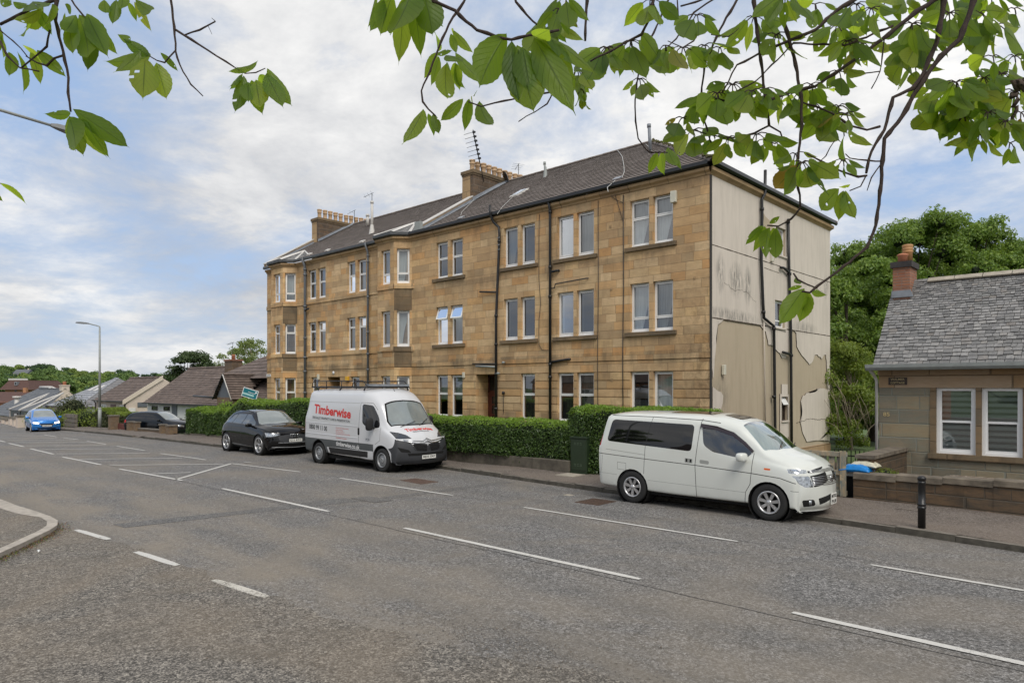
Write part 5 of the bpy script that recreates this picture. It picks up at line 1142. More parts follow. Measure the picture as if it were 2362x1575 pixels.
# sacks on the wall: one blue, one pale on top
def pillow(c, sx, sy, sz, mi=0, seed=0, sag=.03):
    bm = bmesh.new(); bmesh.ops.create_grid(bm, x_segments=22, y_segments=16, size=1); rnd = random.Random(seed); ph = [rnd.uniform(0, 6) for _ in range(4)]
    top_, bot = [], []; V = []; F = []
    nx, ny = 23, 17
    for sgn in (1, -1):
        for j in range(ny):
            for i in range(nx):
                u, v = -1+2*i/(nx-1), -1+2*j/(ny-1); e = max(0, (1-u**4)*(1-v**4))**.45
                pin = 1-.12*(1-abs(v))*abs(u)**3
                z = sgn*e*sz*(1 if sgn > 0 else .6)+.012*math.sin(7*u+ph[0])*math.cos(6*v+ph[1])*e; V.append((c[0]+u*sx*pin, c[1]+v*sy*(1-.10*(1-abs(u))*abs(v)**3), c[2]+z+sz*.6-sag*(abs(u)**2)))
    for s0 in (0, nx*ny):
        for j in range(ny-1):
            for i in range(nx-1): F.append((s0+j*nx+i, s0+j*nx+i+1, s0+(j+1)*nx+i+1, s0+(j+1)*nx+i))
    bm.free(); return V, F
V, F = pillow((-4.78, 16.15, .66), .31, .2, .105, seed=2); m_ = MB(); m_.add(V, F, 0, True); single(m_, 'sack', plain('blue_plastic', (.0, .20, .58), .3, .15, 15, .4), 'bright blue plastic sack lying on the end of the boundary wall', 'sack')
V, F = pillow((-4.66, 16.32, .76), .28, .2, .085, seed=5); m_ = MB(); m_.add(V, F, 0, True); single(m_, 'sack', plain('pale_plastic', (.55, .52, .40), .5, .3, 9, .4), 'pale compost sack lying on top of the blue sack', 'sack')
m_ = MB(); m_.box(-5.16, -4.88, 16.4, 16.7, .02, .50, bev=.03); m_.box(-5.18, -4.86, 16.37, 16.72, .50, .54, bev=.02)
w1 = m_; single(w1, 'wheelie_bin', plain('bin_blue', (.008, .012, .018), .5, .1), 'dark blue wheelie bin under the sacks behind the wall end', 'bin')
# bollard
b = MB(); bx, by = gnd(2126, 1219, .1); b.lathe([(.0, 0), (.085, 0), (.085, .38), (.098, .385), (.098, .415), (.088, .42), (.088, .445), (.098, .45), (.098, .48), (.083, .485), (.083, .88), (.092, .885), (.092, .905), (.083, .91), (.083, .94), (.095, .945), (.095, .985), (.088, 1.0), (.06, 1.02), (0, 1.03)], (0, 0, 0), 'z', 28)
b.v = [(v[0]*.70, v[1]*.70, v[2]*.86) for v in b.v]; o = single(b, 'bollard', plain('bollard_black', (.012, .012, .013), .35, .15, 25, .1), 'black cast-iron bollard standing on the pavement before the cottage wall', 'bollard', (0, 0, 0)); o.location = (bx, by, .115)
# green telecom cabinet
cx0, cx1 = -12.02, -11.45; cyb = 15.35; c_ = thing('utility_cabinet', 'dark green metal street cabinet against the ivy hedge', 'cabinet', ((cx0+cx1)/2, cyb, .1)); b = MB(); b.box(cx0, cx1, cyb-.02, cyb+.38, .1, 1.08, bev=.01); b.box(cx0-.02, cx1+.02, cyb-.045, cyb+.40, 1.08, 1.13, bev=.01); b.box(cx0-.01, cx1+.01, cyb-.03, cyb+.39, .08, .16); b.build('body', MT['green_cabinet'], c_)
b = MB(); b.box(cx0+.03, cx1-.03, cyb-.032, cyb-.021, .2, 1.04, bev=.005); dr = b.build('door', MT['green_cabinet'], c_)
b = MB()
for z in (.36, .32, .95, .91):
    for k in range(3): b.box(cx0+.14+k*.1, cx0+.2+k*.1, cyb-.037, cyb-.033, z, z+.012)
b.build('vent', plain('vent_light', (.10, .14, .09), .6, 0), dr)
# ------------------------------------------------------------------ foliage
def leaf_arrays(P, N, size, aspect=.55, jitter=.8, rng=RNG):
    """folded leaf (two triangles) at every P, facing N with jitter"""
    n = len(P); N = N+rng.normal(0, jitter, (n, 3)); N /= np.linalg.norm(N, axis=1)[:, None]+1e-9
    T = rng.normal(0, 1, (n, 3)); T -= (T*N).sum(1)[:, None]*N; T[:, 2] -= .35; T -= (T*N).sum(1)[:, None]*N; T /= np.linalg.norm(T, axis=1)[:, None]+1e-9
    B = np.cross(N, T); s = size*rng.uniform(.6, 1.35, n)[:, None]
    a = P-T*s*.5; b = P+B*s*aspect*.5+N*s*.12; c = P+T*s*.5; d = P-B*s*aspect*.5+N*s*.12
    V = np.stack([a, b, c, d], 1).reshape(-1, 3); i = np.arange(n)*4
    F = np.stack([np.stack([i, i+1, i+2], 1), np.stack([i, i+2, i+3], 1)], 1).reshape(-1, 3)
    return V, F
def hedge(name, label, x0, x1, yf, depth, z0, zt, mats, nfront, ntop, size=.07, ztop=None, bulge=.05, ends=(True, True), hang=0.0):
    L = x1-x0; zt = zt if callable(zt) else (lambda x, c=zt: c); z0f = z0 if callable(z0) else (lambda x, c=z0: c)
    Vs, Fs, Ms = [], [], []; off = 0
    def bump_(x, z): return bulge*(np.sin(x*2.1+z*1.3)+np.sin(x*5.3-z*3.7)*.6+np.sin(x*11.0+z*7.0)*.35)
    def emit(P, N, m, sz):
        nonlocal off
        V, F = leaf_arrays(P, N, sz); Vs.append(V); Fs.append(F+off); Ms.append(np.full(len(F), m)); off += len(V)
    u = RNG.random(nfront); x = x0+L*u; zz = RNG.random(nfront); zt_ = np.array([zt(a) for a in x]); z0_ = np.array([z0f(a) for a in x]); yy = np.array([yf(a) for a in x])
    low = RNG.random(nfront) < .06
    z = z0_+(zt_-z0_)*zz-np.where(low, RNG.random(nfront)*hang, 0); rnd = np.clip((z-(zt_-.22))/.22, 0, 1)**2*.16+np.clip(((z0_+.15)-z)/.15, 0, 1)*.05
    y = yy-bump_(x, z)+rnd+RNG.normal(0, .03, nfront)+(RNG.random(nfront)**3)*.07
    P_ = np.stack([x, y, z], 1); hi = z > zt_-.12-.12*RNG.random(nfront)
    emit(P_[~hi], np.tile([0, -1, .45], (int((~hi).sum()), 1)), 1, size); emit(P_[hi], np.tile([0, -.8, .8], (int(hi.sum()), 1)), 2, size*.9)
    x = x0+L*RNG.random(ntop); v = RNG.random(ntop); zt_ = np.array([zt(a) for a in x]); yy = np.array([yf(a) for a in x])
    edge = np.clip(1-np.minimum(v, 1-v)/.15, 0, 1)**2*.12
    z = zt_+bump_(x*1.3, v*3)*.5-edge+RNG.normal(0, .02, ntop); emit(np.stack([x, yy+v*depth, z], 1), np.tile([0, -.2, 1.0], (ntop, 1)), 2, size*.9)
    for e, xe, sx in ((ends[0], x0, -1), (ends[1], x1, 1)):
        if not e: continue
        k = int(nfront/L*depth*1.2); v = RNG.random(k); zz = RNG.random(k); z = z0f(xe)+(zt(xe)-z0f(xe))*zz; y = yf(xe)+v*depth
        emit(np.stack([xe+sx*(bump_(y, z)-np.clip((z-(zt(xe)-.2))/.2, 0, 1)**2*.15)+RNG.normal(0, .03, k), y, z], 1), np.tile([sx, 0, .4], (k, 1)), 1, size)
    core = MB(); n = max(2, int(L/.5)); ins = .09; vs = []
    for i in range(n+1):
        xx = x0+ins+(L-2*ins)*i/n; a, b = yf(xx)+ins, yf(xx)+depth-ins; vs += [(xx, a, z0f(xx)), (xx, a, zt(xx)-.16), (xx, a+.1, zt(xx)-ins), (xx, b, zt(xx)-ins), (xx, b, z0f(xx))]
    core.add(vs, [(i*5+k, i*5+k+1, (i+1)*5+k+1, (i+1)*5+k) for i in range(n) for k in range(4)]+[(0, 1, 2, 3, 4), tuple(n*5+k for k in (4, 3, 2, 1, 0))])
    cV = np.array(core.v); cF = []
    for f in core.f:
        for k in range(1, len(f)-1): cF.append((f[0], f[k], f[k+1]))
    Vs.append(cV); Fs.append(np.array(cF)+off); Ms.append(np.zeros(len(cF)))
    V = np.concatenate(Vs); loc = np.array([(x0+x1)/2, yf((x0+x1)/2)+depth/2, z0f(x0)])
    o = npmesh(name, V-loc, np.concatenate(Fs), [MT[m] for m in mats], midx=np.concatenate(Ms)); o.location = loc
    return tag(o, label, 'hedge')
HM = ('hedge_core', 'ivy_leaf', 'privet_leaf')
sm_ = lambda a, b, t: a+(b-a)*(3*t*t-2*t**3)
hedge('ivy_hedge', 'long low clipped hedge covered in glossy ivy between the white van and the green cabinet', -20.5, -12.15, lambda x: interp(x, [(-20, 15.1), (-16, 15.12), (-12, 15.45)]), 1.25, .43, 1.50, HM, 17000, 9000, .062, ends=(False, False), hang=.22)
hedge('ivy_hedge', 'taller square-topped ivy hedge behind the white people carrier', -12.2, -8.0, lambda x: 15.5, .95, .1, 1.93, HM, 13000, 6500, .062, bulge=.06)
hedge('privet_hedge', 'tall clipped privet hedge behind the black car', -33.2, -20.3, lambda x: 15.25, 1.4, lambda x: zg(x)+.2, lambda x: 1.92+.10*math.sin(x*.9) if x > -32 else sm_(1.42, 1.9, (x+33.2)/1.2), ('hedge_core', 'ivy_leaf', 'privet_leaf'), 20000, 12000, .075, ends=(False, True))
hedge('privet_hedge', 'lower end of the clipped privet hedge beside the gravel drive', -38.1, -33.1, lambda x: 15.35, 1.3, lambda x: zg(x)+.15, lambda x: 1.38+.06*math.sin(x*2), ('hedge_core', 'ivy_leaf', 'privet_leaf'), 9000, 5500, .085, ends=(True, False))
b = MB(); b.box(-20.5, -12.03, 15.28, 15.6, .02, .44, bev=.02)
for x in (-18.7, -16.9, -15.1, -13.4): b.box(x-.006, x+.006, 15.272, 15.28, .1, .42)
single(b, 'retaining_wall', plain('old_wall', (.105, .092, .072), .95, .4, 4, .6), 'low weathered stone wall under the long ivy hedge', 'wall')
b = MB(); b.add([(-33, 15.3, zg(-38)), (-38.3, 15.3, zg(-38)), (-38.3, 15.55, zg(-38)), (-33, 15.55, zg(-38)), (-33, 15.3, .12), (-38.3, 15.3, zg(-38)+.2), (-38.3, 15.55, zg(-38)+.2), (-33, 15.55, .12)], [(0, 1, 5, 4), (4, 5, 6, 7), (1, 2, 6, 5)]); b.box(-33, -20.5, 15.3, 15.6, -.1, .28)
single(b, 'retaining_wall', plain('old_wall', (.105, .092, .072), .95, .4, 4, .6), 'low stone edging under the privet hedge behind the black car', 'wall')
yd = MB(); yd.add([(-40, 16.3, .05), (-10.6, 16.3, .05), (-10.6, 21.3, .05), (-40, 21.3, .05)], [(0, 1, 2, 3)]); tag(yd.build('garden_lawn', MT['grass_ground'], recalc=False), kind='structure')
def crown_leaves(clumps, per_m2, size, rng, jitter=.9, droop=0.0):
    Ps, Ns = [], []
    for (c, r, fl) in clumps:
        n = int(per_m2*1.9*4*PI*r*r); d = rng.normal(0, 1, (n, 3)); d /= np.linalg.norm(d, axis=1)[:, None]; keep = d[:, 2] > -.55; d = d[keep]; n = len(d)
        rad = r*(1.25-.85*rng.random(n)**1.2); p = d*rad[:, None]*np.array([1, 1, fl]); p[:, 2] -= droop*rng.random(n)*r
        Ps.append(p+np.array(c)); Ns.append(d+np.array([0, 0, .45]))
    return np.concatenate(Ps), np.concatenate(Ns)
def make_tree(name, H, W, trunk_h, nclump, csize, per_m2, leaf, mat, seed, trunk_r=.22, flat=.62, shape='round', tmat='trunk_brown', low=.25, parts=True, core=True, limbs=True):
    """tapered trunk with limbs, and a crown of leaf clumps; built at the origin"""
    rng = np.random.default_rng(seed); rd = random.Random(seed); root = thing(name, '', 'tree')
    cl = []
    for k in range(nclump):
        t = (k+.5)/nclump; h = low+(1-low)*rng.random()**.8
        prof = {'round': math.sqrt(max(.03, 1-((h-.52)/.52)**2)), 'cone': max(.08, 1.05-h)**.8, 'spread': (.35+.9*h if h < .7 else 1.0*math.sqrt(max(.02, 1-((h-.7)/.32)**2)))}[shape]
        a = rng.random()*2*PI; rr = W/2*prof*(.35+.65*rng.random()**.5); rad = csize*(.7+.6*rng.random())*(.75+.4*prof)
        cl.append(((rr*math.cos(a), rr*math.sin(a), h*H-rad*.25), rad, flat+.25*rng.random()))
    cl.append(((0, 0, H-csize*.7), csize*.8, .9)); big = cl; cl = []
    for (c, r, fl) in big:                 # break every bough's mass into ragged sprays
        for q in range(5):
            d = rng.normal(0, 1, 3); d /= np.linalg.norm(d); d[2] = abs(d[2])*.8-.25; k_ = r*(.45+.45*rng.random()); cl.append(((c[0]+d[0]*k_, c[1]+d[1]*k_, c[2]+d[2]*k_*.8), r*(.36+.34*rng.random()), .5+.4*rng.random()))
    P, N = crown_leaves(cl, per_m2, leaf, rng); V, F = leaf_arrays(P, N, leaf, .6, .7, rng)
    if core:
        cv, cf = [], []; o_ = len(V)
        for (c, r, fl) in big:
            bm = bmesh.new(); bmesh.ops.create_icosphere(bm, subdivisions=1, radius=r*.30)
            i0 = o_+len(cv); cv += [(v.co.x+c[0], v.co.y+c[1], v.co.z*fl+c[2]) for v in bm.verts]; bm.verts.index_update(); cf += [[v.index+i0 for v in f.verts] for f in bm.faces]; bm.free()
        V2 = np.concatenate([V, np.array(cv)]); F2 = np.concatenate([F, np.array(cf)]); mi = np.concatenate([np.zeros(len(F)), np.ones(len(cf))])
    else: V2, F2, mi = V, F, np.zeros(len(F))
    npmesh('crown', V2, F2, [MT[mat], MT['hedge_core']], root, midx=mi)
    t = MB(); pts = [(0, 0, -.4)]; x = y = 0
    for k in range(1, 7): x += rd.uniform(-.12, .12); y += rd.uniform(-.12, .12); pts.append((x, y, H*.8*k/6))
    t.tube(pts, [trunk_r*(1.25 if k == 0 else 1-.85*k/6) for k in range(7)], 8)
    if limbs:
        for (c, r, fl) in big[::max(1, len(big)//14)]:
            z0 = min(c[2]*.75, H*.65); i = z0/(H*.8)*6; i = max(1, min(5, int(i))); p = Vector(pts[i]); q = Vector(c); mid = p.lerp(q, .5)+Vector((0, 0, -.15*r)); t.tube([p, mid, q], [trunk_r*.4, trunk_r*.25, trunk_r*.1], 6)
    t.build('trunk', MT[tmat], root); return root
def put(root, loc, rz=0.0, s=(1, 1, 1), label=None, cat=None, group=None, first=False):
    r = root if first else copy_tree(root); r.location = loc; r.rotation_euler = (0, 0, rz); r.scale = s; tag(r, label, cat, group); return r
def atg(px, D, z=None):
    p = at(px, HORY, D); return (p.x, p.y, terrain_z(p.x, p.y) if z is None else z)
# trees between and behind the two buildings
t1 = make_tree('maple_tree', 11.6, 7.4, 3, 52, 1.0, 46, .17, 'maple_leaf', 3, low=.22); put(t1, atg(2112, 41), .4, (1.0, 1.0, 1.16), 'tall maple rising behind the cottage chimney', first=True)
put(t1, atg(2010, 44), 2.1, (.95, .95, 1.08), 'maple standing just right of the gable, its top left of the chimney', 'tree')
put(t1, atg(2225, 44), 4.0, (1.0, 1.0, 1.2), 'maple rising above the middle of the cottage roof', 'tree')
put(t1, atg(2385, 42), 5.2, (1.1, 1.1, 1.02), 'lower maple behind the right end of the cottage roof', 'tree')
t2 = make_tree('sycamore_tree', 8.6, 6.6, 2, 60, .95, 46, .17, 'maple_leaf', 9, low=.05, flat=.5); put(t2, atg(1955, 37), 1.0, (1, 1, 1.16), 'dense dark sycamore filling the gap beside the peeling gable', first=True)
put(t2, atg(1905, 46), 3.0, (1.1, 1.1, 1.05), 'sycamore partly hidden behind the far end of the gable', 'tree')
t3 = make_tree('elder_bush', 4.6, 4.0, 1, 26, .7, 36, .15, 'lime_leaf', 21, low=.02, flat=.7, trunk_r=.09, tmat='pale_twig', core=False); put(t3, atg(1965, 31.5, -.2), .3, (.8, .8, 1), 'loose light green elder bush with pale twigs in the passage beside the gable', 'bush', first=True); t3['category'] = 'bush'
put(t1, atg(2160, 39), 2.6, (.9, .9, .72), 'lower maple just behind the cottage ridge right of its chimney', 'tree'); put(t1, atg(2300, 43), 1.3, (1.05, 1.05, 1.1), 'maple behind the right half of the cottage ridge', 'tree'); put(t1, atg(2175, 46), 3.3, (1, 1, 1.05), 'maple just right of the tallest one behind the cottage roof', 'tree'); put(t2, atg(2060, 47), 4.0, (1.1, 1.1, .9), 'sycamore low behind the cottage gable chimney', 'tree')
bt = MB()
for k in range(26):
    p = atg(random.uniform(1930, 2010), random.uniform(29.5, 31), 0); a = random.random()*2*PI; h = random.uniform(1, 3.2); q0 = Vector((p[0], p[1], random.uniform(0, 1.0)))
    bt.tube([q0, q0+Vector((.3*math.cos(a), .3*math.sin(a), h*.4)), q0+Vector((.9*math.cos(a), .6*math.sin(a), h*.7))], [.018, .012, .004], 5)
single(bt, 'bare_bush', MT['pale_twig'], 'bare pale twigs at the foot of the dense sycamore in the passage', 'bush', recalc=False)
# small round shrubs and garden plants
def blob_bush(name, label, loc, r, mat, leaf=.07, n=3000, flat=.9, cat='bush', group=None, seed=1):
    rng = np.random.default_rng(seed); cl = [((rng.normal(0, .35)*r, rng.normal(0, .35)*r, r*flat*(.55+.3*rng.random())), r*(.55+.25*rng.random()), flat) for _ in range(7)]
    A = 1.9*sum(4*PI*c[1]**2 for c in cl); P, N = crown_leaves(cl, n/A, leaf, rng); V, F = leaf_arrays(P, N, leaf, .6, .8, rng)
    bm = bmesh.new(); bmesh.ops.create_icosphere(bm, subdivisions=2, radius=r*.75); cv = np.array([(v.co.x, v.co.y, v.co.z*flat+r*flat*.6) for v in bm.verts]); bm.verts.index_update(); cf = np.array([[v.index+len(V) for v in f.verts] for f in bm.faces]); bm.free()
    o = npmesh(name, np.concatenate([V, cv]), np.concatenate([F, cf]), [MT[mat], MT['hedge_core']], midx=np.concatenate([np.zeros(len(F)), np.ones(len(cf))])); o.location = loc; return tag(o, label, cat, group)
blob_bush('round_shrub', 'rounded dark green shrub in the tenement garden behind the white van', (-23.2, 18.2, .05), 1.15, 'privet_leaf', .06, 7000, seed=4)
blob_bush('flowering_plant', 'small yellow-green plant behind the boundary wall next to the sacks', (-4.35, 16.6, .42), .26, 'lime_leaf', .05, 900, .8, 'plant', seed=6)
blob_bush('shrub', 'leafy shoots sticking up behind the low end of the privet hedge', (-36.2, 16.8, .9), .6, 'privet_leaf', .1, 1500, seed=7)
blob_bush('shrub', 'small leafy shrub behind the hedge below the estate agent board', (-30.8, 17.2, 1.1), .6, 'privet_leaf', .1, 1300, seed=8)
for k, (px, D, z, r, m_, nm_, lb) in enumerate([(137, 56, -.6, 1.3, 'lime_leaf', 'shrub', 'long yellow-green shrub just right of the blue car roof'), (165, 54, -.6, 1.2, 'lime_leaf', 'shrub', 'bright yellow-green shrub in the garden left of the lamp post'), (112, 58, -.7, 1.2, 'lime_leaf', 'shrub', 'low yellow-green shrub directly behind the blue car'), (199, 53.5, -.5, 1.25, 'lime_leaf', 'shrub', 'tall rounded golden shrub close behind the lamp post'), (170, 56, .5, 1.1, 'olive_leaf', 'shrub', 'dull olive shrub standing above the golden shrubs'), (252, 51.5, -.6, 1.15, 'lime_leaf', 'shrub', 'golden shrub between the lamp post and the brick pier'), (565, 47, -.3, .7, 'lime_leaf', 'shrub', 'small yellow-green shrub left of the privet hedge by the white house')]):
    p = at(px, HORY, D); blob_bush(nm_, lb, (p.x, p.y, z-.4), r, m_, .13, 2400, .95, seed=30+k)
hh_ = hedge('hedge', 'dome-topped golden hedge with a dark wooden side at the pavement edge by the lamp post', -58.5, -54.2, lambda x: 16.6, 1.6, lambda x: -.6, lambda x: .55+.45*math.sin((x+58.5)/4.3*PI), ('hedge_core', 'olive_leaf', 'lime_leaf'), 5000, 4000, .11)
hh_ = hedge('hedge', 'golden hedge right of the lamp post by the brick pier', -52.9, -50.3, lambda x: 16.4, 1.2, lambda x: -.5, lambda x: .75, ('hedge_core', 'olive_leaf', 'lime_leaf'), 3500, 2500, .11)
# trees added unseen behind the camera, for the panes and paintwork to reflect
for k, (x, y, r_) in enumerate([(-30, -17, .3), (-6, -19, 1.9), (10, -16, 3.1), (-62, -20, 4.4)]): put(t1, (x, y, -.3), r_, (1, 1, .8), ('tree between the two houses opposite the tenement', 'tree behind the camera opposite the white people carrier', 'tree behind the camera opposite the cottage', 'tree down the street opposite the bungalows')[k], 'tree')
# ------------------------------------------------------------------ the wooded hillside
kinds = [make_tree('hill_tree', 11, 10, 2, 26, 2.1, 3.2, .75, 'hill_leaf', 41, .3, .75, low=.12, limbs=False), make_tree('hill_tree', 10, 11, 2, 26, 2.2, 3.2, .75, 'hill_leaf_light', 42, .3, .7, low=.1, limbs=False),
         make_tree('hill_tree', 12, 8, 2, 22, 1.8, 3.6, .7, 'hill_leaf_dark', 43, .3, .8, low=.15, limbs=False)]
klab = ['mid-green rounded tree among the trees of the far hillside', 'pale green broad tree among the trees of the far hillside', 'dark narrow tree among the trees of the far hillside']
kgrp = ['mid-green trees on the far hillside', 'pale green trees on the far hillside', 'dark trees on the far hillside']
SKYL = [(-200, 850), (0, 846), (60, 844), (95, 843), (118, 845), (137, 856), (150, 848), (184, 856), (231, 858), (258, 860), (270, 856), (286, 851), (300, 855), (320, 862), (345, 864), (380, 862), (420, 862), (520, 858), (700, 862)]
rh = random.Random(5); used_k = [False]*3
def hill_tree(px, D, ytop, k, sx=1.0):
    p = at(px, HORY, D); z0 = terrain_z(p.x, p.y); zt = CAMH-(ytop-HORY)*D/FPX; hgt = max(4, zt-z0); H0 = (11, 10, 12)[k]; s = hgt/H0; w_ = s*sx*rh.uniform(.85, 1.2)
    if s > 1.35: w_ *= .8
    put(kinds[k], (p.x, p.y, z0), rh.random()*6, (w_, w_, s), klab[k], 'tree', kgrp[k], first=not used_k[k]); used_k[k] = True
for row, (D, dy, step) in enumerate([(520, 0, 22), (430, 8, 24), (330, 16, 27), (240, 25, 34), (175, 34, 44)]):
    px = -60+rh.uniform(0, 20)
    while px < 640:
        yt = interp(px, SKYL)+dy+rh.uniform(-3, 4); k = rh.choice((0, 0, 1, 1, 2)) if row else rh.choice((0, 1, 2, 2))
        if 270 < px < 345 and row < 2: k = 2
        hill_tree(px, D*rh.uniform(.94, 1.06), yt, k); px += step*rh.uniform(.75, 1.2)
td = make_tree('conifer_tree', 9.5, 5.0, 2, 30, 1.05, 18, .28, 'dark_leaf', 51, low=.2, shape='round'); p = at(433, HORY, 76); put(td, (p.x, p.y, -2.6), .5, (1, 1, .92), 'dark dense tree standing behind the roof of the white bungalow', first=True)
ts = make_tree('birch_tree', 9.5, 7.5, 2, 30, .85, 8, .24, 'sparse_leaf', 52, low=.3, core=False, tmat='pale_twig'); p = at(540, HORY, 82); put(ts, (p.x, p.y, -2.4), 0, (.9, .9, 1.0), 'airy yellow-green tree behind the chimney of the white bungalow', first=True); p = at(592, HORY, 80); put(ts, (p.x, p.y, -2.2), 2, (.85, .85, 1.06), 'airy pale tree touching the left corner of the tenement', 'tree')
# ------------------------------------------------------------------ bungalows down the street
def onYz(px, py, Y): X, Z = onY(px, py, Y); return X, Z
def hwin(par, face, a0, a1, z0, z1, c, mull=True, mat='upvc', cur='net_curtain', name='window'):
    """window on a wall: face 'y' (plane y=c) or 'x' (plane x=c)"""
    f = MB(); t = .07; s = -1 if face == 'y' else 1
    def B(m, p, q, r_, s_, d0, d1):
        if face == 'y': m.box(p, q, c-d0, c-d1, r_, s_)
        else: m.box(c+d0, c+d1, p, q, r_, s_)
    for (p, q, r_, s_) in ((a0, a1, z0, z0+t), (a0, a1, z1-t, z1), (a0, a0+t, z0+t, z1-t), (a1-t, a1, z0+t, z1-t)): B(f, p, q, r_, s_, -.02, .05)
    if mull: B(f, (a0+a1)/2-.03, (a0+a1)/2+.03, z0+(z1-z0)*.62, z1-t, -.02, .045); B(f, a0+t, a1-t, z0+(z1-z0)*.62-.03, z0+(z1-z0)*.62+.03, -.02, .045)
    w_ = f.build(name, MT[mat], par); g_ = MB(); B(g_, a0+t, a1-t, z0+t, z1-t, .005, .02); g_.build('pane', MT['black_glass'] if cur is None else MT[cur], w_); return w_
def bungalow(name, label, XL, XR, YF, YB, gz, ez, rz, wall, tile, rowsn, gable='both', over=.3, tiley=None, cat='house', step=.03):
    t = thing(name, label, cat, ((XL+XR)/2, YF, gz)); w_ = MB(); ry = (YF+YB)/2
    w_.box(XL, XR, YF, YB, gz-1, ez)
    if gable in ('both', 'right', 'left'):
        for X, k in ((XL, 'left'), (XR, 'right')):
            if gable in ('both', k): w_.add([(X, YF-.0, ez), (X, YB, ez), (X, ry, rz-.06)], [(0, 1, 2)])
    w_.build('wall', MT[wall], t); r_ = MB(); o = over; sl = (rz-ez)/(ry-YF); e = ez-o*sl
    hl = (ry-YF)*.9 if gable not in ('both', 'left') else -.05; hr = (ry-YF)*.9 if gable not in ('both', 'right') else -.05
    xl, xr = XL-(o if hl > 0 else .05), XR+(o if hr > 0 else .05)
    tiled_slope(r_, (xl, YF-o, e), (xr, YF-o, e), (XR-hr, ry, rz), (XL+hl, ry, rz), rowsn, step, .4); tiled_slope(r_, (xr, YB+o, e), (xl, YB+o, e), (XL+hl, ry, rz), (XR-hr, ry, rz), max(4, rowsn//2), step, 1.0)
    ro = r_.build('roof', [MT[tile], MT['tile_edge_shade']], t, recalc=False)
    if hl > 0 or hr > 0:
        r_ = MB()
        if hr > 0: tiled_slope(r_, (xr, YF-o, e), (xr, YB+o, e), (XR-hr, ry+.01, rz), (XR-hr, ry, rz), rowsn, step, .4)
        if hl > 0: tiled_slope(r_, (xl, YB+o, e), (xl, YF-o, e), (XL+hl, ry, rz), (XL+hl, ry+.01, rz), rowsn, step, .4)
        r_.build('hip_slope', [MT[tiley or tile], MT['tile_edge_shade']], ro, recalc=False)
    r_ = MB(); ridge_tiles(r_, (XL+hl, ry, rz+.02), (XR-hr, ry, rz+.02), .13, .5)
    if hr > 0: ridge_tiles(r_, (xr, YF-o, e+.03), (XR-hr, ry, rz+.02), .11, .5)
    r_.build('ridge', MT[tile], ro, recalc=False)
    g_ = MB(); g_.box(xl, xr, YF-o-.12, YF-o, e-.08, e+.02); g_.build('gutter', MT['black_gutter'], t); return t
def chim(par, x0, x1, y0, y1, z0, z1, mat, capm, pots=1, pot='pot_red'):
    c = MB(); c.box(x0, x1, y0, y1, z0, z1); c.box(x0-.06, x1+.06, y0-.06, y1+.06, z1, z1+.12, 1); ch_ = c.build('chimney', [MT[mat], MT[capm]], par)
    for k in range(pots): p = MB(); p.lathe([(0, 0), (.13, 0), (.11, .3), (.13, .32), (.13, .38), (0, .38)], (x0+(x1-x0)*(k+.5)/pots, (y0+y1)/2, z1+.12), 'z', 10); p.build('chimney_pot', MT[pot], ch_)
    return ch_
# A: white bungalow with the long brown roof
XA0, ezA = onY(340, 925, 21.0); XA1, _ = onY(640, 925, 21.0); XA1 = -41.2; gzA = -.95; YrA, rzA = onX(436, 850, XA0-.1)
hA = bungalow('bungalow', 'white bungalow with a long brown tiled roof next to the tenement', XA0, XA1, 21.0, 2*YrA-21.0, gzA, ezA+.12, rzA, 'harl_white', 'tile_dark', 20, over=.3)
for (p0, p1, y0, y1, m_) in ((351, 363.5, 936, 946, None), (378.5, 392, 937, 947, None)):
    a, z1 = onY(p0, y0, 21.0); b_, z0 = onY(p1, y1, 21.0); hwin(hA, 'y', a, b_, z0, z1, 21.0, False, 'cable_dark', None)
a, z1 = onY(397.5, 933, 21); b_, _ = onY(409, 933, 21); d_ = MB(); d_.box(a, b_, 20.95, 21.0, gzA, z1); d_ = d_.build('door', plain('grey_door', (.10, .12, .145), .4, .1), hA)
# the higher roof to the right, pantiled porch gable and chimney
r_ = MB(); XB = onY(566, 850, 24)[0]; Yh, zh = YrA+1.5, rzA+1.25
e0 = Vector((XB, YrA-1.6, rzA-.55)); tiled_slope(r_, (XB-1.0, YrA-2.5, rzA-1.0), (XA1, YrA-2.5, rzA-1.0), (XA1, Yh, zh), (XB+2.2, Yh, zh), 9, .03, .4); r_.add([(XB-1, YrA-2.5, rzA-1), (XB+2.2, Yh, zh), (XB+2.2, Yh+3, rzA-1.0)], [(0, 1, 2)]); r_.build('upper_roof', [MT['tile_dark'], MT['tile_edge_shade']], hA, recalc=False)
Xg0, zg0 = onY(500.5, 916, 20.3); Xg1, _ = onY(536.5, 916, 20.3); Xga, zga = onY(519.7, 865, 20.3); slA = (rzA-ezA-.12)/(YrA-21.0)
yb = 21.0+(zga-ezA-.12)/slA; g_ = MB(); g_.prism([(Xg0, zg0), (Xg1, zg0), (Xga, zga)], 'y', 20.3, 20.4); g_.box(Xg0, Xg1, 20.3, 21, gzA, zg0, 1); g_.build('porch_gable', [plain('grey_panel', (.12, .135, .155), .6, .08), MT['brick_buff']], hA)
r_ = MB(); tiled_slope(r_, (Xg1+.15, 21.0-.1, zg0-.12), (Xg1+.15, 20.15, zg0-.12), (Xga, 20.15, zga+.03), (Xga, yb, zga+.03), 10, .05, .22); tiled_slope(r_, (Xg0-.15, 20.15, zg0-.12), (Xg0-.15, 21, zg0-.12), (Xga, yb, zga+.03), (Xga, 20.15, zga+.03), 10, .05, .3); ridge_tiles(r_, (Xga, 20.15, zga+.05), (Xga, yb, zga+.05), .12, .3)
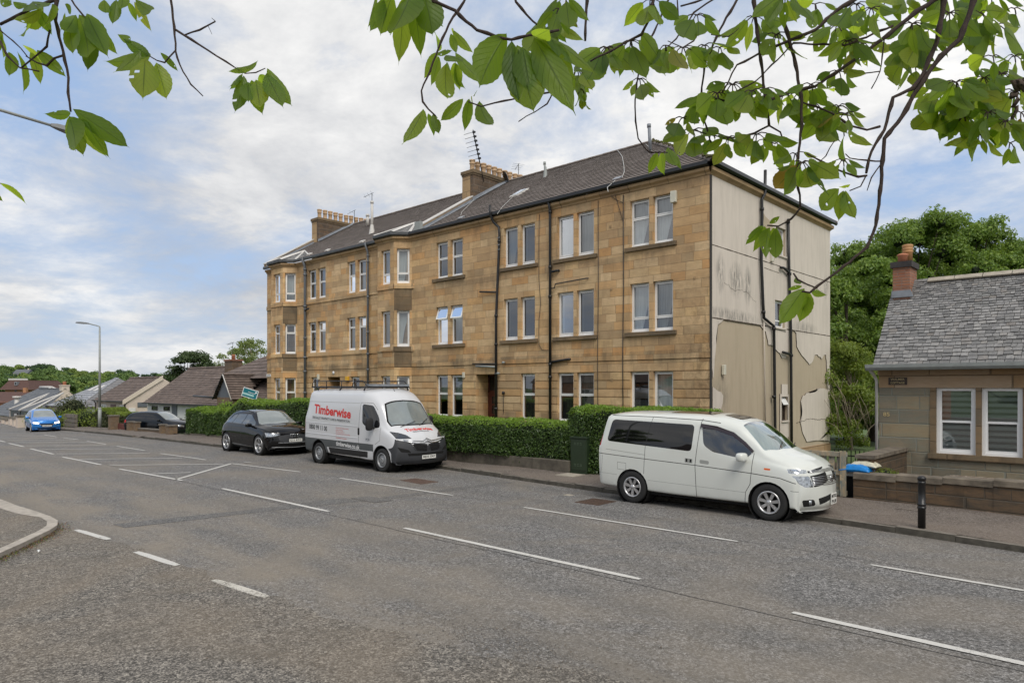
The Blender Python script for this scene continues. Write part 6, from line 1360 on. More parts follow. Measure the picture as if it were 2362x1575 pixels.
r_.build('porch_roof', [MT['tile_dark'], MT['tile_edge_shade']], hA, recalc=False); g_ = MB()
for (xa, za, xb, zb) in ((Xg1+.18, zg0-.14, Xga, zga+.05),): g_.tube([(xa, 20.12, za), (xb, 20.12, zb)], .035, 5)
g_.build('verge', MT['pale_lead'], hA); g_ = MB(); g_.tube([(Xg0-.2, 20.1, zg0-.14), (Xga, 20.1, zga+.02)], .045, 5); g_.tube([(Xg0-4.2, 20.5, zg0+.05), (Xg0, 20.5, zg0-.05)], .07, 6); g_.build('fascia', MT['black_gutter'], hA)
Yc, zc0 = 22.9, 0; xc, zc = onY(518, 833, 23.5); xd, _ = onY(535, 833, 23.5); chim(hA, xc, xd, 23.5, 24.3, .5, zc, 'chimney_stone', 'brick_red', 1)
aerial((xc+.5, 23.9, zc), 1.4, (0, 0, 0), (-.5, -.3, -.2), 5, .3, .6, parent=hA)
# B: cream bungalow, gable to the right
XB0, ezB = onY(222, 921, 20.6); XB1, _ = onY(291, 921, 20.6); YrB, rzB = onX(375, 870, XB1); gzB = onY(255, 966, 20.6)[1]-.1
hB = bungalow('bungalow', 'cream bungalow with brown roof and a wide gable, behind the lamp post', XB0, XB1, 20.6, 2*YrB-20.6, gzB, ezB+.1, rzB, 'harl_pink', 'tile_dark', 15, over=.25)
f_ = MB(); 
f_.add([(XB1+.06, 20.3, ezB+.02), (XB1+.12, 20.3, ezB+.02), (XB1+.12, YrB, rzB+.16), (XB1+.06, YrB, rzB+.16), (XB1+.06, 20.3, ezB-.36), (XB1+.12, 20.3, ezB-.36), (XB1+.12, YrB, rzB-.2), (XB1+.06, YrB, rzB-.2)], [(0, 1, 2, 3), (4, 5, 1, 0), (5, 6, 2, 1), (7, 6, 5, 4)])
f_.build('bargeboard', MT['harl_cream'], hB)
for (p0, p1, y0, y1) in ((235, 246, 932, 951), (277.5, 286.5, 934, 958)):
    a, z1 = onY(p0, y0, 20.6); b_, z0 = onY(p1, y1, 20.6); hwin(hB, 'y', a, b_, z0, z1, 20.6)
a, z1 = onY(256, 932, 20.6); b_, _ = onY(267, 932, 20.6); d_ = MB(); d_.box(a, b_, 20.55, 20.6, gzB, z1); d_ = d_.build('door', MT['red_door'], hB)
ya, z1 = onX(297, 941, XB1); yb2, z0 = onX(312, 966, XB1); g_ = MB(); g_.box(XB1, XB1+.05, ya, yb2, gzB, z1); g_.build('garage_door', MT['white_paint'], hB)
ya, z1 = onX(317, 928, XB1); yb2, z0 = onX(339, 938, XB1); g_ = MB(); g_.box(XB1, XB1+.06, ya, yb2, z0, z1); g_.build('fascia_panel', MT['grey_panel'] if 'grey_panel' in MT else MT['lead'], hB)
g_ = MB()
for X_ in (XB0+.1, XB1-.1): g_.tube([(X_, 20.3, ezB), (X_, 20.5, ezB-.3), (X_, 20.5, gzB)], .05, 6)
g_.build('downpipe', MT['dark_wood'], hB)
# C: grey hipped bungalow
XC0, ezC = onY(118, 933, 21.5); XC1, _ = onY(182, 933, 21.5); 
YrC, rzC = 26.5, 0; Dn = 26.5/(AX[1]+((247.6-1181)/FPX)*RT[1]); rzC = CAMH-(873-HORY)*Dn/FPX
hC = bungalow('bungalow', 'grey-tiled hipped bungalow with two rooflights, third house down the street', XC0, XC1, 21.5, 31.5, ezC-2.6, ezC+.1, rzC, 'harl_cream', 'tile_grey', 13, gable='none', over=.35, tiley='tile_grey_y', step=.035)
g_ = MB()
for X_ in (.36, .54):
    x = XC0+(XC1-XC0)*X_; sl = (rzC-ezC-.1)/(26.5-21.5); y0, y1 = 24.0, 25.1; z0, z1 = ezC+.15+sl*(y0-21.5), ezC+.15+sl*(y1-21.5); g_.add([(x, y0, z0), (x+1.1, y0, z0), (x+1.1, y1, z1), (x, y1, z1)], [(0, 1, 2, 3)])
g_.build('rooflight', MT['pale_lead'], hC); a0_, z1 = onX(190, 939, XC1); hwin(hC, 'x', 22.2, 23.6, ezC-1.2, ezC-.2, XC1, True)
# D: white gable with chimney, slate roof and two dark bays
XD1, ezD = onY(76, 946, 20.5); XD0, _ = onY(22, 944, 20.5); YrD, rzD = onX(150, 897, XD1)
hD = bungalow('house', 'white-gabled house with slate roof, big chimney and dark glazed bays', XD0, XD1, 20.5, 2*YrD-20.5, ezD-2.8, ezD+.1, rzD, 'harl_cream', 'slate_far', 16, over=.2, step=.015)
cy0, cz = onX(140.5, 888, XD1-.4); cy1, _ = onX(158, 888, XD1-.4); chim(hD, XD1-1.0, XD1+.02, cy0, cy1, rzD-1.8, cz-.1, 'harl_cream', 'harl_cream', 2)
for (p0, p1) in ((24, 46), (48, 72)):
    a, _ = onY(p0, 950, 19.6); b_, _ = onY(p1, 950, 19.6); bb = MB(); bb.box(a, b_, 19.6, 20.5, ezD-2.8, ezD-.1); by = bb.build('bay_window', plain('dark_paint', (.03, .04, .05), .4, .1), hD); hwin(hD, 'y', a+(b_-a)*.4, a+(b_-a)*.75, ezD-1.7, ezD-.35, 19.6, False, 'dark_wood', 'net_curtain')
    s_ = MB(); ap = Vector(((a+b_)/2, 23.2, ezD+1.9)); 
    for q0, q1 in (((a-.1, 20.6, ezD-.05), (a-.1, 19.5, ezD-.05)), ((a-.1, 19.5, ezD-.05), (b_+.1, 19.5, ezD-.05)), ((b_+.1, 19.5, ezD-.05), (b_+.1, 20.6, ezD-.05))): s_.add([q0, q1, ap], [(0, 1, 2)])
    bo = s_.build('bay_roof', MT['slate_far'], hD, recalc=False); s_ = MB()
    for q0 in ((a-.1, 19.5, ezD-.03), (b_+.1, 19.5, ezD-.03)): s_.tube([q0, ap+Vector((0, 0, .05))], [.14, .09], 5)
    s_.build('hip_flashing', MT['pale_lead'], hD)
# E: grey-roofed house at the left edge
XE1, ezE = onY(30, 958, 22); XE0 = XE1-16; hE = bungalow('house', 'low grey-roofed house with white hips at the left edge of the view', XE0, XE1, 22, 33, ezE-3, ezE+.1, ezE+3.6, 'harl_cream', 'slate_far', 12, gable='none', over=.3, step=.02)
s_ = MB(); s_.tube([(XE1+.3, 21.7, ezE), (XE1-5, 27.5, ezE+3.7)], .16, 5); s_.tube([(XE0+5, 27.5, ezE+3.7), (XE1-5, 27.5, ezE+3.7)], .16, 5); s_.tube([(XE1+.3, 33.3, ezE), (XE1-5, 27.5, ezE+3.7)], .16, 5); s_.build('hip_flashing', MT['pale_lead'], hE)
fl_ = MB(); p = at(39, 930, 92); fl_.tube([p+Vector((0, 0, -1)), p+Vector((0, 0, .8))], .28, 8); fl_.tube([p+Vector((0, 0, .7)), p+Vector((0, 0, .95))], .5, 8); fl_.build('flue', MT['pale_lead'], hE)
# F: orange brick block with mansard roof
def facing_block(px0, px1, D, ytop, ymid, ybot, label):
    A_, B_ = at(px0, HORY, D), at(px1, HORY, D); zt, zm, zb = [CAMH-(y-HORY)*D/FPX for y in (ytop, ymid, ybot)]; u = (B_-A_); u.z = 0; W_ = u.length; u.normalize(); v = Vector((-u.y, u.x, 0)); t = thing('flats', label, 'building', tuple(A_.lerp(B_, .5)+Vector((0, 0, zb-CAMH))))
    P = lambda a, b, z: tuple(A_+u*a+v*b+Vector((0, 0, z-CAMH))); w_ = MB(); dp = 12
    w_.add([P(0, 0, zb), P(W_, 0, zb), P(W_, dp, zb), P(0, dp, zb), P(0, 0, zm), P(W_, 0, zm), P(W_, dp, zm), P(0, dp, zm)], [(0, 1, 5, 4), (1, 2, 6, 5), (2, 3, 7, 6), (3, 0, 4, 7)]); w_.build('wall', MT['brick_orange'], t)
    r_ = MB(); o = .8; i_ = 1.0; r_.add([P(-o, -o, zm-.3), P(W_+o, -o, zm-.3), P(W_+o, dp+o, zm-.3), P(-o, dp+o, zm-.3), P(i_*.2, i_, zt), P(W_-i_, i_, zt), P(W_-i_, dp-i_, zt), P(i_*.2, dp-i_, zt)], [(0, 1, 5, 4), (1, 2, 6, 5), (2, 3, 7, 6), (3, 0, 4, 7), (4, 5, 6, 7), (3, 2, 1, 0)]); r_.build('mansard_roof', MT['mansard'], t)
    r_ = MB(); r_.add([P(0, i_-.1, zt), P(W_-i_+.1, i_-.1, zt), P(W_-i_+.1, i_-.1, zt+.35), P(0, i_-.1, zt+.35), P(W_-i_+.1, dp, zt+.35), P(0, dp, zt+.35)], [(0, 1, 2, 3), (3, 2, 4, 5)]); r_.build('parapet', MT['pale_lead'], t)
    for (f0, f1, z0, z1) in ((.42, .53, zm+(zt-zm)*.35, zm+(zt-zm)*.8), (.40, .49, zm-2.3, zm-.35)):
        q = MB(); yo = -.25 if z0 > zm else -.06
        q.add([P(W_*f0, yo, z0), P(W_*f1, yo, z0), P(W_*f1, yo, z1), P(W_*f0, yo, z1), P(W_*f0, 1.5, z0), P(W_*f1, 1.5, z0), P(W_*f1, 1.5, z1), P(W_*f0, 1.5, z1)], [(0, 1, 5, 4), (1, 2, 6, 5), (3, 7, 6, 2), (0, 3, 2, 1), (0, 4, 7, 3)]); wo_ = q.build('window', MT['lead'], t)
        q = MB(); q.add([P(W_*f0+.15, yo-.04, z0+.15), P(W_*f1-.15, yo-.04, z0+.15), P(W_*f1-.15, yo-.04, z1-.15), P(W_*f0+.15, yo-.04, z1-.15)], [(0, 1, 2, 3)]); q.build('pane', MT['black_glass'], wo_)
facing_block(12, 67, 150, 876.5, 895.5, 930, 'orange brick block of flats with a dark brown mansard roof below the hill')
def far_house(px, py, D, w_, h_, mat, roof_, label, grp):
    p = at(px, py, D); b = MB(); b.box(-w_/2, w_/2, -4, 4, -6, 0, 0); b.prism([(-4.4, -.2), (4.4, -.2), (0, h_)], 'x', -w_/2-.3, w_/2+.3, 1); b.box(w_*.3, w_*.3+.5, -.3, .3, h_-1, h_+.7, 0); o = b.build('house', [MT[mat], MT[roof_]]); o.location = p; o.rotation_euler = (0, 0, R(47)); tag(o, label, 'house', grp)
far_house(55, 862, 420, 8, 2.6, 'harl_cream', 'slate_far', 'large pale house with grey roof high on the hillside among trees', None)
far_house(25, 869, 400, 5, 1.2, 'harl_cream', 'pale_lead', 'small white roof below the large hillside house', None)
far_house(112, 872, 380, 3, 1.2, 'harl_cream', 'pale_lead', 'pale house fragment between hillside trees right of the flats', None)
far_house(80, 893, 190, 5, 1.6, 'brick_orange', 'mansard', 'brown-roofed house right of the orange flats', None)
far_house(28, 925, 120, 6.5, 1.6, 'brick_orange', 'mansard', 'long low dark brown roof below the orange flats', None)
for (xa, xb, lb) in ((-25, -12, 'brick house with a brown tiled roof opposite the tenement, behind the camera'), (-52, -36, 'second brick house opposite the tenement, farther down the street')):  # houses added out of view so glass and paint have something to reflect
    hh2 = bungalow('house', lb, xa, xb, -26, -17, -.3, 3.2, 6.6, 'brick_orange', 'tile_dark', 8)
    for q in (.15, .42, .7): hwin(hh2, 'y', xa+(xb-xa)*q, xa+(xb-xa)*q+1.5, .9, 2.3, -17+.06, True, cur=None)
# ------------------------------------------------------------------ garden walls, fences, piers
def garden_wall(name, label, x0, x1, y, z1f, mat, th=.24, pier=()):
    b = MB(); n = max(1, int(abs(x1-x0)/1.5))
    for k in range(n): 
        a, c = x0+(x1-x0)*k/n, x0+(x1-x0)*(k+1)/n; b.box(a, c, y, y+th, zg(a)-.6, z1f(a)); b.box(a, c, y-.02, y+th+.02, z1f(a), z1f(a)+.06, 1)
    t = single(b, name, [MT[mat], MT['kerb_stone']], label, 'wall')
    return t
def pier(px, ytop, D, w_, mat, label, cat='pillar', cap='kerb_stone'):
    p = at(px, ytop, D); b = MB(); b.box(p.x-w_/2, p.x+w_/2, p.y-w_/2, p.y+w_/2, zg(p.x)-.3, p.z-.07, 0); b.box(p.x-w_/2-.04, p.x+w_/2+.04, p.y-w_/2-.04, p.y+w_/2+.04, p.z-.07, p.z, 1); return single(b, 'gate_pier', [MT[mat], MT[cap]], label, cat)
pier(262, 957, 46.2, .50, 'brick_buff', 'tall mossy brick gate pier right of the golden shrub'); pier(302, 971, 43.5, .38, 'brick_buff', 'short brick pier left of the drive with the black hatchback'); pier(316, 972, 42.8, .28, 'brick_buff', 'short brick pier at the left end of the low wall')
pier(375.5, 977.5, 39.2, .30, 'brick_buff', 'brick pier at the right end of the low wall'); pier(396, 979.5, 38.6, .44, 'brick_buff', 'brick pier next to the privet hedge and gravel drive')
p0, p1 = at(314, 0, 43.0), at(371, 0, 39.6); b = MB(); b.add([(p0.x, p0.y, -.7), (p1.x, p1.y, -.5), (p1.x, p1.y, .02), (p0.x, p0.y, -.08), (p0.x, p0.y+.25, -.7), (p1.x, p1.y+.25, -.5), (p1.x, p1.y+.25, .02), (p0.x, p0.y+.25, -.08)], [(0, 1, 2, 3), (3, 2, 6, 7), (5, 4, 7, 6)]); b.add([(p0.x, p0.y-.03, -.08), (p1.x, p1.y-.03, .02), (p1.x, p1.y+.28, .02), (p0.x, p0.y+.28, -.08), (p0.x, p0.y-.03, -.01), (p1.x, p1.y-.03, .09), (p1.x, p1.y+.28, .09), (p0.x, p0.y+.28, -.01)], [(0, 1, 5, 4), (4, 5, 6, 7)], 1)
single(b, 'garden_wall', [MT['brick_buff'], MT['kerb_stone']], 'low brick garden wall in front of the black hatchback', 'wall')
p0, p1 = at(270, 0, 46.3), at(295, 0, 44.4); b = MB(); b.add([(p0.x, p0.y, -.9), (p1.x, p1.y, -.9), (p1.x, p1.y, .12), (p0.x, p0.y, .10), (p0.x, p0.y+.2, -.9), (p1.x, p1.y+.2, -.9), (p1.x, p1.y+.2, .12), (p0.x, p0.y+.2, .10)], [(0, 1, 2, 3), (3, 2, 6, 7)]); single(b, 'garden_wall', plain('red_wall', (.13, .035, .025), .8, .2), 'dark red garden wall panel beside the tall brick pier', 'wall')
p0, p1 = at(146, 0, 53), at(168, 0, 51); b = MB()
for k in range(4): b.box(p0.x, p1.x, p0.y, p0.y+.2, -.75+k*.32, -.47+k*.32)
single(b, 'step_wall', MT['kerb_stone'], 'stepped dark retaining wall under the shrubs right of the blue car', 'wall')
for k in range(6):                        # cream walls with piers falling down the hill at the left edge
    px = 2+k*9.6; D = 86-k*5.6; p = at(px, 968, D); b = MB(); zt = CAMH-((968 if k % 2 else 972)-k*1.5-HORY)*D/FPX
    b.box(p.x-.35, p.x+.35, p.y-.35, p.y+.35, zt-2, zt, 0); b.box(p.x-.42, p.x+.42, p.y-.42, p.y+.42, zt, zt+.12, 1); single(b, 'gate_pier', [MT['harl_pink'], MT['kerb_stone']], 'cream rendered pier in the row of stepped piers at the left edge', 'pillar', group='stepped cream piers left of the blue car')
    if k < 5:
        q = at(px+9.6, 968, D-5.6); b = MB(); z_ = zt-.35; b.add([(p.x+.3, p.y, zt-2), (q.x-.3, q.y, zt-2), (q.x-.3, q.y, z_), (p.x+.3, p.y, z_), (p.x+.3, p.y+.2, z_), (q.x-.3, q.y+.2, z_)], [(0, 1, 2, 3), (3, 2, 5, 4)]); single(b, 'garden_wall', MT['harl_pink'], 'cream rendered wall panel between the stepped piers at the left edge', 'wall', group='wall panels between the stepped cream piers')
dr_ = MB(); dr_.add([(-46, 15.4, zg(-45)+.1), (-38.4, 15.35, zg(-38)+.14), (-38.4, 21, -.75), (-46, 21, -.85)], [(0, 1, 2, 3)]); tag(dr_.build('drive', MT['drive_gravel'], recalc=False), kind='structure')
# ------------------------------------------------------------------ street lamps and the sale board
def street_lamp(base, H, armlen, armdir, label, lift=.25, r=.085):
    t = thing('street_lamp', label, 'street lamp', base); bx, by, bz = base; ad = Vector(armdir).normalized(); p = MB()
    p.tube([(bx, by, bz), (bx, by, bz+1.3)], r*1.25, 12); p.tube([(bx, by, bz+1.3), (bx, by, bz+H)], [r, r*.65], 12); p.tube([(bx, by, bz+1.25), (bx, by, bz+1.35)], [r*1.3, r*1.0], 12); p.build('pole', MT['grey_gutter'], t)
    a = MB(); e = Vector((bx, by, bz+H)); q = e+ad*armlen+Vector((0, 0, lift)); a.tube([e-Vector((0, 0, .15)), e+Vector((0, 0, .05)), e+ad*armlen*.3+Vector((0, 0, lift*.5)), q], r*.45, 8); a.build('arm', MT['grey_gutter'], t)
    h = MB(); s = Vector((-ad.y, ad.x, 0)); L = .85; vs = []
    for (u, w_, t_, b_) in ((-.02, .05, .04, -.03), (.15, .09, .07, -.04), (.45, .15, .08, -.05), (.75, .13, .05, -.05), (.85, .05, .01, -.03)):
        c = q+ad*u+Vector((0, 0, u*.08)); vs += [c-s*w_+Vector((0, 0, b_)), c+s*w_+Vector((0, 0, b_)), c+s*w_*.8+Vector((0, 0, t_)), c-s*w_*.8+Vector((0, 0, t_))]
    h.add(vs, [(i*4+k, i*4+(k+1) % 4, (i+1)*4+(k+1) % 4, (i+1)*4+k) for i in range(4) for k in range(4)]+[(3, 2, 1, 0), (16, 17, 18, 19)]); h.build('lamp_head', plain('lamp_grey', (.16, .17, .18), .45, .1), t); return t
lb = at(230, 986, 46.5); street_lamp((lb.x, lb.y, lb.z), (986-755)*46.5/FPX, .75, (-RT[0], -RT[1], 0), 'tall grey street lamp on the far pavement beside the golden shrubs')
# the near lamp: only its arm and head reach into the picture at the left
hd = at(156, 301, 13.0); ar = at(-60, 236, 12.0); d_ = (hd-ar); Lh = d_.length; 
t = thing('street_lamp', 'street lamp head on a long grey arm reaching in from the left edge', 'street lamp', (ar.x-1.2, ar.y-1.0, 0))
p = MB(); bs = Vector((ar.x-1.2, ar.y-1.0, 0)); p.tube([bs, bs+Vector((0, 0, ar.z-.1))], [.10, .06], 12); p.build('pole', MT['grey_gutter'], t)
dn = d_.normalized(); hs = hd-dn*.22; a = MB(); a.tube([bs+Vector((0, 0, ar.z-.15)), bs+Vector((0, 0, ar.z+.1)), ar, hs], [.05, .045, .03, .024], 10); a.build('arm', MT['grey_gutter'], t)
h = MB(); s = Vector((-dn.y, dn.x, 0)).normalized(); vs = []
for (u, w_, t_, b_) in ((-.05, .03, .03, -.02), (.05, .07, .05, -.03), (.2, .11, .05, -.04), (.38, .09, .03, -.04), (.44, .04, .01, -.03)):
    c = hs+dn*u; vs += [c-s*w_+Vector((0, 0, b_)), c+s*w_+Vector((0, 0, b_)), c+s*w_*.8+Vector((0, 0, t_)), c-s*w_*.8+Vector((0, 0, t_))]
h.add(vs, [(i*4+k, i*4+(k+1) % 4, (i+1)*4+(k+1) % 4, (i+1)*4+k) for i in range(4) for k in range(4)]+[(3, 2, 1, 0), (16, 17, 18, 19)]); h.build('lamp_head', MT['lamp_grey'], t)
# estate agent's board, leaning
D_ = 33.0; O_ = at(577, 907.5, D_); ex = Vector((RT[0], RT[1], 0)); ez = Vector((0, 0, 1)); a_ = R(-17); U = ex*math.cos(a_)+ez*math.sin(a_); Vv = -ex*math.sin(a_)+ez*math.cos(a_); nrm = Vector((AX[0], AX[1], 0)); px_m = D_/FPX
t = thing('sale_board', 'teal and white estate agent board leaning above the privet hedge', 'sign', (O_.x, O_.y, .1)); W_, H_ = 36*px_m, 21.5*px_m
def Q(u, v, d): return tuple(O_+U*u+Vv*v-nrm*d)
def slab(u0, u1, v0, v1, d0, d1, name, mat, par): m = MB(); m.add([Q(u0, v0, d0), Q(u1, v0, d0), Q(u1, v1, d0), Q(u0, v1, d0), Q(u0, v0, d1), Q(u1, v0, d1), Q(u1, v1, d1), Q(u0, v1, d1)], [(0, 1, 2, 3), (7, 6, 5, 4), (0, 4, 5, 1), (1, 5, 6, 2), (2, 6, 7, 3), (3, 7, 4, 0)]); return m.build(name, MT[mat], par)
bd = slab(-W_/2, W_/2, -H_/2, H_/2, 0, .02, 'board', 'sign_white', t); slab(-W_/2+.03, W_/2-.03, -H_/2+.03, H_/2-.03, .021, .025, 'panel', 'teal_sign', bd); slab(-W_/2+.03, W_/2-.16, -H_/2+.11, -H_/2+.2, .026, .028, 'stripe', 'pale_teal', bd)
tm = MB(); put_text(tm, 'Countrywide', W_*.50, .075, lambda u, v: Q(u+.08, v+.045, .03), bold=.01); tm.lathe([(0, 0), (.035, 0), (.035, .004)], (0, 0, 0), 'y', 12, 0); 
tm.v = tm.v[:-36]+[Q(W_*.36+v[0], .12+v[2], .03) for v in tm.v[-36:]]; tm.build('lettering', MT['sign_white'], bd)
slab(-.03, .03, -H_/2-1.5, -H_/2, .002, .03, 'post', 'white_paint', t)
# ------------------------------------------------------------------ cherry boughs hanging over the street from trees beside the camera
def cherry_leaf(base, tip, width, nrm, curl=.12, fold=.25, seed=0, holes=False):
    rd = random.Random(seed); base, tip = Vector(base), Vector(tip); ax = tip-base; L = ax.length; ax.normalize(); nrm = (nrm-ax*nrm.dot(ax)).normalized(); sd = ax.cross(nrm); nu, nv = 6, 16
    V, UV = [], []; tw = rd.uniform(-.35, .35); cv = curl*rd.uniform(.3, 1.6)*rd.choice((1, 1, -.4)); wav = rd.uniform(.004, .014)*2
    for j in range(nv+1):
        t = j/nv; tt = t*.86 if t < .9 else .774+(t-.9)*2.26
        w_ = math.sin(PI*min(1, (t/.92))**.92)**.80 if t < .92 else 0.0
        w_ = max(w_, .09*(1-(t-.80)/.2) if t > .80 else 0)*(1 if t < 1 else 0)
        w_ *= width/2
        for i in range(nu+1):
            u = -1+2*i/nu; e = 1+(.035 if j % 2 else -.02)*(abs(u) > .9)
            x = u*w_*e; z = -fold*abs(x)+cv*L*(t-.5)**2*2-cv*L*.5+wav*math.sin(u*5+t*14)*width*abs(u)
            p = base+ax*(L*t)+(sd*math.cos(tw*t)+nrm*math.sin(tw*t))*x+nrm*z; V.append(p); UV.append((u, t))
    F = [(j*(nu+1)+i, j*(nu+1)+i+1, (j+1)*(nu+1)+i+1, (j+1)*(nu+1)+i) for j in range(nv) for i in range(nu)]
    if rd.random() < .55:                 # insect holes and nibbled edges
        for _ in range(rd.choice((1, 1, 2, 3))):
            j, i = rd.randrange(3, nv-3), rd.choice((0, 0, 1, 2, 4, 5, 5)); 
            if rd.random() < .4: F = [f for f in F if f[0] not in (j*(nu+1)+i,)]
    return V, F, UV
class Cherry:
    def __init__(s, name, label, loc):
        s.t = thing(name, label, 'tree', loc); s.V = []; s.F = []; s.UV = []; s.n = 0; s.tw = MB(); s.br = MB(); s.sd = 0
    def leaf(s, bx, by, tx, ty, D, w=.5, face=None):
        """pixel base and tip, at depth D; the tip leans a little towards or away from the street"""
        s.sd += 1; rd = random.Random(s.sd*7+3); b = at(bx, by, D); d2 = D*(1+rd.uniform(-.05, .05)); t = at(tx, ty, d2); L = (t-b).length
        nrm = Vector((-AX[0], -AX[1], 0))+Vector((rd.uniform(-.5, .5), rd.uniform(-.5, .5), rd.uniform(-.15, .55))); V, F, UV = cherry_leaf(b, t+(t-b)*.12, L*w*.86, nrm, seed=s.sd)
        s.V += V; s.F += [tuple(i+s.n for i in f) for f in F]; s.UV += [UV[i] for f in F for i in f]; s.n += len(V)
    def twig(s, pts, r0, r1, D, D1=None, mb=None, rough=1.0):
        """pts in pixels, radii in pixels"""
        D1 = D1 or D; P = []; n = len(pts); out = []
        for i in range(n-1):
            a, b = pts[i], pts[i+1]; L = math.hypot(b[0]-a[0], b[1]-a[1]); k = max(1, int(L/16))
            for j in range(k): t = j/k; out.append((a[0]+(b[0]-a[0])*t+random.uniform(-1.4, 1.4)*rough*(j > 0), a[1]+(b[1]-a[1])*t+random.uniform(-1.4, 1.4)*rough*(j > 0)))
        out.append(pts[-1]); m = len(out); rad = []
        for i, p in enumerate(out):
            t = i/max(1, m-1); dd = D+(D1-D)*t; P.append(at(p[0], p[1], dd)); knob = 1.35 if (i % 4 == 2) else 1.0; rad.append((r0+(r1-r0)*t)*knob*dd/FPX)
        m_ = MB(); m_.tube(P, rad, 6); m_.build('twig', MT['twig'], s.t)
    def cluster(s, x, y, lens, D, n=6, spread=(-60, 60), dirn=90, w=.5, stem=18):
        """a spur with n leaves fanning out of (x, y), hanging"""
        rd = random.Random(int(x*13+y*7)); st_ = MB(); n = max(3, n-1) if D > 2.4 else n
        for k in range(n):
            a = R(dirn+spread[0]+(spread[1]-spread[0])*(k+.5)/n+rd.uniform(-9, 9)); L = lens*rd.uniform(.58, 1.02); sx, sy = x+math.cos(a)*stem+rd.uniform(-5, 5), y+math.sin(a)*stem*.8-abs(math.cos(a))*stem*.2
            droop = .35*abs(math.cos(a)); ex, ey = sx+math.cos(a)*L, sy+math.sin(a)*L+droop*L; dd = D*(1+rd.uniform(-.03, .03))
            st_.tube([at(x, y, D), at((x+sx)/2, (y+sy)/2-3, D), at(sx, sy, dd)], 1.3*D/FPX, 4); s.leaf(sx, sy, ex, ey, dd, w*rd.uniform(.85, 1.15))
        if k == n-1: st_.build('leaf_stalks', MT['twig'], s.t)
    def finish(s, trunk_pts, trunk_r, limbs=()):
        uv = s.UV; npmesh('foliage', [v[:] for v in s.V], s.F, MT['cherry_leaf'], s.t, smooth=True, uv=uv)
        
        b = MB(); b.tube(trunk_pts, trunk_r, 14)
        b.build('trunk', MT['bark'], s.t)
        for pts, rr in limbs:             # boughs curve and taper from the trunk out to the twigs
            P = [Vector(p) for p in pts]; out, rad = [], []; m = len(P)
            for i in range(m-1):
                p0, p1, p2, p3 = P[max(i-1, 0)], P[i], P[i+1], P[min(i+2, m-1)]
                for k in range(7):
                    t = k/7; q = .5*(2*p1+(p2-p0)*t+(2*p0-5*p1+4*p2-p3)*t*t+(3*p1-p0-3*p2+p3)*t**3); w_ = .035*(1-(i+t)/(m-1)) if (i or k) else 0
                    out.append(q+Vector([random.uniform(-w_, w_) for _ in range(3)])); rad.append((rr[i]+(rr[i+1]-rr[i])*t)*(.55 if rr[i] > .015 else 1)*(1.2 if k == 3 else 1))
            out.append(P[-1]); rad.append(rr[-1]); b = MB(); b.tube(out, rad, 8); b.build('bough', MT['bark'], s.t)
# --- left tree
cA = Cherry('cherry_tree', 'cherry tree whose leafy twigs hang into the upper left of the view', (-3.4, -1.2, 0))
D = 2.0
cA.twig([(131, -40), (131, 0), (128, 48), (146, 120), (158, 180), (157, 215), (163, 258)], 4.2, 2.2, D)
cA.twig([(0, 57), (40, 38), (78, 18), (132, 0), (150, -30)], 3.2, 3, D); cA.twig([(158, -12), (172, 12), (190, 34), (204, 50)], 2.2, 1.5, D)
cA.twig([(147, 128), (125, 135), (108, 152), (85, 145), (60, 130)], 2.6, 1.5, D); cA.twig([(115, 70), (108, 108), (92, 122), (70, 140), (49, 157)], 2.2, 1.8, D); cA.twig([(0, 95), (18, 130), (46, 157), (90, 165)], 2.8, 1.3, D)
cA.twig([(0, 70), (30, 95), (48, 112), (64, 132)], 1.6, 1.2, D)
cA.twig([(393, -60), (394, 0), (402, 62), (405, 118), (415, 150), (440, 195), (468, 222)], 3.4, 1.2, 2.2); cA.twig([(403, 68), (425, 82), (460, 104), (500, 130), (540, 155)], 2.8, 1.6, 2.2); cA.twig([(425, 82), (460, 70), (482, 58), (497, 50)], 1.8, 1.6, 2.2); cA.twig([(404, 118), (388, 135), (380, 145), (362, 140), (345, 130)], 1.8, 1.3, 2.2)
cA.twig([(497, 50), (488, 42)], 1, .5, 2.2); cA.twig([(480, 60), (489, 80)], .8, .4, 2.2); cA.twig([(540, 155), (565, 170), (590, 168), (612, 158)], 1.3, 1, 2.2)
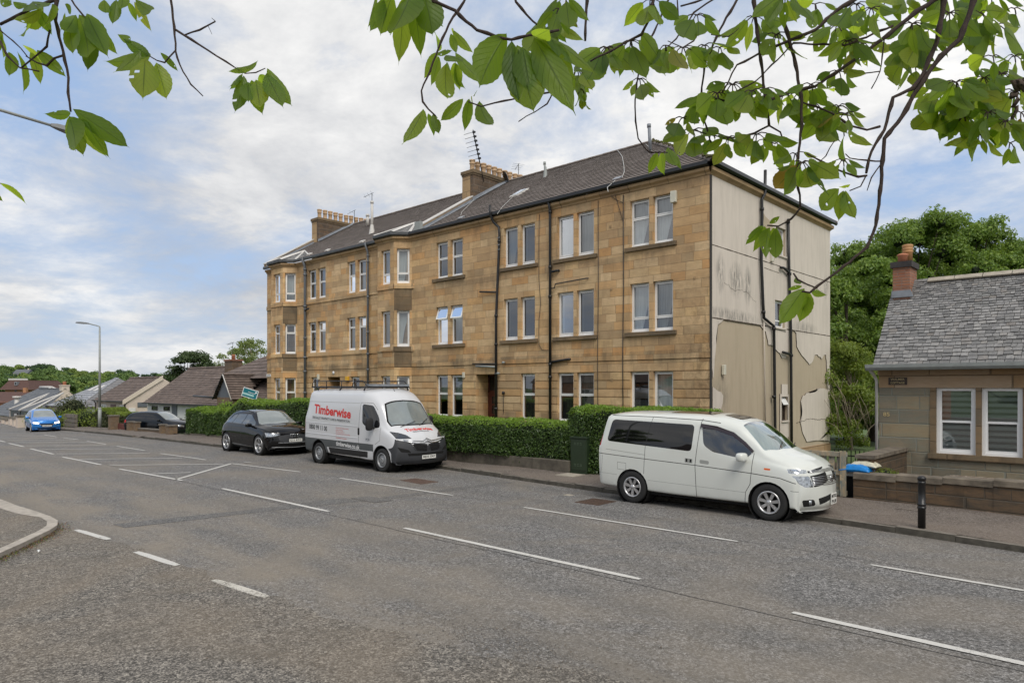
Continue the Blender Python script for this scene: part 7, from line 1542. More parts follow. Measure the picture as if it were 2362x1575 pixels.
for L in [(163, 262, 105, 262, .42), (163, 262, 110, 290, .0), (160, 268, 190, 352, .52), (168, 270, 240, 355, .38), (160, 270, 172, 340, .5), (190, 275, 248, 358, .38), (168, 252, 285, 332, .30), (180, 272, 205, 318, .4),
          (175, 35, 152, 70, .6), (182, 35, 200, 125, .55), (160, 50, 168, 120, .45), (205, 58, 202, 155, .36), (200, 32, 246, 125, .34), (218, 62, 268, 122, .42), (150, 30, 140, 72, .5), (210, 50, 240, 118, .4),
          (40, 120, 52, 208, .56), (20, 120, 20, 172, .8), (70, 120, 92, 190, .45), (85, 116, 148, 174, .42), (52, 104, 95, 150, .35), (5, 85, 8, 130, .6), (0, 60, -20, 130, .5),
          (95, 20, 35, 42, .4), (90, 25, 118, 78, .55), (60, 25, 45, 78, .5), (100, 15, 60, 60, .5), (30, 5, 62, 12, .5), (0, 0, 26, 10, .5), (75, 5, 88, 20, .6), (120, 10, 100, 60, .5), (150, 10, 162, 32, .5),
          (268, 0, 260, 52, .5), (240, 0, 244, 28, .6), (296, 5, 314, 48, .42), (310, 5, 346, 68, .40), (312, 0, 345, 20, .3), (285, -10, 280, 20, .6),
          (335, 135, 330, 222, .50), (360, 145, 382, 222, .55), (365, 148, 372, 188, .55), (370, 122, 408, 162, .32), (345, 130, 288, 92, .45), (325, 115, 268, 162, .36), (348, 128, 248, 140, .38), (300, 95, 272, 80, .35)]: 
    if L[4] > 0: cA.leaf(*L[:4], D if L[0] < 290 else 2.2, L[4])
for L in [(560, 170, 532, 205, .6), (562, 175, 543, 252, .42), (572, 190, 573, 232, .5), (580, 185, 604, 258, .55), (590, 185, 600, 245, .5), (600, 172, 622, 212, .4), (614, 170, 650, 242, .36), (616, 158, 668, 236, .34), (585, 158, 530, 165, .35), (545, 155, 590, 142, .4), (556, 172, 530, 198, .5)]: cA.leaf(*L[:4], 2.2, L[4])
cA.leaf(0, 422, 56, 468, 1.9, .42); cA.leaf(-30, 430, 4, 462, 1.9, .4); cA.twig([(-60, 400), (-20, 415), (2, 424)], 1.5, 1, 1.9)
lo = lambda px, py, D: tuple(at(px, py, D))
cA.finish([(-3.4, -1.2, 0), (-3.35, -1.15, 1.2), (-3.2, -1.0, 2.4), (-3.0, -.7, 3.4), (-2.6, -.2, 4.3)], [.20, .15, .14, .11, .08], [([(-3.2, -1.0, 2.5), (-2.9, -.4, 3.6), lo(131, -160, 2.0), lo(131, -35, 2.0)], [.08, .05, .012, .006]), ([(-3.1, -.8, 3.0), (-2.6, -.1, 4.1), lo(393, -200, 2.2), lo(393, -55, 2.2)], [.07, .05, .012, .006]), ([(-3.1, -.8, 3.0), (-2.9, .0, 3.6), lo(150, -120, 2.0), lo(150, -25, 2.0)], [.05, .03, .01, .006]), ([(-3.2, -1.0, 2.4), (-3.0, .2, 3.2), lo(-200, 380, 1.9), lo(-58, 400, 1.9)], [.05, .03, .008, .004])])
# --- right tree
cB = Cherry('cherry_tree', 'cherry tree whose large-leaved boughs cross the top right of the view', (2.6, -1.6, 0))
# near big leaves, upper middle
Dn = 1.15
cB.twig([(990, -30), (1000, 4), (1050, 25), (1075, 50), (1100, 70), (1145, 85), (1180, 92), (1230, 80), (1290, 70)], 4.0, 2.6, Dn); cB.twig([(1080, -20), (1070, 5), (1045, 40), (1020, 90), (1005, 130), (985, 180), (972, 210), (975, 235), (988, 252), (1005, 268)], 3.2, 1.8, 1.7)
cB.twig([(1185, -20), (1190, 5), (1215, 35), (1245, 62)], 3.0, 2.0, 1.5); cB.twig([(1355, -30), (1352, 40), (1350, 95)], 3.6, 2.4, 1.6); cB.twig([(1512, -20), (1495, 50), (1480, 80), (1440, 100), (1395, 125), (1362, 142)], 3.6, 2.0, 1.7)
cB.twig([(1276, 210), (1262, 240), (1235, 258), (1196, 281)], 1.8, 1.0, 1.6); cB.twig([(1276, 212), (1230, 218), (1180, 230), (1140, 238), (1110, 246), (1080, 235)], 2.2, 1.6, 1.6)
cB.twig([(1550, -20), (1515, 60), (1490, 110), (1472, 175), (1465, 230), (1466, 280), (1472, 320), (1490, 345), (1500, 352), (1540, 352)], 2.2, 1.4, 1.9)
for L in [(885, 0, 855, 68, .62), (905, -10, 880, 74, .75), (930, -5, 920, 136, .42), (950, -20, 905, 70, .7), (955, 0, 970, 122, .40), (975, -25, 995, 72, .62), (870, -20, 850, 60, .5),
          (1168, 78, 1112, 190, .62), (1192, 105, 1228, 245, .56), (1205, 108, 1222, 208, .58), (1180, 95, 1196, 222, .42), (1232, 88, 1318, 248, .42), (1240, 78, 1320, 178, .50), (1245, 72, 1362, 162, .50), (1235, 85, 1265, 70, .8)]: cB.leaf(*L[:4], Dn, L[4])
for L in [(1002, 75, 1008, 118, .6), (1040, 78, 1052, 120, .5), (1044, 70, 1088, 118, .42), (1010, 50, 1022, 62, .5), (1046, 68, 1060, 100, .5), (1008, 122, 980, 178, .5), (1012, 130, 995, 194, .42), (1028, 148, 1032, 220, .45), (1030, 145, 1045, 175, .5), (1052, 142, 1072, 200, .5), (1048, 145, 1060, 205, .45), (1050, 122, 1115, 188, .34), (1005, 125, 1040, 118, .4), (1028, 128, 1065, 142, .4),
          (976, 252, 932, 325, .48), (988, 262, 1000, 312, .45), (1000, 262, 1012, 305, .5), (1068, 228, 1020, 275, .42), (1082, 228, 1072, 298, .42), (1088, 222, 1090, 262, .5), (1105, 234, 1134, 282, .42), (1092, 222, 1100, 210, .4)]: cB.leaf(*L[:4], 1.75, L[4])
cB.cluster(1265, 48, 62, 1.6, 7, (-110, 80)); cB.cluster(1290, 20, 60, 1.5, 5, (-60, 60)); cB.cluster(1330, 160, 58, 1.75, 5, (-50, 50)); cB.cluster(1340, 205, 40, 1.75, 3, (-40, 40))
cB.cluster(1400, 110, 62, 1.75, 9, (-95, 85)); cB.cluster(1455, 95, 80, 1.75, 7, (-80, 75)); cB.cluster(1535, 105, 62, 1.8, 4, (-60, 60)); cB.leaf(1480, 78, 1530, 150, 1.7, .62); cB.cluster(1475, 182, 42, 1.9, 5, (-80, 70)); cB.cluster(1300, -10, 70, 1.5, 5, (-70, 70)); cB.cluster(1500, 0, 60, 1.7, 4, (-70, 70))
for L in [(1516, 352, 1497, 398, .50), (1526, 352, 1532, 400, .42), (1545, 345, 1570, 388, .36), (1540, 340, 1560, 378, .4)]: cB.leaf(*L[:4], 2.0, L[4])
# main boughs on the right
Dm = 2.3
T = [([(1690, -30), (1600, 30), (1560, 90), (1510, 140)], 2.2, 1.2), ([(1700, 0), (1660, 70), (1625, 150), (1618, 220), (1625, 280), (1640, 330)], 3.2, 1.5), ([(1735, -30), (1745, 60), (1755, 140), (1765, 230), (1774, 290)], 4.2, 2.4), ([(1774, 290), (1740, 308), (1690, 318), (1640, 312), (1600, 300)], 2.4, 1.2), ([(1774, 290), (1800, 305), (1805, 320), (1788, 332), (1762, 322)], 2.0, 1.2),
     ([(1798, -30), (1806, 40), (1820, 90), (1835, 150), (1848, 220), (1850, 290), (1842, 350), (1835, 400), (1845, 450), (1846, 480), (1825, 505), (1795, 522), (1770, 520)], 4.4, 1.8),
     ([(1985, -10), (1930, 25), (1880, 70), (1830, 90), (1770, 115), (1700, 150), (1680, 190), (1665, 215)], 5.0, 1.6), ([(2200, -30), (2110, 30), (2050, 80), (1990, 125), (1940, 160), (1880, 200), (1820, 215), (1760, 235), (1700, 240), (1650, 228)], 6.0, 1.8),
     ([(2060, 60), (1950, 105), (1830, 100), (1780, 150), (1740, 190), (1690, 215)], 2.6, 1.4), ([(1848, 235), (1880, 245), (1920, 262), (1960, 290), (2000, 300), (2030, 292)], 1.8, 2.4), ([(1860, 355), (1900, 375), (1940, 395), (1980, 408), (2000, 405)], 1.6, 2.4), ([(1925, 325), (1905, 360), (1880, 385)], 1.2, .9),
     ([(2180, -40), (2175, 20), (2160, 100), (2130, 170), (2105, 205), (2060, 225), (2050, 260), (2040, 300), (2010, 350), (1998, 400)], 6.0, 2.6), ([(2255, -40), (2240, 20), (2215, 90), (2170, 130), (2140, 170), (2110, 215), (2080, 270), (2040, 320), (2036, 370), (2030, 440), (2020, 520), (2000, 570), (1960, 605), (1920, 635), (1885, 660), (1868, 675), (1850, 672)], 6.0, 2.4),
     ([(2035, 375), (2010, 410), (2000, 440)], 1.6, .9), ([(1885, 665), (1860, 655), (1840, 645), (1830, 630)], 1.6, 1.8), ([(1998, 405), (1985, 430), (1960, 440)], 1.8, 1.1), ([(2040, 85), (2035, 130), (2030, 165), (2010, 205)], 1.6, 1.0), ([(2030, 165), (1990, 170), (1955, 175)], 1.4, .9),
     ([(2040, 372), (2000, 370), (1960, 365), (1950, 355)], 1.8, 1.1), ([(1620, 60), (1600, 95), (1575, 110), (1540, 95)], 1.8, .9), ([(1640, 80), (1680, 85), (1705, 65)], 1.4, .8), ([(1570, 15), (1620, 0), (1650, -10)], 2, 1.6), ([(1560, -20), (1568, 55)], 1.6, .9)]
for pts, a, b_ in T: cB.twig(pts, a, b_, Dm)
C2 = [(1608, 35, 48, 5), (1575, 110, 48, 6), (1625, 105, 42, 5), (1660, 110, 45, 4), (1740, 40, 72, 7), (1790, 80, 60, 6), (1810, -10, 70, 6), (1880, 10, 52, 5), (1930, 60, 60, 7), (1955, 95, 62, 6), (1990, 100, 55, 5), (2010, 20, 60, 6), (1690, 195, 62, 9), (1655, 215, 66, 8), (1620, 225, 52, 6), (1715, 230, 52, 6), (1735, 210, 48, 5), (1600, 300, 52, 6), (1575, 272, 34, 4), (1680, 318, 52, 5), (1640, 310, 46, 4), (1775, 325, 58, 7), (1745, 310, 42, 5), (1765, 205, 42, 5), (1810, 215, 60, 6), (1845, 215, 46, 6), (1870, 195, 44, 5), (1905, 262, 60, 7), (1880, 240, 52, 6), (1935, 245, 48, 5), (1950, 262, 46, 5), (1945, 300, 58, 4), (1850, 375, 62, 8), (1835, 355, 44, 4), (1945, 370, 36, 5), (1935, 165, 42, 5), (1960, 55, 42, 4), (1975, 10, 60, 6)]
for (x, y, L, n_) in C2: cB.cluster(x, y, L, Dm*random.uniform(.95, 1.08), n_, (-105, 95), 88)
C3 = [(2105, 55, 58, 8), (2125, 95, 52, 6), (2085, 105, 46, 6), (2150, 60, 58, 7), (2190, 30, 60, 7), (2225, 60, 62, 8), (2260, 30, 55, 7), (2300, 60, 60, 6), (2110, 150, 50, 6), (2095, 130, 44, 5), (2160, 210, 60, 7), (2205, 190, 60, 8), (2240, 215, 62, 9), (2270, 180, 62, 8), (2310, 170, 60, 8), (2340, 210, 60, 8), (2180, 245, 60, 7), (2225, 270, 60, 8), (2280, 260, 60, 8), (2320, 280, 56, 8), (2260, 310, 50, 7), (2190, 235, 46, 4), (2340, 130, 50, 6), (2290, 130, 40, 4), (2250, 130, 36, 3), (2100, -10, 50, 6), (2180, -20, 60, 6), (2290, -10, 55, 6), (2340, 20, 40, 4), (2355, 260, 50, 5), (2050, 0, 50, 5), (2330, 330, 40, 5)]
for (x, y, L, n_) in C3: cB.cluster(x, y, L, 2.5*random.uniform(.95, 1.08), n_, (-115, 100), 95)
for L in [(1760, 520, 1722, 562, .45), (1765, 522, 1738, 578, .42), (1775, 525, 1768, 590, .62), (1785, 525, 1782, 572, .5), (1790, 525, 1790, 590, .35), (1775, 515, 1797, 500, .6), (1750, 520, 1730, 540, .5),
          (1935, 435, 1898, 482, .48), (1945, 440, 1935, 505, .52), (1950, 440, 1972, 498, .52), (1935, 432, 1960, 425, .4), (1855, 665, 1802, 742, .48), (1865, 672, 1845, 738, .62), (1870, 670, 1905, 680, .5), (1850, 660, 1818, 668, .4), (1862, 685, 1858, 715, .8), (1845, 655, 1835, 642, .6)]: cB.leaf(*L[:4], 2.35, L[4])
br = lambda px, D=2.3: lo(px, -260, D)
cB.finish([(2.6, -1.6, 0), (2.5, -1.5, 1.3), (2.3, -1.2, 2.6), (2.0, -.6, 3.8), (1.5, .2, 4.7)], [.26, .20, .18, .14, .09], [
    ([(2.3, -1.2, 2.7), (1.6, .2, 4.2), br(2290), lo(2255, -35, 2.3)], [.10, .06, .016, .009]), ([(2.2, -1.0, 3.0), (1.4, .4, 4.4), br(2200), lo(2190, -35, 2.3)], [.09, .06, .016, .009]), ([(2.1, -.8, 3.3), (.8, .8, 4.6), br(1800), lo(1798, -25, 2.3)], [.08, .05, .012, .006]), ([(2.1, -.8, 3.3), (.7, .8, 4.6), br(1735), lo(1735, -25, 2.3)], [.07, .05, .012, .006]),
    ([(2.0, -.6, 3.6), (.2, .6, 4.4), lo(1400, -240, 1.7), lo(1355, -28, 1.6)], [.07, .04, .010, .005]), ([(2.0, -.6, 3.6), (-.2, .4, 4.0), lo(1030, -200, 1.2), lo(990, -28, 1.15)], [.07, .035, .009, .004]), ([(2.0, -.6, 3.6), (-.1, .6, 4.2), lo(1100, -220, 1.7), lo(1080, -18, 1.7)], [.05, .03, .009, .0045]), ([(2.2, -1.0, 3.0), (2.0, .8, 3.6), lo(2500, -120, 2.5), lo(2420, 0, 2.5)], [.09, .05, .02, .012]), ([lo(2420, 0, 2.5), lo(2370, 180, 2.5), lo(2345, 200, 2.5), lo(2340, 260, 2.5), lo(2330, 300, 2.5)], [.012, .010, .009, .007, .003])])
o_all = []
# ------------------------------------------------------------------ vehicles: a lofted shell cut into panels, glass and lamps
def paint(name, col, flake=0.0, rough=.28, dirt=.25, coat=.8):
    m, n = newmat(name); o = n.obj(); x, y, z = n.sep(o)
    f = n.ramp(n.noise(o, 3.5, 6, .65), [(.35, 0.0), (.8, 1.0)]); low = n.ramp(z, [(.15, 1.0), (.75, 0.0)])
    c = n.mix(n.math('MULTIPLY', n.math('MULTIPLY', f, low), dirt), col, (.20, .17, .13))
    n.out(n.princ(c, n.math('ADD', n.math('MULTIPLY', f, .08), rough), None, metal=flake, coat=coat, coatr=.04)); return m
paint('paint_pearl', (.66, .68, .64)); paint('paint_van', (.62, .63, .65)); paint('paint_black', (.002, .002, .003), 0, .05, .02, .1); paint('paint_blue', (.015, .20, .62), .3, .25, .1); paint('paint_navy', (.003, .005, .008), 0, .08, .05, .1); paint('paint_silver', (.4, .42, .43), .6)
plain('seam_dark', (.02, .02, .02), .7, 0); plain('seam_light', (.30, .31, .29), .6, 0); plain('tyre', (.018, .018, .018), .8, .15, 20); plain('arch_dark', (.006, .006, .006), .95, 0)
plain('bumper_grey', (.035, .037, .042), .6, .12, 30, .15); plain('vinyl_grey', (.075, .082, .085), .45, .05); plain('rubber', (.012, .012, .013), .65, 0); plain('chrome', (.75, .76, .78), .08, 0, metal=1.0)
plain('alloy', (.55, .55, .56), .28, .1, 20, metal=.7); plain('alloy_dark', (.03, .03, .033), .3, 0, metal=.4); plain('steel_trim', (.30, .31, .32), .45, .1, 20, metal=.5)
plain('lamp_clear', (.42, .45, .48), .10, .6, 26, metal=.7, coat=1.0); plain('lamp_dark', (.05, .055, .06), .08, .2, 30, metal=.3, coat=1.0); plain('amber', (.70, .12, .01), .3, 0); plain('red_lens', (.45, .01, .012), .2, 0)
plain('plate_white', (.78, .78, .74), .4, 0); plain('letter_black', (.012, .012, .012), .5, 0); plain('letter_red', (.62, .025, .02), .45, 0); plain('letter_dark', (.03, .035, .04), .45, 0); plain('letter_white', (.82, .82, .82), .45, 0); plain('letter_grey', (.12, .13, .15), .45, 0)
plain('side_glass', (.055, .065, .07), .03, 0, spec=.9, coat=.8); plain('seat_grey', (.08, .08, .085), .9, .1); plain('sunroof_glass', (.05, .042, .032), .06, 0)
def lamp_glow(): 
    m, n = newmat('headlight_lit'); n.out(n.princ((.8, .7, .5), .2, ecol=(1, .80, .50, 1), emit=2.6))
lamp_glow()
curtain_mat('sunshade', (.92, .93, .93), 9, .3)
def pchip(xs, ys, q):
    n = len(xs); h = [xs[i+1]-xs[i] for i in range(n-1)]; d = [(ys[i+1]-ys[i])/h[i] for i in range(n-1)]; m = [0]*n; m[0], m[-1] = d[0], d[-1]
    for i in range(1, n-1):
        if d[i-1]*d[i] > 0: w1, w2 = 2*h[i]+h[i-1], h[i]+2*h[i-1]; m[i] = (w1+w2)/(w1/d[i-1]+w2/d[i])
    out = []; i = 0
    for x in q:
        while i < n-2 and x > xs[i+1]: i += 1
        t = (x-xs[i])/h[i]; t2, t3 = t*t, t*t*t
        out.append((2*t3-3*t2+1)*ys[i]+(t3-2*t2+t)*h[i]*m[i]+(-2*t3+3*t2)*ys[i+1]+(t3-t2)*h[i]*m[i+1])
    return out
def section(x, zs, ws, wm, zm, wb, zb, wr, zr, zt, dx=0.0, bulge=.0):
    """half section of the body: underside, sill, flank, shoulder, belt, glass, cant rail, roof edge, roof centre"""
    P = [(ws-.10, zs-.01), (ws, zs+.03), ((ws*.35+wm*.65)+.005, zs*.45+zm*.55), (wm, zm), (wb, zb), ((wb+wr)/2+bulge, (zb+zr)/2), (wr, zr), (wr*.80, zr+(zt-zr)*.68), (wr*.42, zr+(zt-zr)*.94), (0, zt)]
    return [(x+dx*(1-min(1, y/max(wm, .01))**2), y, z) for y, z in P]
class Shell:
    def __init__(s, rows, mats, nu=14, nv=5):
        """rows of half-section points, rear to front; interpolated smoothly and mirrored"""
        R_, C_ = len(rows), len(rows[0]); A = np.array(rows, float)
        ch = np.sqrt(((A[1:]-A[:-1])**2).sum(2)).mean(1); us = [0.0]+list(np.cumsum(ch+1e-4)); qu = []
        for i in range(R_-1): k = max(2, int(round((us[i+1]-us[i])/.055))); qu += [us[i]+(us[i+1]-us[i])*j/k for j in range(k)]
        qu.append(us[-1]); B = np.zeros((len(qu), C_, 3))
        for c in range(C_):
            for d in range(3): B[:, c, d] = pchip(us, list(A[:, c, d]), qu)
        vs = list(range(C_)); qv = [i+j/nv for i in range(C_-1) for j in range(nv)]+[C_-1]; G = np.zeros((len(qu), len(qv), 3))
        for r in range(len(qu)):
            for d in range(3): G[r, :, d] = pchip(vs, list(B[r, :, d]), qv)
        bm = bmesh.new(); s.bm = bm; nr, nc = G.shape[:2]; V = [[None]*(2*nc-1) for _ in range(nr)]
        for r in range(nr):
            for c in range(nc):
                x, y, z = G[r, c]; V[r][c] = bm.verts.new((x, -y, z))
                V[r][2*nc-2-c] = V[r][c] if c == nc-1 else bm.verts.new((x, y, z))
        for r in range(nr-1):
            for c in range(2*nc-2):
                try: bm.faces.new((V[r][c], V[r+1][c], V[r+1][c+1], V[r][c+1]))
                except ValueError: pass
        for rr, rev in ((0, False), (nr-1, True)):
            ring = V[rr]; 
            for c in range(nc-1):
                q = (ring[c], ring[c+1], ring[2*nc-3-c], ring[2*nc-2-c]) if c < nc-2 else (ring[c], ring[c+1], ring[2*nc-2-c])
                try: bm.faces.new(q if rev else tuple(reversed(q)))
                except ValueError: pass
        for f in bm.faces: f.smooth = True
        s.mats = mats; s.parts = {}; bm.normal_update(); s.ztop = G[:, :, 2].max()
        s.bvh = BVHTree.FromBMesh(bm)
    def cut(s, poly, mi, ax='xz', side=-1, nmin=.05, rng=None, inset=0.0):
        """convex outline in the x-z plane (flanks), y-z plane (nose, tail) or x-y plane (top); faces inside get material mi"""
        bm = s.bm; ia, ib = {'xz': (0, 2), 'yz': (1, 2), 'xy': (0, 1)}[ax]; ic = 3-ia-ib; area = sum(poly[i][0]*poly[(i+1) % len(poly)][1]-poly[(i+1) % len(poly)][0]*poly[i][1] for i in range(len(poly)))
        if area < 0: poly = poly[::-1]
        lo_ = [min(p[k] for p in poly) for k in (0, 1)]; hi_ = [max(p[k] for p in poly) for k in (0, 1)]; fs = []
        bm.normal_update()
        for f in bm.faces:
            if side*f.normal[ic] < nmin: continue
            cc = [v.co for v in f.verts]
            if max(c[ia] for c in cc) < lo_[0] or min(c[ia] for c in cc) > hi_[0] or max(c[ib] for c in cc) < lo_[1] or min(c[ib] for c in cc) > hi_[1]: continue
            if rng and not rng(f.calc_center_median()): continue
            fs.append(f)
        cand = set(fs)
        for i in range(len(poly)):
            if not cand: break
            p, q = poly[i], poly[(i+1) % len(poly)]; no = [0, 0, 0]; no[ia] = q[1]-p[1]; no[ib] = -(q[0]-p[0]); co = [0, 0, 0]; co[ia], co[ib] = p
            nl = math.hypot(no[ia], no[ib]); 
            if nl < 1e-7: continue
            geom = list(cand)+list({e for f in cand for e in f.edges})+list({v for f in cand for v in f.verts})
            r = bmesh.ops.bisect_plane(bm, geom=geom, plane_co=co, plane_no=no, dist=1e-5); new = [g_ for g_ in r['geom'] if isinstance(g_, bmesh.types.BMFace)]
            cand = {f for f in (set(new) | cand) if f.is_valid and ((f.calc_center_median()[ia]-p[0])*no[ia]+(f.calc_center_median()[ib]-p[1])*no[ib])/nl < 1e-6}
        for f in cand: f.material_index = mi
        return list(cand)
    def both(s, poly, mi, **k):
        return s.cut(poly, mi, side=-1, **k)+s.cut(poly, mi, side=1, **k)
    def hole(s, faces): bmesh.ops.delete(s.bm, geom=[f for f in faces if f.is_valid], context='FACES')
    def line(s, pts, w_, mi, ax='xz', sides=(-1,), **k):
        for p, q in zip(pts, pts[1:]):
            d = Vector((q[0]-p[0], q[1]-p[1])); 
            if d.length < 1e-6: continue
            d.normalize(); n_ = Vector((-d.y, d.x))*w_/2; e = d*w_*.3
            for sd in sides: s.cut([(p[0]-n_.x-e.x, p[1]-n_.y-e.y), (q[0]-n_.x+e.x, q[1]-n_.y+e.y), (q[0]+n_.x+e.x, q[1]+n_.y+e.y), (p[0]+n_.x-e.x, p[1]+n_.y-e.y)], mi, ax=ax, side=sd, **k)
    def ray(s, o, d):
        r = s.bvh.ray_cast(Vector(o), Vector(d)); return r[0]
    def split(s, mi, name, parent, mats, off=Vector((0, 0, 0)), push=0.0):
        """move the faces of material mi out into a part of their own"""
        fs = [f for f in s.bm.faces if f.material_index in (mi if hasattr(mi, '__len__') else (mi,))]
        if not fs: return None
        s.bm.verts.index_update(); ids = {}; V = []; F = []; M_ = []
        for f in fs:
            r = []
            for v in f.verts:
                if v.index not in ids: ids[v.index] = len(V); V.append(v.co+v.normal*push+off)
                r.append(ids[v.index])
            F.append(r); M_.append(0 if not hasattr(mi, '__len__') else mi.index(f.material_index))
        par = list(range(len(V)))             # every separate pane or lens becomes an object
        def find(a):
            while par[a] != a: par[a] = par[par[a]]; a = par[a]
            return a
        for f in F:
            for v in f[1:]: par[find(v)] = find(f[0])
        groups = {}
        for f in F: groups.setdefault(find(f[0]), []).append(f)
        best = max(len(g_) for g_ in groups.values()); big = [g_ for g_ in groups.values() if len(g_) > best*.2]; o = None
        for g_ in groups.values():
            if not any(g_ is b for b in big): big[0].extend(g_)
        for g_ in big:
            mb = MB(); ids2 = {}; 
            for f in g_:
                for v in f: ids2.setdefault(v, len(ids2))
            mb.add([V[v] for v in ids2], [[ids2[v] for v in f] for f in g_], 0, True); q = mb.build(name, mats, parent, recalc=False); o = o or q; o_all.append(q)
        s.hole(fs); return o
    def finish(s, name, parent, off):
        mb = MB(); s.bm.verts.index_update(); mb.add([v.co+off for v in s.bm.verts], [[v.index for v in f.verts] for f in s.bm.faces], 0, True); mb.m = [f.material_index for f in s.bm.faces]
        o = mb.build(name, s.mats, parent, recalc=False); s.bm.free(); return o
def rpoly(pts, r=.05, n=4):
    out = []; N = len(pts)
    for i in range(N):
        p, a, b = Vector(pts[i]), Vector(pts[i-1]), Vector(pts[(i+1) % N]); rr = min(r, (a-p).length*.45, (b-p).length*.45); u, v = (a-p).normalized()*rr, (b-p).normalized()*rr
        for k in range(n+1): t = k/n; out.append(tuple(p+u*(1-t)**2+v*t**2))
    return out
def circ(cx, cz, r, n=28, zmin=None): return [(cx+r*math.cos(2*PI*k/n), cz+r*math.sin(2*PI*k/n)) for k in range(n)]
def wheel(par, c, r, wd, rimr, style, side=-1, spin=0.0, rimmat='alloy'):
    """tyre and rim about a y axis; side -1 shows its face towards the road"""
    x, y, z = c; t = MB(); hw = wd/2; sx = side
    prof = [(rimr, -hw*.8), (rimr+.02, -hw*.95), (r*.93, -hw), (r*.98, -hw*.85), (r, -hw*.6), (r, hw*.6), (r*.98, hw*.85), (r*.93, hw), (rimr+.02, hw*.95), (rimr, hw*.8)]
    t.lathe(prof, (x, y, z), 'y', 40)
    for g_ in (-.35, -.1, .15, .4): t.lathe([(r+.001, hw*g_-.006), (r+.0015, hw*g_), (r+.001, hw*g_+.006)], (x, y, z), 'y', 40)
    w_ = t.build('wheel', MT['tyre'], par, recalc=False); rm_ = MB(); f = y+sx*hw
    def L(prof, n=36, mi=0): rm_.lathe([(a, b*sx) for a, b in prof], (x, f, z), 'y', n, mi)
    L([(rimr+.012, -.012), (rimr+.012, .006), (rimr-.012, .006), (rimr-.022, -.03), (rimr-.03, -.12)]); L([(0, -.13), (rimr-.03, -.12)], mi=1); L([(.0, -.10), (rimr*.62, -.10), (rimr*.62, -.13)], mi=1)
    def spoke(a, w0, w1, r0, r1, d0, d1, th=.03, mi=0):
        ca, sa = math.cos(a), math.sin(a); V = []
        for (rr, ww, dd) in ((r0, w0, d0), (r1, w1, d1)):
            for s2 in (-1, 1):
                for e in (0, -th): V.append((x+ca*rr-sa*ww*s2, f+sx*(dd+e), z+sa*rr+ca*ww*s2))
        rm_.add(V, [(0, 2, 6, 4), (1, 5, 7, 3), (0, 4, 5, 1), (2, 3, 7, 6)], mi)
    if style == 'seven':
        for k in range(7): spoke(spin+2*PI*k/7, rimr*.11, rimr*.165, rimr*.18, rimr*.97, -.022, -.008)
        L([(0, -.004), (rimr*.16, -.006), (rimr*.24, -.02), (rimr*.25, -.05)])
    elif style == 'steel':
        L([(rimr-.02, -.02), (rimr*.86, -.045), (rimr*.74, -.03), (rimr*.55, -.012), (rimr*.40, -.03), (rimr*.36, -.008), (rimr*.22, .0), (0, .002)])
        for k in range(5):
            a = spin+2*PI*k/5; 
            for (rr, sz) in ((rimr*.28, .018),): rm_.lathe([(0, .012*sx), (sz, .010*sx), (sz, -.01*sx)], (x+rr*math.cos(a), f, z+rr*math.sin(a)), 'y', 6, 2)
        for k in range(16): a = spin+2*PI*k/16; rm_.lathe([(0, .003*sx), (.016, .002*sx)], (x+rimr*.80*math.cos(a), f-sx*.032, z+rimr*.80*math.sin(a)), 'y', 8, 1)
    elif style == 'blade':
        for k in range(5):
            a = spin+2*PI*k/5; spoke(a, rimr*.07, rimr*.05, rimr*.15, rimr*.97, -.02, -.004); spoke(a+.30, rimr*.05, rimr*.10, rimr*.35, rimr*.97, -.03, -.006); spoke(a-.10, rimr*.03, rimr*.12, rimr*.15, rimr*.6, -.02, -.012)
        L([(0, -.004), (rimr*.14, -.006), (rimr*.2, -.02)])
    else:
        for k in range(10): spoke(spin+2*PI*k/10, rimr*.05, rimr*.06, rimr*.15, rimr*.97, -.02, -.008)
        L([(0, -.004), (rimr*.16, -.006), (rimr*.22, -.02)])
    rm_.build('rim', [MT[rimmat], MT['arch_dark'], MT['steel_trim']], w_, recalc=False); return w_
def plate(par, txt, c, u, v, n_, W_=.52, H_=.11, lines=None, off=Vector((0, 0, 0))):
    c, u, v, n_ = Vector(c)+off, Vector(u).normalized(), Vector(v).normalized(), Vector(n_).normalized(); m = MB(); P = lambda a, b, d: tuple(c+u*a+v*b+n_*d)
    m.add([P(-W_/2, -H_/2, 0), P(W_/2, -H_/2, 0), P(W_/2, H_/2, 0), P(-W_/2, H_/2, 0), P(-W_/2, -H_/2, .012), P(W_/2, -H_/2, .012), P(W_/2, H_/2, .012), P(-W_/2, H_/2, .012)], [(4, 5, 6, 7), (0, 1, 5, 4), (1, 2, 6, 5), (2, 3, 7, 6), (3, 0, 4, 7)])
    p = m.build('number_plate', MT['plate_white'], par); t = MB(); ls = txt if isinstance(txt, (list, tuple)) else [txt]; k = len(ls)
    for i, l in enumerate(ls): put_text(t, l, W_*.86, H_/k*.62, lambda a, b, i=i: P(a, b+H_/2-(i+.5)*H_/k, .016), bold=.02)
    t.build('lettering', MT['letter_black'], p); return p
def drape(sh, par, name, mat, off, items, y0=-2.0, eps=.008, ax='y'):
    """lettering laid on the near flank: items = (text, x, z, width, height, bold, slope, material index)"""
    mats = mat if isinstance(mat, list) else [mat]; m = MB()
    for it in items:
        txt, x, z, W_, H_, bold, sl = it[:7]; mi = it[7] if len(it) > 7 else 0
        def P(u, v):
            px, pz = x+u, z+v+u*sl; h = sh.ray((px, y0, pz), (0, 1, 0)); y = h.y if h else y0; return (px+off.x, y-eps+off.y, pz+off.z)
        put_text(m, txt, W_, H_, P, mi, bold)
    return m.build(name, [MT[k] for k in mats], par, recalc=False)
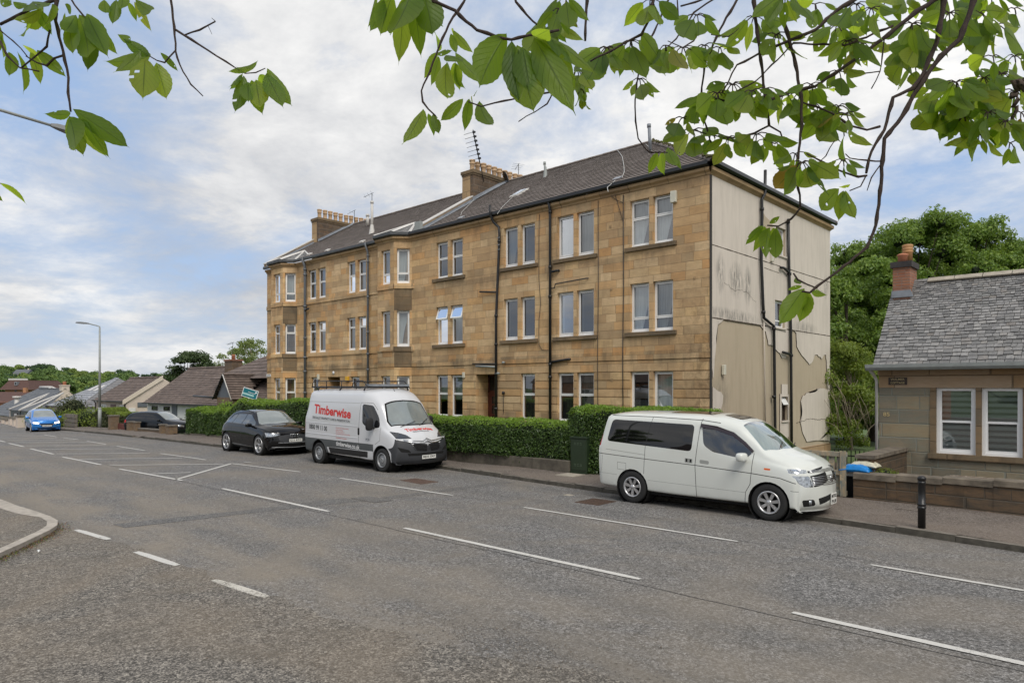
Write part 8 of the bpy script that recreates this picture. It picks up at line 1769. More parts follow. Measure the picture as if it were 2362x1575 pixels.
def mirror_(par, c, sx, sy, sz, mat, off, yaw=0.0, mat2='rubber', name='door_mirror'):
    bm = bmesh.new(); bmesh.ops.create_cube(bm, size=2); bmesh.ops.subdivide_edges(bm, edges=bm.edges[:], cuts=3, use_grid_fill=True)
    for v in bm.verts:
        p = v.co; q = Vector((p.x, p.y, p.z)); l_ = (abs(q.x)**4+abs(q.y)**4+abs(q.z)**4)**.25; q = q/l_*1.0; v.co = Vector((q.x*sx*(1-.15*q.y*(-1 if c[1] < 0 else 1)), q.y*sy, q.z*sz))+Vector(c)+off
    m = MB(); m.bm(bm, 0, True); s_ = -1 if c[1] < 0 else 1; m.tube([Vector(c)+off-Vector((0, s_*sy*.7, sz*.5)), Vector(c)+off+Vector((sx*.4, -s_*(sy+.14), -sz*.7))], [.035, .045], 8, 1); return m.build(name, [MT[mat], MT[mat2]], par)
def arch_liner(m, x, z, r, ya, yb): m.lathe([(r, ya), (r, yb), (0.0, yb)], (x, 0, z), 'y', 28, 0)
def wiper(m, a, b, off, r=.008): m.tube([Vector(a)+off, Vector(b)+off], r, 5)
S_ = section
def nose(xs, xc, w, zlo, zc):
    Y = [.95, 1, 1, .98, .93, .84, .72, .52, .27, 0]; Z = [0, .03, .35, .65, .88, .97, 1, 1, 1, 1]
    return [(xs+(xc-xs)*max(0, 1-y*y)**.8, w*y, zlo+(zc-zlo)*z) for y, z in zip(Y, Z)]
def lean(row, zb, k): return [(x+k*max(0, z-zb), y, z) for x, y, z in row]
CAMP = Vector((0, 0, CAMH))
class Car:
    def __init__(s, name, label, cat, off, rows, body, extra=(), rz=0.0):
        s.off = Vector(off); s.t = thing(name, label, cat, off); s.rz = rz
        s.sh = Shell(rows, [MT[body], MT['seam_dark'], MT['bumper_grey'], MT['vinyl_grey'], MT['arch_dark']]+[MT[e] for e in extra]); s.body = body
    def hit(s, px, py):
        d = at(px, py, 10)-CAMP; h = s.sh.ray(CAMP-s.off, d.normalized()); return h
    def poly(s, pts, ax): 
        H = [s.hit(*p) for p in pts]; H = [h for h in H if h]; i, j = {'xz': (0, 2), 'yz': (1, 2), 'xy': (0, 1)}[ax]; return [(h[i], h[j]) for h in H]
    def front(s, pts, mi, mirror=True, r=.02, push=0, **k):
        """outline given as seen on the near half of the nose, mirrored to the far half"""
        P = s.poly(pts, 'yz'); 
        if len(P) < 3: return
        s.sh.cut(rpoly(P, r), mi, 'yz', 1, nmin=.02, rng=lambda c: c.x > .8, **k)
        if mirror: s.sh.cut(rpoly([(-a, b) for a, b in P], r), mi, 'yz', 1, nmin=.02, rng=lambda c: c.x > .8, **k)
    def arches(s, xs, z, r, W):
        m = MB(); uo = s.off
        for x in xs:
            for sd in (-1, 1):
                s.sh.hole(s.sh.cut([(x+r*math.cos(2*PI*k/26), max(-.1, z+r*math.sin(2*PI*k/26))) for k in range(26)], 4, 'xz', sd, nmin=-.2, rng=lambda c, sd=sd: c.y*sd > .45 and c.z < z+r+.1))
                prof = [(r+.005, sd*(W-.02)), (r+.005, sd*(W-.42)), (0.0, sd*(W-.42))]; m.lathe(prof, (x+uo.x, uo.y, z+uo.z), 'y', 26)
        x0, x1 = xs[0]-.5, xs[1]+.45; m.box(x0+uo.x, x1+uo.x, uo.y-W+.16, uo.y+W-.16, .20+uo.z, .5+uo.z) if 0 else None
        m.box(xs[0]+r+uo.x, xs[1]-r+uo.x, uo.y-W+.12, uo.y+W-.12, .22+uo.z, .34+uo.z); m.box(xs[0]-r+uo.x, xs[1]+r+uo.x, uo.y-W+.44, uo.y+W-.44, .25+uo.z, .45+uo.z)
        m.build('underbody', MT['arch_dark'], s.t, recalc=False)
    def wheels(s, xs, r, wd, rimr, style, W, spin=0.0, rimmat='alloy', z=None):
        for x in xs:
            for sd in (-1, 1): wheel(s.t, (s.off.x+x, s.off.y+sd*(W-wd/2-.015), s.off.z+r), r, wd, rimr, style, sd, spin, rimmat)
    def glass(s, mi, name, mat, back=None, push=0): return s.sh.split(mi, name, s.t, [MT[mat]], s.off, push)
# ------------------------------------------------------------------ white people carrier
E_ = Car('people_carrier', 'pearl white people carrier parked by the kerb in front of the gable', 'people carrier', (-6.85, 13.65, 0), [
    lean(S_(-2.36, .34, .80, .86, .86, .86, 1.10, .72, 1.80, 1.89, bulge=.01), 1.1, .22), lean(S_(-2.28, .32, .86, .895, .86, .885, 1.12, .76, 1.82, 1.93, bulge=.015), 1.1, .22), S_(-1.55, .30, .88, .90, .86, .89, 1.16, .775, 1.84, 1.975, bulge=.02), S_(-.3, .28, .88, .90, .84, .89, 1.16, .775, 1.83, 1.98, bulge=.02), S_(.35, .28, .88, .90, .82, .885, 1.12, .76, 1.78, 1.955, bulge=.02), S_(.80, .28, .88, .90, .80, .88, 1.08, .72, 1.69, 1.83, .08, .01), S_(1.10, .28, .88, .90, .78, .87, 1.06, .74, 1.46, 1.60, .16),
    S_(1.43, .28, .88, .90, .76, .865, 1.04, .79, 1.20, 1.30, .22), S_(1.80, .27, .88, .895, .72, .85, .98, .76, 1.08, 1.19, .18), S_(2.0, .26, .86, .875, .70, .81, .92, .68, 1.00, 1.06, .22), nose(2.04, 2.33, .83, .22, .90), nose(2.08, 2.385, .82, .21, .60), nose(2.06, 2.39, .79, .20, .36), nose(1.98, 2.30, .70, .19, .21)], 'paint_pearl', ('tinted_glass', 'car_glass', 'windscreen', 'lamp_clear', 'seam_light', 'sunroof_glass', 'amber', 'red_lens'))
s = E_.sh
E_.arches((-1.47, 1.53), .34, .395, .9)
both = (-1, 1)
s.both(rpoly([(-2.03, 1.79), (-2.14, 1.31), (-.06, 1.20), (-.02, 1.74)], .09), 5)
s.both(rpoly([(.14, 1.72), (.20, 1.34), (.40, 1.22), (1.05, 1.12), (1.20, 1.24), (.82, 1.56)], .08), 6)
s.cut(rpoly([(.91, -.60), (1.40, -.74), (1.55, -.5), (1.63, 0), (1.55, .5), (1.40, .74), (.91, .60), (.93, 0)][:7], .04), 7, 'xy', 1, .1)
s.line([(.12, 1.86), (.03, .94), (.06, .30)], .012, 1, sides=both); s.line([(-1.01, 1.86), (-1.14, 1.25), (-1.17, .66)], .010, 1, sides=both); s.line([(1.22, 1.24), (1.20, .88), (1.18, .66), (1.09, .50), (1.07, .28)], .011, 1, sides=both)
s.line([(-2.38, 1.03), (-1.16, .975), (.03, .93), (1.20, .865), (1.74, .82), (2.02, .74)], .014, 1, sides=both); s.line([(-2.2, 1.875), (-1.0, 1.87), (.12, 1.835), (.5, 1.79)], .014, 1, sides=both, nmin=.02)
s.line([(-2.38, .60), (-1.86, .585)], .008, 9, sides=both); s.line([(-1.06, .53), (.05, .51), (1.10, .49)], .008, 9, sides=both); s.line([(1.94, .60), (2.06, .59)], .008, 1, sides=both)
for a, b in (((-1.62, .85), (-1.62, .70)), ((-1.62, .70), (-1.84, .71)), ((-1.84, .71), (-1.84, .86)), ((-1.84, .86), (-1.62, .85)), ((-2.16, 1.13), (-1.14, 1.06)), ((-2.24, 1.0), (-2.27, .62))): s.line([a, b], .006, 1, sides=(-1,))
s.cut(rpoly([(-.20, 1.06), (-.20, .97), (-.03, .965), (-.03, 1.05)], .01), 9); s.cut(rpoly([(.13, 1.05), (.13, .975), (.33, .965), (.33, 1.035)], .03), 9); s.cut([(-.18, 1.05), (-.18, .985), (-.14, .983), (-.14, 1.048)], 4); s.cut([(-.09, 1.045), (-.09, .98), (-.05, .978), (-.05, 1.043)], 4)
s.cut(rpoly([(1.44, .985), (1.44, .95), (1.56, .945), (1.56, .98)], .01), 11); s.cut(rpoly([(-2.42, 1.45), (-2.42, 1.20), (-2.31, 1.2), (-2.27, 1.45)], .02), 12)
E_.front([(1812, 1081), (1859.5, 1083.5), (1860.5, 1091.5), (1817, 1092)], 8); E_.front([(1822, 1097), (1866, 1098), (1877, 1123.5), (1856, 1124), (1840, 1114)], 8)
E_.front([(1861, 1084), (1882, 1080), (1895, 1072), (1897, 1078), (1884, 1087), (1863, 1091)], 4, r=.01); E_.front([(1868, 1098), (1888, 1093), (1903, 1087), (1910, 1108), (1895, 1119), (1878.5, 1123.5)], 4, r=.01)
E_.front([(1849.5, 1154), (1878, 1151.5), (1880.5, 1166), (1851.5, 1169.5)], 4, r=.04); E_.front([(1888, 1149.5), (1917, 1137), (1917, 1150), (1890, 1164)], 4, r=.02)
s.cut(rpoly([(-.75, -.50), (.25, -.50), (.25, .50), (-.75, .50)], .08), 10, 'xy', 1, .5); s.cut(rpoly([(.42, -.42), (.78, -.38), (.78, .38), (.42, .42)], .08), 10, 'xy', 1, .4)
E_.wheels((-1.47, 1.53), .345, .20, .205, 'seven', .9, .2)
hits = {k: E_.hit(*v) for k, v in dict(g1=(1863, 1085), g2=(1862, 1088), g3=(1896, 1073), g4=(1898, 1077), h1=(1870, 1100), h2=(1880, 1121), h3=(1905, 1090), h4=(1911, 1107), fog=(1871, 1159), wp1=(1798, 1046), wp2=(1812, 1040), wp3=(1827, 1031)).items()}
s.both([(0, 0)]*3, 0) if 0 else None
lamp = E_.glass(8, 'headlight', 'lamp_clear'); E_.glass(5, 'rear_side_window', 'tinted_glass'); E_.glass(6, 'front_side_window', 'car_glass'); ws_ = s.split(7, 'windscreen', E_.t, [MT['windscreen']], E_.off)
sd_ = MB(); me = ws_.data
for p in me.polygons: sd_.add([me.vertices[i].co+ORG[ws_.name]-p.normal*.05 if False else Vector(me.vertices[i].co)+ORG[ws_.name]+Vector((-.05, 0, -.05)) for i in p.vertices], [tuple(range(len(p.vertices)))])
sd_.build('sunshade', MT['sunshade'], E_.t, recalc=False)
E_.glass(10, 'sunroof', 'sunroof_glass'); E_.glass(11, 'side_indicator', 'amber'); E_.glass(12, 'tail_light', 'red_lens')
o = E_.off; m = MB()
def bars(m, a0, a1, b0, b1, n, r):     # horizontal bars across the nose between a (outer) and b (towards the middle)
    for k in range(n):
        t = (k+.5)/n; p = a0.lerp(a1, t); q = b0.lerp(b1, t); pts = []
        for i in range(13):
            y = -abs(p.y)+2*abs(p.y)*i/12; z = q.z+(p.z-q.z)*(y/p.y)**2; h = E_.sh.ray((4, y, z), (-1, 0, 0)); pts.append((h+Vector((.008, 0, 0)) if h else Vector((q.x, y, z)))+o)
        m.tube(pts, r, 5)
if all(hits.get(k) for k in ('g1', 'g2', 'g3', 'g4', 'h1', 'h2', 'h3', 'h4')):
    z_ = lambda v, dz: Vector((v.x, v.y, v.z+dz)); c1 = E_.sh.ray((4, 0, .97), (-1, 0, 0)); 
    bars(m, hits['g1'], z_(hits['g1'], -.045), Vector((2.3, 0, .985)), Vector((2.3, 0, .925)), 3, .006); bars(m, hits['h1'], z_(hits['h1'], -.15), Vector((2.35, 0, .87)), Vector((2.37, 0, .68)), 6, .007)
m.build('grille_bar', MT['chrome'], E_.t); m = MB(); h = E_.sh.ray((4, 0, .79), (-1, 0, 0)); c = (h or Vector((2.37, 0, .79)))+o+Vector((.012, 0, 0)); m.lathe([(.050, 0), (.062, .008), (.066, 0)], tuple(c), 'x', 24); m.box(c.x-.004, c.x+.008, c.y-.075, c.y+.075, c.z-.012, c.z+.012); m.build('badge', MT['chrome'], E_.t)
for sd in (-1, 1):
    m = MB(); h = hits['fog']; 
    if h: c = Vector((h.x+.0, sd*abs(h.y), h.z))+o; m.lathe([(0, .012), (.04, .01), (.05, -.02)], tuple(c), 'x', 16); m.build('fog_lamp', MT['lamp_clear'], E_.t)
plate(E_.t, ['MT02', 'PUE'], (2.40, 0, .42), (0, 1, 0), (0, 0, 1), (1, 0, 0), .28, .20, off=o)
m = MB(); m.prism([(.115, 1.70), (.12, 1.77), (.45, 1.73), (.80, 1.62), (1.05, 1.44), (1.22, 1.285), (1.19, 1.25), (1.0, 1.41), (.78, 1.55), (.45, 1.655), (.16, 1.69)], 'y', -.004, .004); vv = []
for v in m.v: 
    h = E_.sh.ray((v[0], -2, v[2]), (0, 1, 0)); vv.append(((v[0]), (h.y if h else -.8)-.02+v[1]*3, v[2]))
m.v = [tuple(Vector(v)+o) for v in vv]; m.build('wind_deflector', plain('deflector', (.035, .025, .03), .15, 0), E_.t, recalc=False)
mirror_(E_.t, (1.06, -1.02, 1.17), .085, .125, .085, 'paint_pearl', o, mat2='paint_pearl'); mirror_(E_.t, (1.06, 1.02, 1.17), .085, .125, .085, 'paint_pearl', o, mat2='paint_pearl')
for a, b in (((1.52, -.45, 1.24), (1.42, -.05, 1.38)), ((1.58, .10, 1.26), (1.44, .55, 1.34))):
    m = MB(); m.tube([Vector(a)+o+Vector((.03, 0, .03)), Vector(b)+o+Vector((.04, 0, .04))], .010, 5); m.build('wiper', MT['rubber'], E_.t)
m = MB(); m.tube([(-9.05, 12.98, 1.80), (-9.10, 13.15, 1.845), (-9.10, 14.15, 1.845), (-9.05, 14.32, 1.80)], .04, 8); m.build('spoiler', MT['paint_pearl'], E_.t)
for (yy) in (-.38, .38):
    m = MB(); m.box(.10-6.85, .62-6.85, 13.65+yy-.24, 13.65+yy+.24, .7, .95, bev=.05); m.box(.0-6.85, .2-6.85, 13.65+yy-.24, 13.65+yy+.24, .9, 1.5, bev=.06); m.box(.03-6.85, .15-6.85, 13.65+yy-.13, 13.65+yy+.13, 1.5, 1.68, bev=.04); m.build('seat', MT['seat_grey'], E_.t)
m = MB(); m.tube([Vector((1.0+.19*.4*math.sin(a), -.38+.19*math.cos(a), 1.05+.19*.9*math.sin(a)))+o for a in np.linspace(0, 2*PI, 20)], .014, 6); m.build('steering_wheel', MT['seat_grey'], E_.t)
m = MB(); m.box(1.15-6.85, 1.5-6.85, 12.85, 14.45, .8, 1.08, bev=.05); m.box(-2.1-6.85, -.02-6.85, 12.85, 14.45, .4, 1.05); m.build('cabin_trim', MT['seat_grey'], E_.t)
E_.sh.finish('body', E_.t, o)
# ------------------------------------------------------------------ white panel van
V_ = Car('panel_van', 'white damp-proofing company van with roof rack and dark lower band, parked half on the pavement', 'van', (-18.45, 13.38, 0), [
    lean(S_(-2.60, .42, .95, .985, .80, .985, 1.35, .86, 2.28, 2.42), 1.3, .20), lean(S_(-2.52, .40, .99, 1.02, .80, 1.02, 1.35, .895, 2.30, 2.455), 1.3, .20), S_(-1.7, .38, 1.0, 1.03, .80, 1.03, 1.35, .90, 2.30, 2.47, bulge=.035), S_(-.3, .34, 1.0, 1.03, .80, 1.03, 1.33, .90, 2.30, 2.475, bulge=.035), S_(.6, .32, 1.0, 1.03, .80, 1.025, 1.30, .895, 2.28, 2.47, bulge=.035), S_(.95, .30, 1.0, 1.03, .80, 1.02, 1.27, .86, 2.20, 2.40, .04, .03), S_(1.30, .30, 1.0, 1.03, .80, 1.01, 1.24, .81, 2.00, 2.13, .10, .02),
    S_(1.50, .30, 1.0, 1.03, .80, 1.0, 1.22, .82, 1.72, 1.82, .14), S_(1.80, .30, 1.0, 1.025, .78, .985, 1.17, .86, 1.32, 1.38, .18), S_(2.08, .29, 1.0, 1.02, .74, .97, 1.08, .83, 1.16, 1.22, .18), S_(2.25, .28, .99, 1.01, .70, .94, .99, .77, 1.02, 1.06, .22), nose(2.30, 2.555, .985, .27, .92), nose(2.34, 2.66, .985, .25, .60), nose(2.32, 2.66, .95, .24, .38), nose(2.25, 2.58, .86, .23, .25)], 'paint_van', ('tinted_glass', 'car_glass', 'windscreen', 'lamp_dark', 'seam_light', 'chrome', 'black_iron', 'red_lens'))
s = V_.sh; o = V_.off; VW = (-1.71, 1.70)
s.both([(-2.7, .84), (-2.7, .20), (1.30, .20), (1.30, .585), (1.38, .79)], 3); 
V_.arches(VW, .36, .43, 1.03)
s.both([(-1.22, .58), (-1.10, .30), (1.28, .20), (1.28, .585)], 0); s.both(rpoly([(-1.12, .575), (-1.04, .39), (1.0, .375), (1.02, .56)], .02), 12 if 0 else 11)
gq = lambda *a: [(680+x*.15306, 870+y*.15306) for x, y in a]
s.both(rpoly([(.68, 1.99), (.74, 1.40), (1.06, 1.25), (1.56, 1.30), (1.42, 1.62), (1.14, 1.95)], .09), 6)
s.cut([(1.42, -.70), (1.72, -.84), (1.88, -.80), (2.0, -.3), (2.02, 0), (2.0, .3), (1.88, .80), (1.72, .84), (1.42, .70), (1.44, 0)][:9], 4, 'xy', 1, .1); s.cut([(1.455, -.66), (1.74, -.79), (1.86, -.76), (1.955, -.3), (1.97, 0), (1.955, .3), (1.86, .76), (1.74, .79), (1.455, .66)], 7, 'xy', 1, .1)
V_.front(gq((1420, 818), (1560, 835), (1680, 868), (1765, 925), (1640, 930), (1525, 935)), 8); 
V_.front(gq((1505, 935), (1745, 985), (1830, 1100), (1845, 1290), (1440, 1255), (1395, 1075)), 2, r=.01); V_.front(gq((1745, 985), (2000, 1010), (2010, 1300), (1840, 1300), (1830, 1100)), 2, r=.0)
s.cut([(-1.05, .78), (1.05, .78), (1.05, .18), (-1.05, .18)], 2, 'yz', 1, .02, rng=lambda c: c.x > 2.28); s.both([(2.16, .20), (2.45, .20), (2.45, .80), (2.16, .72)], 2)
V_.front(gq((1770, 1010), (1990, 1015), (1990, 1115), (1850, 1110)), 4, r=.02); V_.front(gq((1540, 1055), (1720, 1095), (1760, 1140), (1600, 1130)), 4, r=.03)
s.cut([(-.48, .47), (.48, .47), (.44, .40), (-.44, .40)] if 0 else [(-.70, .575), (.70, .575), (.66, .50), (-.66, .50)], 4, 'yz', 1, .02, rng=lambda c: c.x > 2.3)
s.line([(-2.36, 2.03), (.55, 2.01)], .012, 9, sides=both); s.line([(-2.34, 2.03), (-2.42, 1.45)], .008, 9, sides=both); s.line([(-2.56, 1.345), (.45, 1.30)], .03, 9, sides=()) 
s.line([(.60, 2.02), (.56, 1.26), (.54, .60), (.60, .30)], .012, 1, sides=both); s.line([(.60, 2.03), (1.12, 2.02), (1.34, 1.82)], .010, 1, sides=both); s.line([(1.60, 1.30), (1.62, .92), (1.40, .80)], .010, 1, sides=both); s.line([(1.30, .58), (1.30, .30)], .008, 1, sides=both)
s.cut(rpoly([(.50, 1.26), (.50, 1.04), (.60, 1.04), (.60, 1.26)], .03), 4); s.cut(rpoly([(-2.66, 1.45), (-2.66, .90), (-2.56, .90), (-2.52, 1.45)], .02), 12)
V_.wheels(VW, .345, .21, .205, 'steel', 1.03, .3, 'steel_trim')
V_.glass(8, 'headlight', 'lamp_dark'); V_.glass(6, 'front_side_window', 'black_glass'); V_.glass(12, 'tail_light', 'red_lens'); w_ = V_.glass(7, 'windscreen', 'windscreen'); w_.data.materials[0] = plain('van_screen_sky', (.20, .23, .23), .02, .25, 1.2, coat=1.0, spec=1.0)  # pale blotchy base colour stands in for clouds reflected in the screen
V_.glass(2, 'bumper', 'bumper_grey')
for z0, z1, hw in ((1.345, 1.30, .018), (.99, .94, .02)):
    m = MB(); vs = []; 
    for i in range(25):
        x = -2.5+3.0*i/24; 
        for (dz, e) in ((hw, -.001), (0, .012), (-hw, -.001)):
            zz_ = z0+(z1-z0)*i/24+dz; h = s.ray((x, -2, zz_), (0, 1, 0)); vs.append(Vector((x, (h.y if h else -1.03)-e, zz_))+o)
    m.add(vs, [(3*i+k, 3*i+3+k, 3*i+4+k, 3*i+1+k) for i in range(24) for k in (0, 1)], 0, True); m.build('swage_line', MT['paint_van'], V_.t, recalc=False)
drape(s, V_.t, 'company_name', 'letter_red', o, [('Timberwise', -.94, 1.735, 2.13, .30, .03, -.062, 0)], eps=.006); drape(s, V_.t, 'strapline', 'letter_dark', o, [('SPECIALIST PROPERTY CARE & PRESERVATION', -.99, 1.475, 2.16, .075, .006, -.035)], eps=.006); drape(s, V_.t, 'phone_number', 'letter_dark', o, [('0800 99 11 00', -1.73, 1.185, 1.08, .155, .012, -.045)], eps=.006)
drape(s, V_.t, 'service_list', 'letter_red', o, [(t, -.28+w/2-.42, 1.205-i*.062, w, .038, .004, -.02) for i, (t, w) in enumerate((('\u2022 Basement Waterproofing', .72), ('\u2022 Damp Proofing', .42), ('\u2022 Dry Rot Treatment', .50), ('\u2022 Specialist Property Consulting', .80), ('\u2022 Structural Timber Repairs', .70), ('\u2022 Woodworm Treatment', .62)))], eps=.005)
drape(s, V_.t, 'web_address', 'letter_white', o, [('timberwise.co.uk', -.03, .695, 1.28, .14, .02, -.05)], eps=.006); drape(s, V_.t, 'trade_mark', 'letter_grey', o, [('PCA', 1.03, .925, .20, .075, .01, 0), ('\u2312' if 0 else '(', 1.03, .99, .03, .03, .01, 0)][:1], eps=.005)
m = MB()                                  # bonnet lettering lies on the sloping bonnet
for txt, xx, W_, H_, mi, b_ in (('Timberwise', 2.20, 1.02, .13, 0, .03), ('timberwise.co.uk', 2.30, .62, .055, 1, .01)):
    def PB(u, v, xx=xx): h = s.ray((xx-v, -.02+u, 3), (0, 0, -1)); return tuple(Vector((xx-v, -.02+u, (h.z if h else 1.1)+.006))+o)
    put_text(m, txt, W_, H_, PB, mi, b_)
m.build('bonnet_lettering', [MT['letter_red'], MT['letter_grey']], V_.t, recalc=False)
def fx(y, z, dx=.0): h = V_.sh.ray((5, y, z), (-1, 0, 0)); return (h if h else Vector((2.6, y, z)))+o+Vector((dx, 0, 0))
m = MB()
for dz in (0, -.065):
    m.tube([fx(-.76, .965+dz*.4, .012), fx(-.4, .93+dz, .015), fx(-.16, .915+dz, .02), fx(0, .99+dz, .02), fx(.16, .915+dz, .02), fx(.4, .93+dz, .015), fx(.76, .965+dz*.4, .012)], .014, 8)
m.build('chrome_chevron', MT['chrome'], V_.t); m = MB()
for z_ in (.66, .70, .74, .78, .82, .86):
    pts = [fx(y, z_+.012*(i % 2), .006) for i, y in enumerate(np.linspace(-.55+.3*abs(.86-z_), .55-.3*abs(.86-z_), 19))]; m.tube(pts, .008, 5)
m.build('grille', MT['rubber'], V_.t); 
plate(V_.t, 'MJ22 ZKF', (2.672, -.02, .455), (0, 1, 0), (0, 0, 1), (1, 0, 0), off=o)
for sd in (-1, 1): mirror_(V_.t, (1.30, sd*1.17, 1.40), .07, .12, .19, 'rubber', o)
for a, b in (((1.98, -.55, 1.30), (1.90, .05, 1.43)), ((2.0, .15, 1.31), (1.80, .62, 1.50))):
    m = MB(); m.tube([Vector(a)+o+Vector((.03, 0, .03)), Vector(b)+o+Vector((.05, 0, .04))], .011, 5); m.build('wiper', MT['rubber'], V_.t)
m = MB(); m.tube([Vector((1.12, -.05, 2.27))+o, Vector((1.0, -.05, 2.48))+o], [.012, .004], 5); m.tube([Vector((1.20, -.05, 2.20))+o, Vector((1.10, -.05, 2.28))+o], [.04, .02], 6); m.build('antenna', MT['rubber'], V_.t)
rk = MB(); B_ = lambda *p: [Vector(q)+o for q in p]
for sd in (-1, 1):
    y = sd*.80; rk.tube(B_((-2.48, y, 2.50), (.72, y, 2.50)), .022, 6); rk.tube(B_((-2.48, y, 2.50), (-2.42, y, 2.66), (-2.32, y, 2.70), (.42, y, 2.70), (.50, y, 2.68), (.74, y, 2.48)), .017, 6)
    for x in (-1.6, -.72, .1): rk.tube(B_((x, y, 2.44), (x, y, 2.70)), .016, 6)
    for x in (-2.0, -.72, .6): rk.tube(B_((x, y+sd*.06, 2.40), (x, y, 2.52)), .022, 6)
for x in np.linspace(-2.45, .7, 8): rk.tube(B_((x, -.8, 2.52), (x, .8, 2.52)), .018, 6)
rk.build('roof_rack', MT['black_iron'], V_.t); m = MB(); m.box(o.x+.55, o.x+.75, o.y-.78, o.y+.78, 2.53, 2.60); m.build('wind_board', MT['lead'], V_.t)
V_.sh.finish('body', V_.t, o)
# ------------------------------------------------------------------ black SUV between the van and the lower hedge
A_ = Car('suv', 'glossy black sport utility car parked directly behind the white van', 'car', (-25.2, 13.27, 0), [
    S_(-2.06, .34, .80, .88, .72, .82, .92, .66, .97, .99), S_(-1.99, .32, .88, .94, .74, .88, 1.0, .74, 1.12, 1.16), S_(-1.78, .30, .90, .965, .74, .92, 1.04, .70, 1.34, 1.40), S_(-1.40, .28, .90, .965, .72, .93, 1.06, .67, 1.50, 1.58), S_(-.7, .27, .90, .965, .70, .93, 1.06, .66, 1.53, 1.635), S_(0, .26, .90, .965, .68, .93, 1.05, .65, 1.50, 1.615, .05), S_(.42, .26, .90, .965, .68, .92, 1.03, .70, 1.28, 1.40, .12),
    S_(.80, .26, .90, .965, .68, .91, 1.02, .80, 1.08, 1.15, .15), S_(1.30, .25, .90, .965, .66, .89, .96, .76, 1.01, 1.07, .15), S_(1.56, .25, .90, .94, .62, .84, .88, .70, .92, .96, .25), nose(1.62, 1.93, .92, .23, .82), nose(1.66, 1.99, .91, .22, .48), nose(1.62, 1.94, .85, .2, .27)], 'paint_black', ('tinted_glass', 'car_glass', 'windscreen', 'lamp_dark', 'seam_light', 'chrome', 'steel_trim'))
s = A_.sh; o = A_.off; A_.arches((-1.60, 1.02), .37, .42, .965)
s.both(rpoly([(-1.66, 1.14), (-1.30, 1.42), (-1.04, 1.45), (-1.20, 1.13)], .03), 5); s.both(rpoly([(-1.15, 1.13), (-.99, 1.46), (-.34, 1.475), (-.40, 1.11)], .03), 5); s.both(rpoly([(-.34, 1.11), (-.28, 1.475), (.02, 1.45), (.50, 1.18), (.58, 1.08)], .04), 5)
s.cut([(.13, -.56), (.70, -.76), (.86, -.72), (.95, -.3), (.96, 0), (.95, .3), (.86, .72), (.70, .76), (.13, .56)], 7, 'xy', 1, .1)
gq = lambda *a: [(420+x*.12755, 880+y*.12755) for x, y in a]
A_.front(gq((1490, 920), (1620, 935), (1790, 945), (1720, 980), (1560, 1005), (1520, 1000)), 8); A_.front(gq((1740, 985), (2000, 940), (2000, 1100), (1900, 1110), (1760, 1070)), 2, r=.03)
s.line([(-.33, 1.04), (-.36, .70), (-.30, .28)], .010, 1, sides=both); s.line([(.60, 1.02), (.56, .40), (.52, .26)], .010, 1, sides=both); s.line([(-1.12, 1.05), (-1.16, .75)], .010, 1, sides=both)
s.both([(-1.15, .36), (-1.1, .28), (.58, .22), (.58, .29)], 9 if 0 else 11)
A_.wheels((-1.60, 1.02), .375, .24, .27, 'blade', .965, .2)
A_.glass(8, 'headlight', 'lamp_clear'); A_.glass(5, 'side_window', 'side_glass'); w_ = A_.glass(7, 'windscreen', 'windscreen'); w_.data.materials[0] = MT['van_screen_sky']; A_.glass(11, 'sill_trim', 'steel_trim')
def fx(y, z, dx=.0): h = A_.sh.ray((5, y, z), (-1, 0, 0)); return (h if h else Vector((1.9, y, z)))+o+Vector((dx, 0, 0))
for k in range(4): m = MB(); c = fx(-.135+.09*k, .735, .012); m.lathe([(.040, 0), (.053, .006), (.058, 0)], tuple(c), 'x', 20); m.build('badge_ring', MT['chrome'], A_.t)
plate(A_.t, 'C11 RTC', (2.0, 0, .56), (0, 1, 0), (0, 0, 1), (1, 0, 0), off=o); m = MB(); m.tube([fx(y, .47+.05*abs(y)**2, .01) for y in np.linspace(-.62, .62, 13)], .012, 6); m.tube([fx(y, .30+.03*abs(y), .01) for y in np.linspace(-.8, .8, 13)], .014, 6); m.build('bumper_trim', MT['steel_trim'], A_.t)
for sd in (-1, 1):
    mirror_(A_.t, (.42, sd*1.04, 1.09), .08, .12, .07, 'paint_black', o); m = MB(); m.tube([Vector(p)+o for p in ((-1.35, sd*.66, 1.56), (-1.0, sd*.68, 1.60), (-.3, sd*.67, 1.605), (.05, sd*.65, 1.55))], .018, 6); m.build('roof_rail', MT['black_iron'], A_.t)
A_.sh.finish('body', A_.t, o)
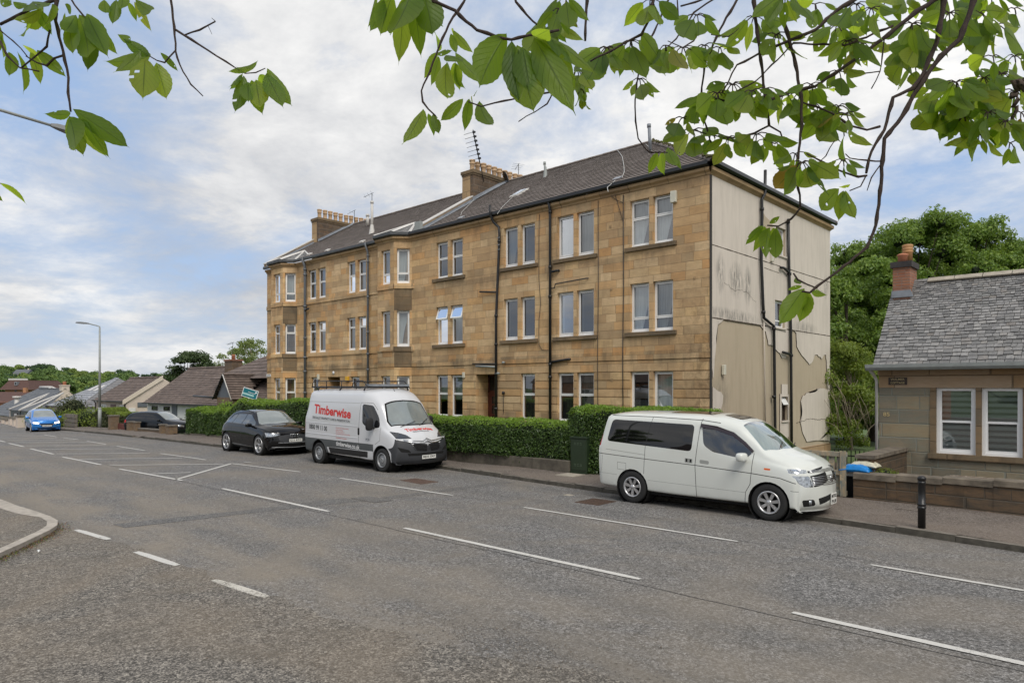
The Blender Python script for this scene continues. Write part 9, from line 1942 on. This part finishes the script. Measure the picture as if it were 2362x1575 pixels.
# ------------------------------------------------------------------ three hatchbacks farther off share one form
def hatch(name, label, loc, rz, body, Lk=1.0, Hk=1.0, lit=False, txt=None, style='ten', win='tinted_glass'):
    C = Car(name, label, 'car', (0, 0, 0), [tuple_ for tuple_ in [[(x*Lk, y, z*Hk) for x, y, z in r] for r in (S_(-2.0, .34, .72, .80, .70, .76, .92, .60, .98, 1.0), S_(-1.93, .30, .80, .84, .70, .81, .96, .66, 1.12, 1.16), S_(-1.6, .27, .82, .85, .68, .82, .98, .60, 1.36, 1.44), S_(-.7, .25, .82, .85, .66, .82, .96, .60, 1.42, 1.50), S_(0, .24, .82, .85, .64, .82, .93, .60, 1.36, 1.46, .05), S_(.85, .24, .82, .85, .62, .80, .88, .72, .96, 1.02, .15), S_(1.4, .24, .82, .845, .60, .77, .80, .66, .86, .92, .18), S_(1.66, .23, .80, .82, .55, .72, .70, .58, .74, .78, .24), nose(1.68, 1.93, .80, .22, .66), nose(1.7, 1.98, .79, .2, .42), nose(1.64, 1.92, .72, .18, .24))]], body, ('tinted_glass', 'car_glass', 'windscreen', 'headlight_lit' if lit else 'lamp_clear', 'seam_light', 'chrome', 'steel_trim'))
    s = C.sh; K = lambda pts: [(a*Lk, b*Hk) for a, b in pts]; C.arches((-1.28*Lk, 1.27*Lk), .31, .35, .85)
    s.both(rpoly(K([(-1.62, 1.06), (-1.35, 1.32), (-.55, 1.34), (-.55, .99)]), .04), 5); s.both(rpoly(K([(-.50, .99), (-.50, 1.345), (-.1, 1.30), (.62, .97)]), .04), 5); s.cut([(x*Lk, y) for x, y in ((.08, -.52), (.80, -.66), (.94, -.5), (.98, 0), (.94, .5), (.80, .66), (.08, .52))], 7, 'xy', 1, .1)
    for sg in (1, -1): s.cut(rpoly([(sg*.42, .68*Hk), (sg*.74, .74*Hk), (sg*.76, .64*Hk), (sg*.48, .60*Hk)], .02), 8, 'yz', 1, .02, rng=lambda c: c.x > 1.3)
    s.cut(rpoly([(-.42, .62*Hk), (.42, .62*Hk), (.30, .40*Hk), (-.30, .40*Hk)], .05), 4, 'yz', 1, .02, rng=lambda c: c.x > 1.3); s.cut(rpoly([(-.55, .34), (.55, .34), (.5, .25), (-.5, .25)], .03), 4, 'yz', 1, .02, rng=lambda c: c.x > 1.3)
    for sd in (-1, 1): s.cut(rpoly(K([(-2.02, .98), (-2.02, .80), (-1.80, .84), (-1.86, 1.0)]), .02), 9, 'xz', sd)
    C.wheels((-1.28*Lk, 1.27*Lk), .32, .2, .215, style, .85); C.glass(8, 'headlight', 'headlight_lit' if lit else 'lamp_clear'); C.glass(5, 'side_window', win); w_ = C.glass(7, 'windscreen', 'windscreen'); w_.data.materials[0] = MT['van_screen_sky']; C.glass(9, 'tail_light', 'red_lens')
    if txt: plate(C.t, txt, (1.99*Lk, 0, .47), (0, 1, 0), (0, 0, 1), (1, 0, 0)); m = MB(); m.tube([(s.ray((5, y, (.63-.22*(1-(y/.46)**2))*Hk), (-1, 0, 0)) or Vector((1.9, y, .5)))+Vector((.012, 0, 0)) for y in np.linspace(-.45, .45, 13)], .014, 6); m.build('grille_trim', MT['chrome'], C.t)
    for sd in (-1, 1): mirror_(C.t, (.52*Lk, sd*.95, .98*Hk), .07, .10, .07, body, Vector((0, 0, 0)))
    s.finish('body', C.t, Vector((0, 0, 0))); C.t.location = loc; C.t.rotation_euler = rz; return C.t
p = at(113, 1000, 47.0); X_ = p.x-2.0; hatch('hatchback', 'bright blue hatchback driving towards the camera with headlamps lit', (X_, p.y+.1, zg(X_)-.0), (0, R(.8), R(-6)), 'paint_blue', 1.0, 1.0, True, 'LN68 OFW')
p = at(374, 985, 44.5); hatch('hatchback', 'black crossover hatchback parked in the gravel drive behind the low brick wall', (p.x, p.y, -.62), (0, 0, R(28)), 'paint_navy', 1.1, 1.06)
p = at(272, 985, 51); hatch('hatchback', 'silver car mostly hidden behind the red garden wall', (p.x-.3, p.y+1.0, -1.05), (0, 0, R(10)), 'paint_silver', 1.0, .95)
# litter
m = MB(); c = gnd(88, 1274); m.tube([(c[0]-.05, c[1], .02), (c[0], c[1]+.01, .03), (c[0]+.06, c[1]-.01, .02)], [.012, .018, .01], 6); single(m, 'litter', MT['white_paint'], 'scrap of crumpled white paper lying by the curved kerb', 'litter')
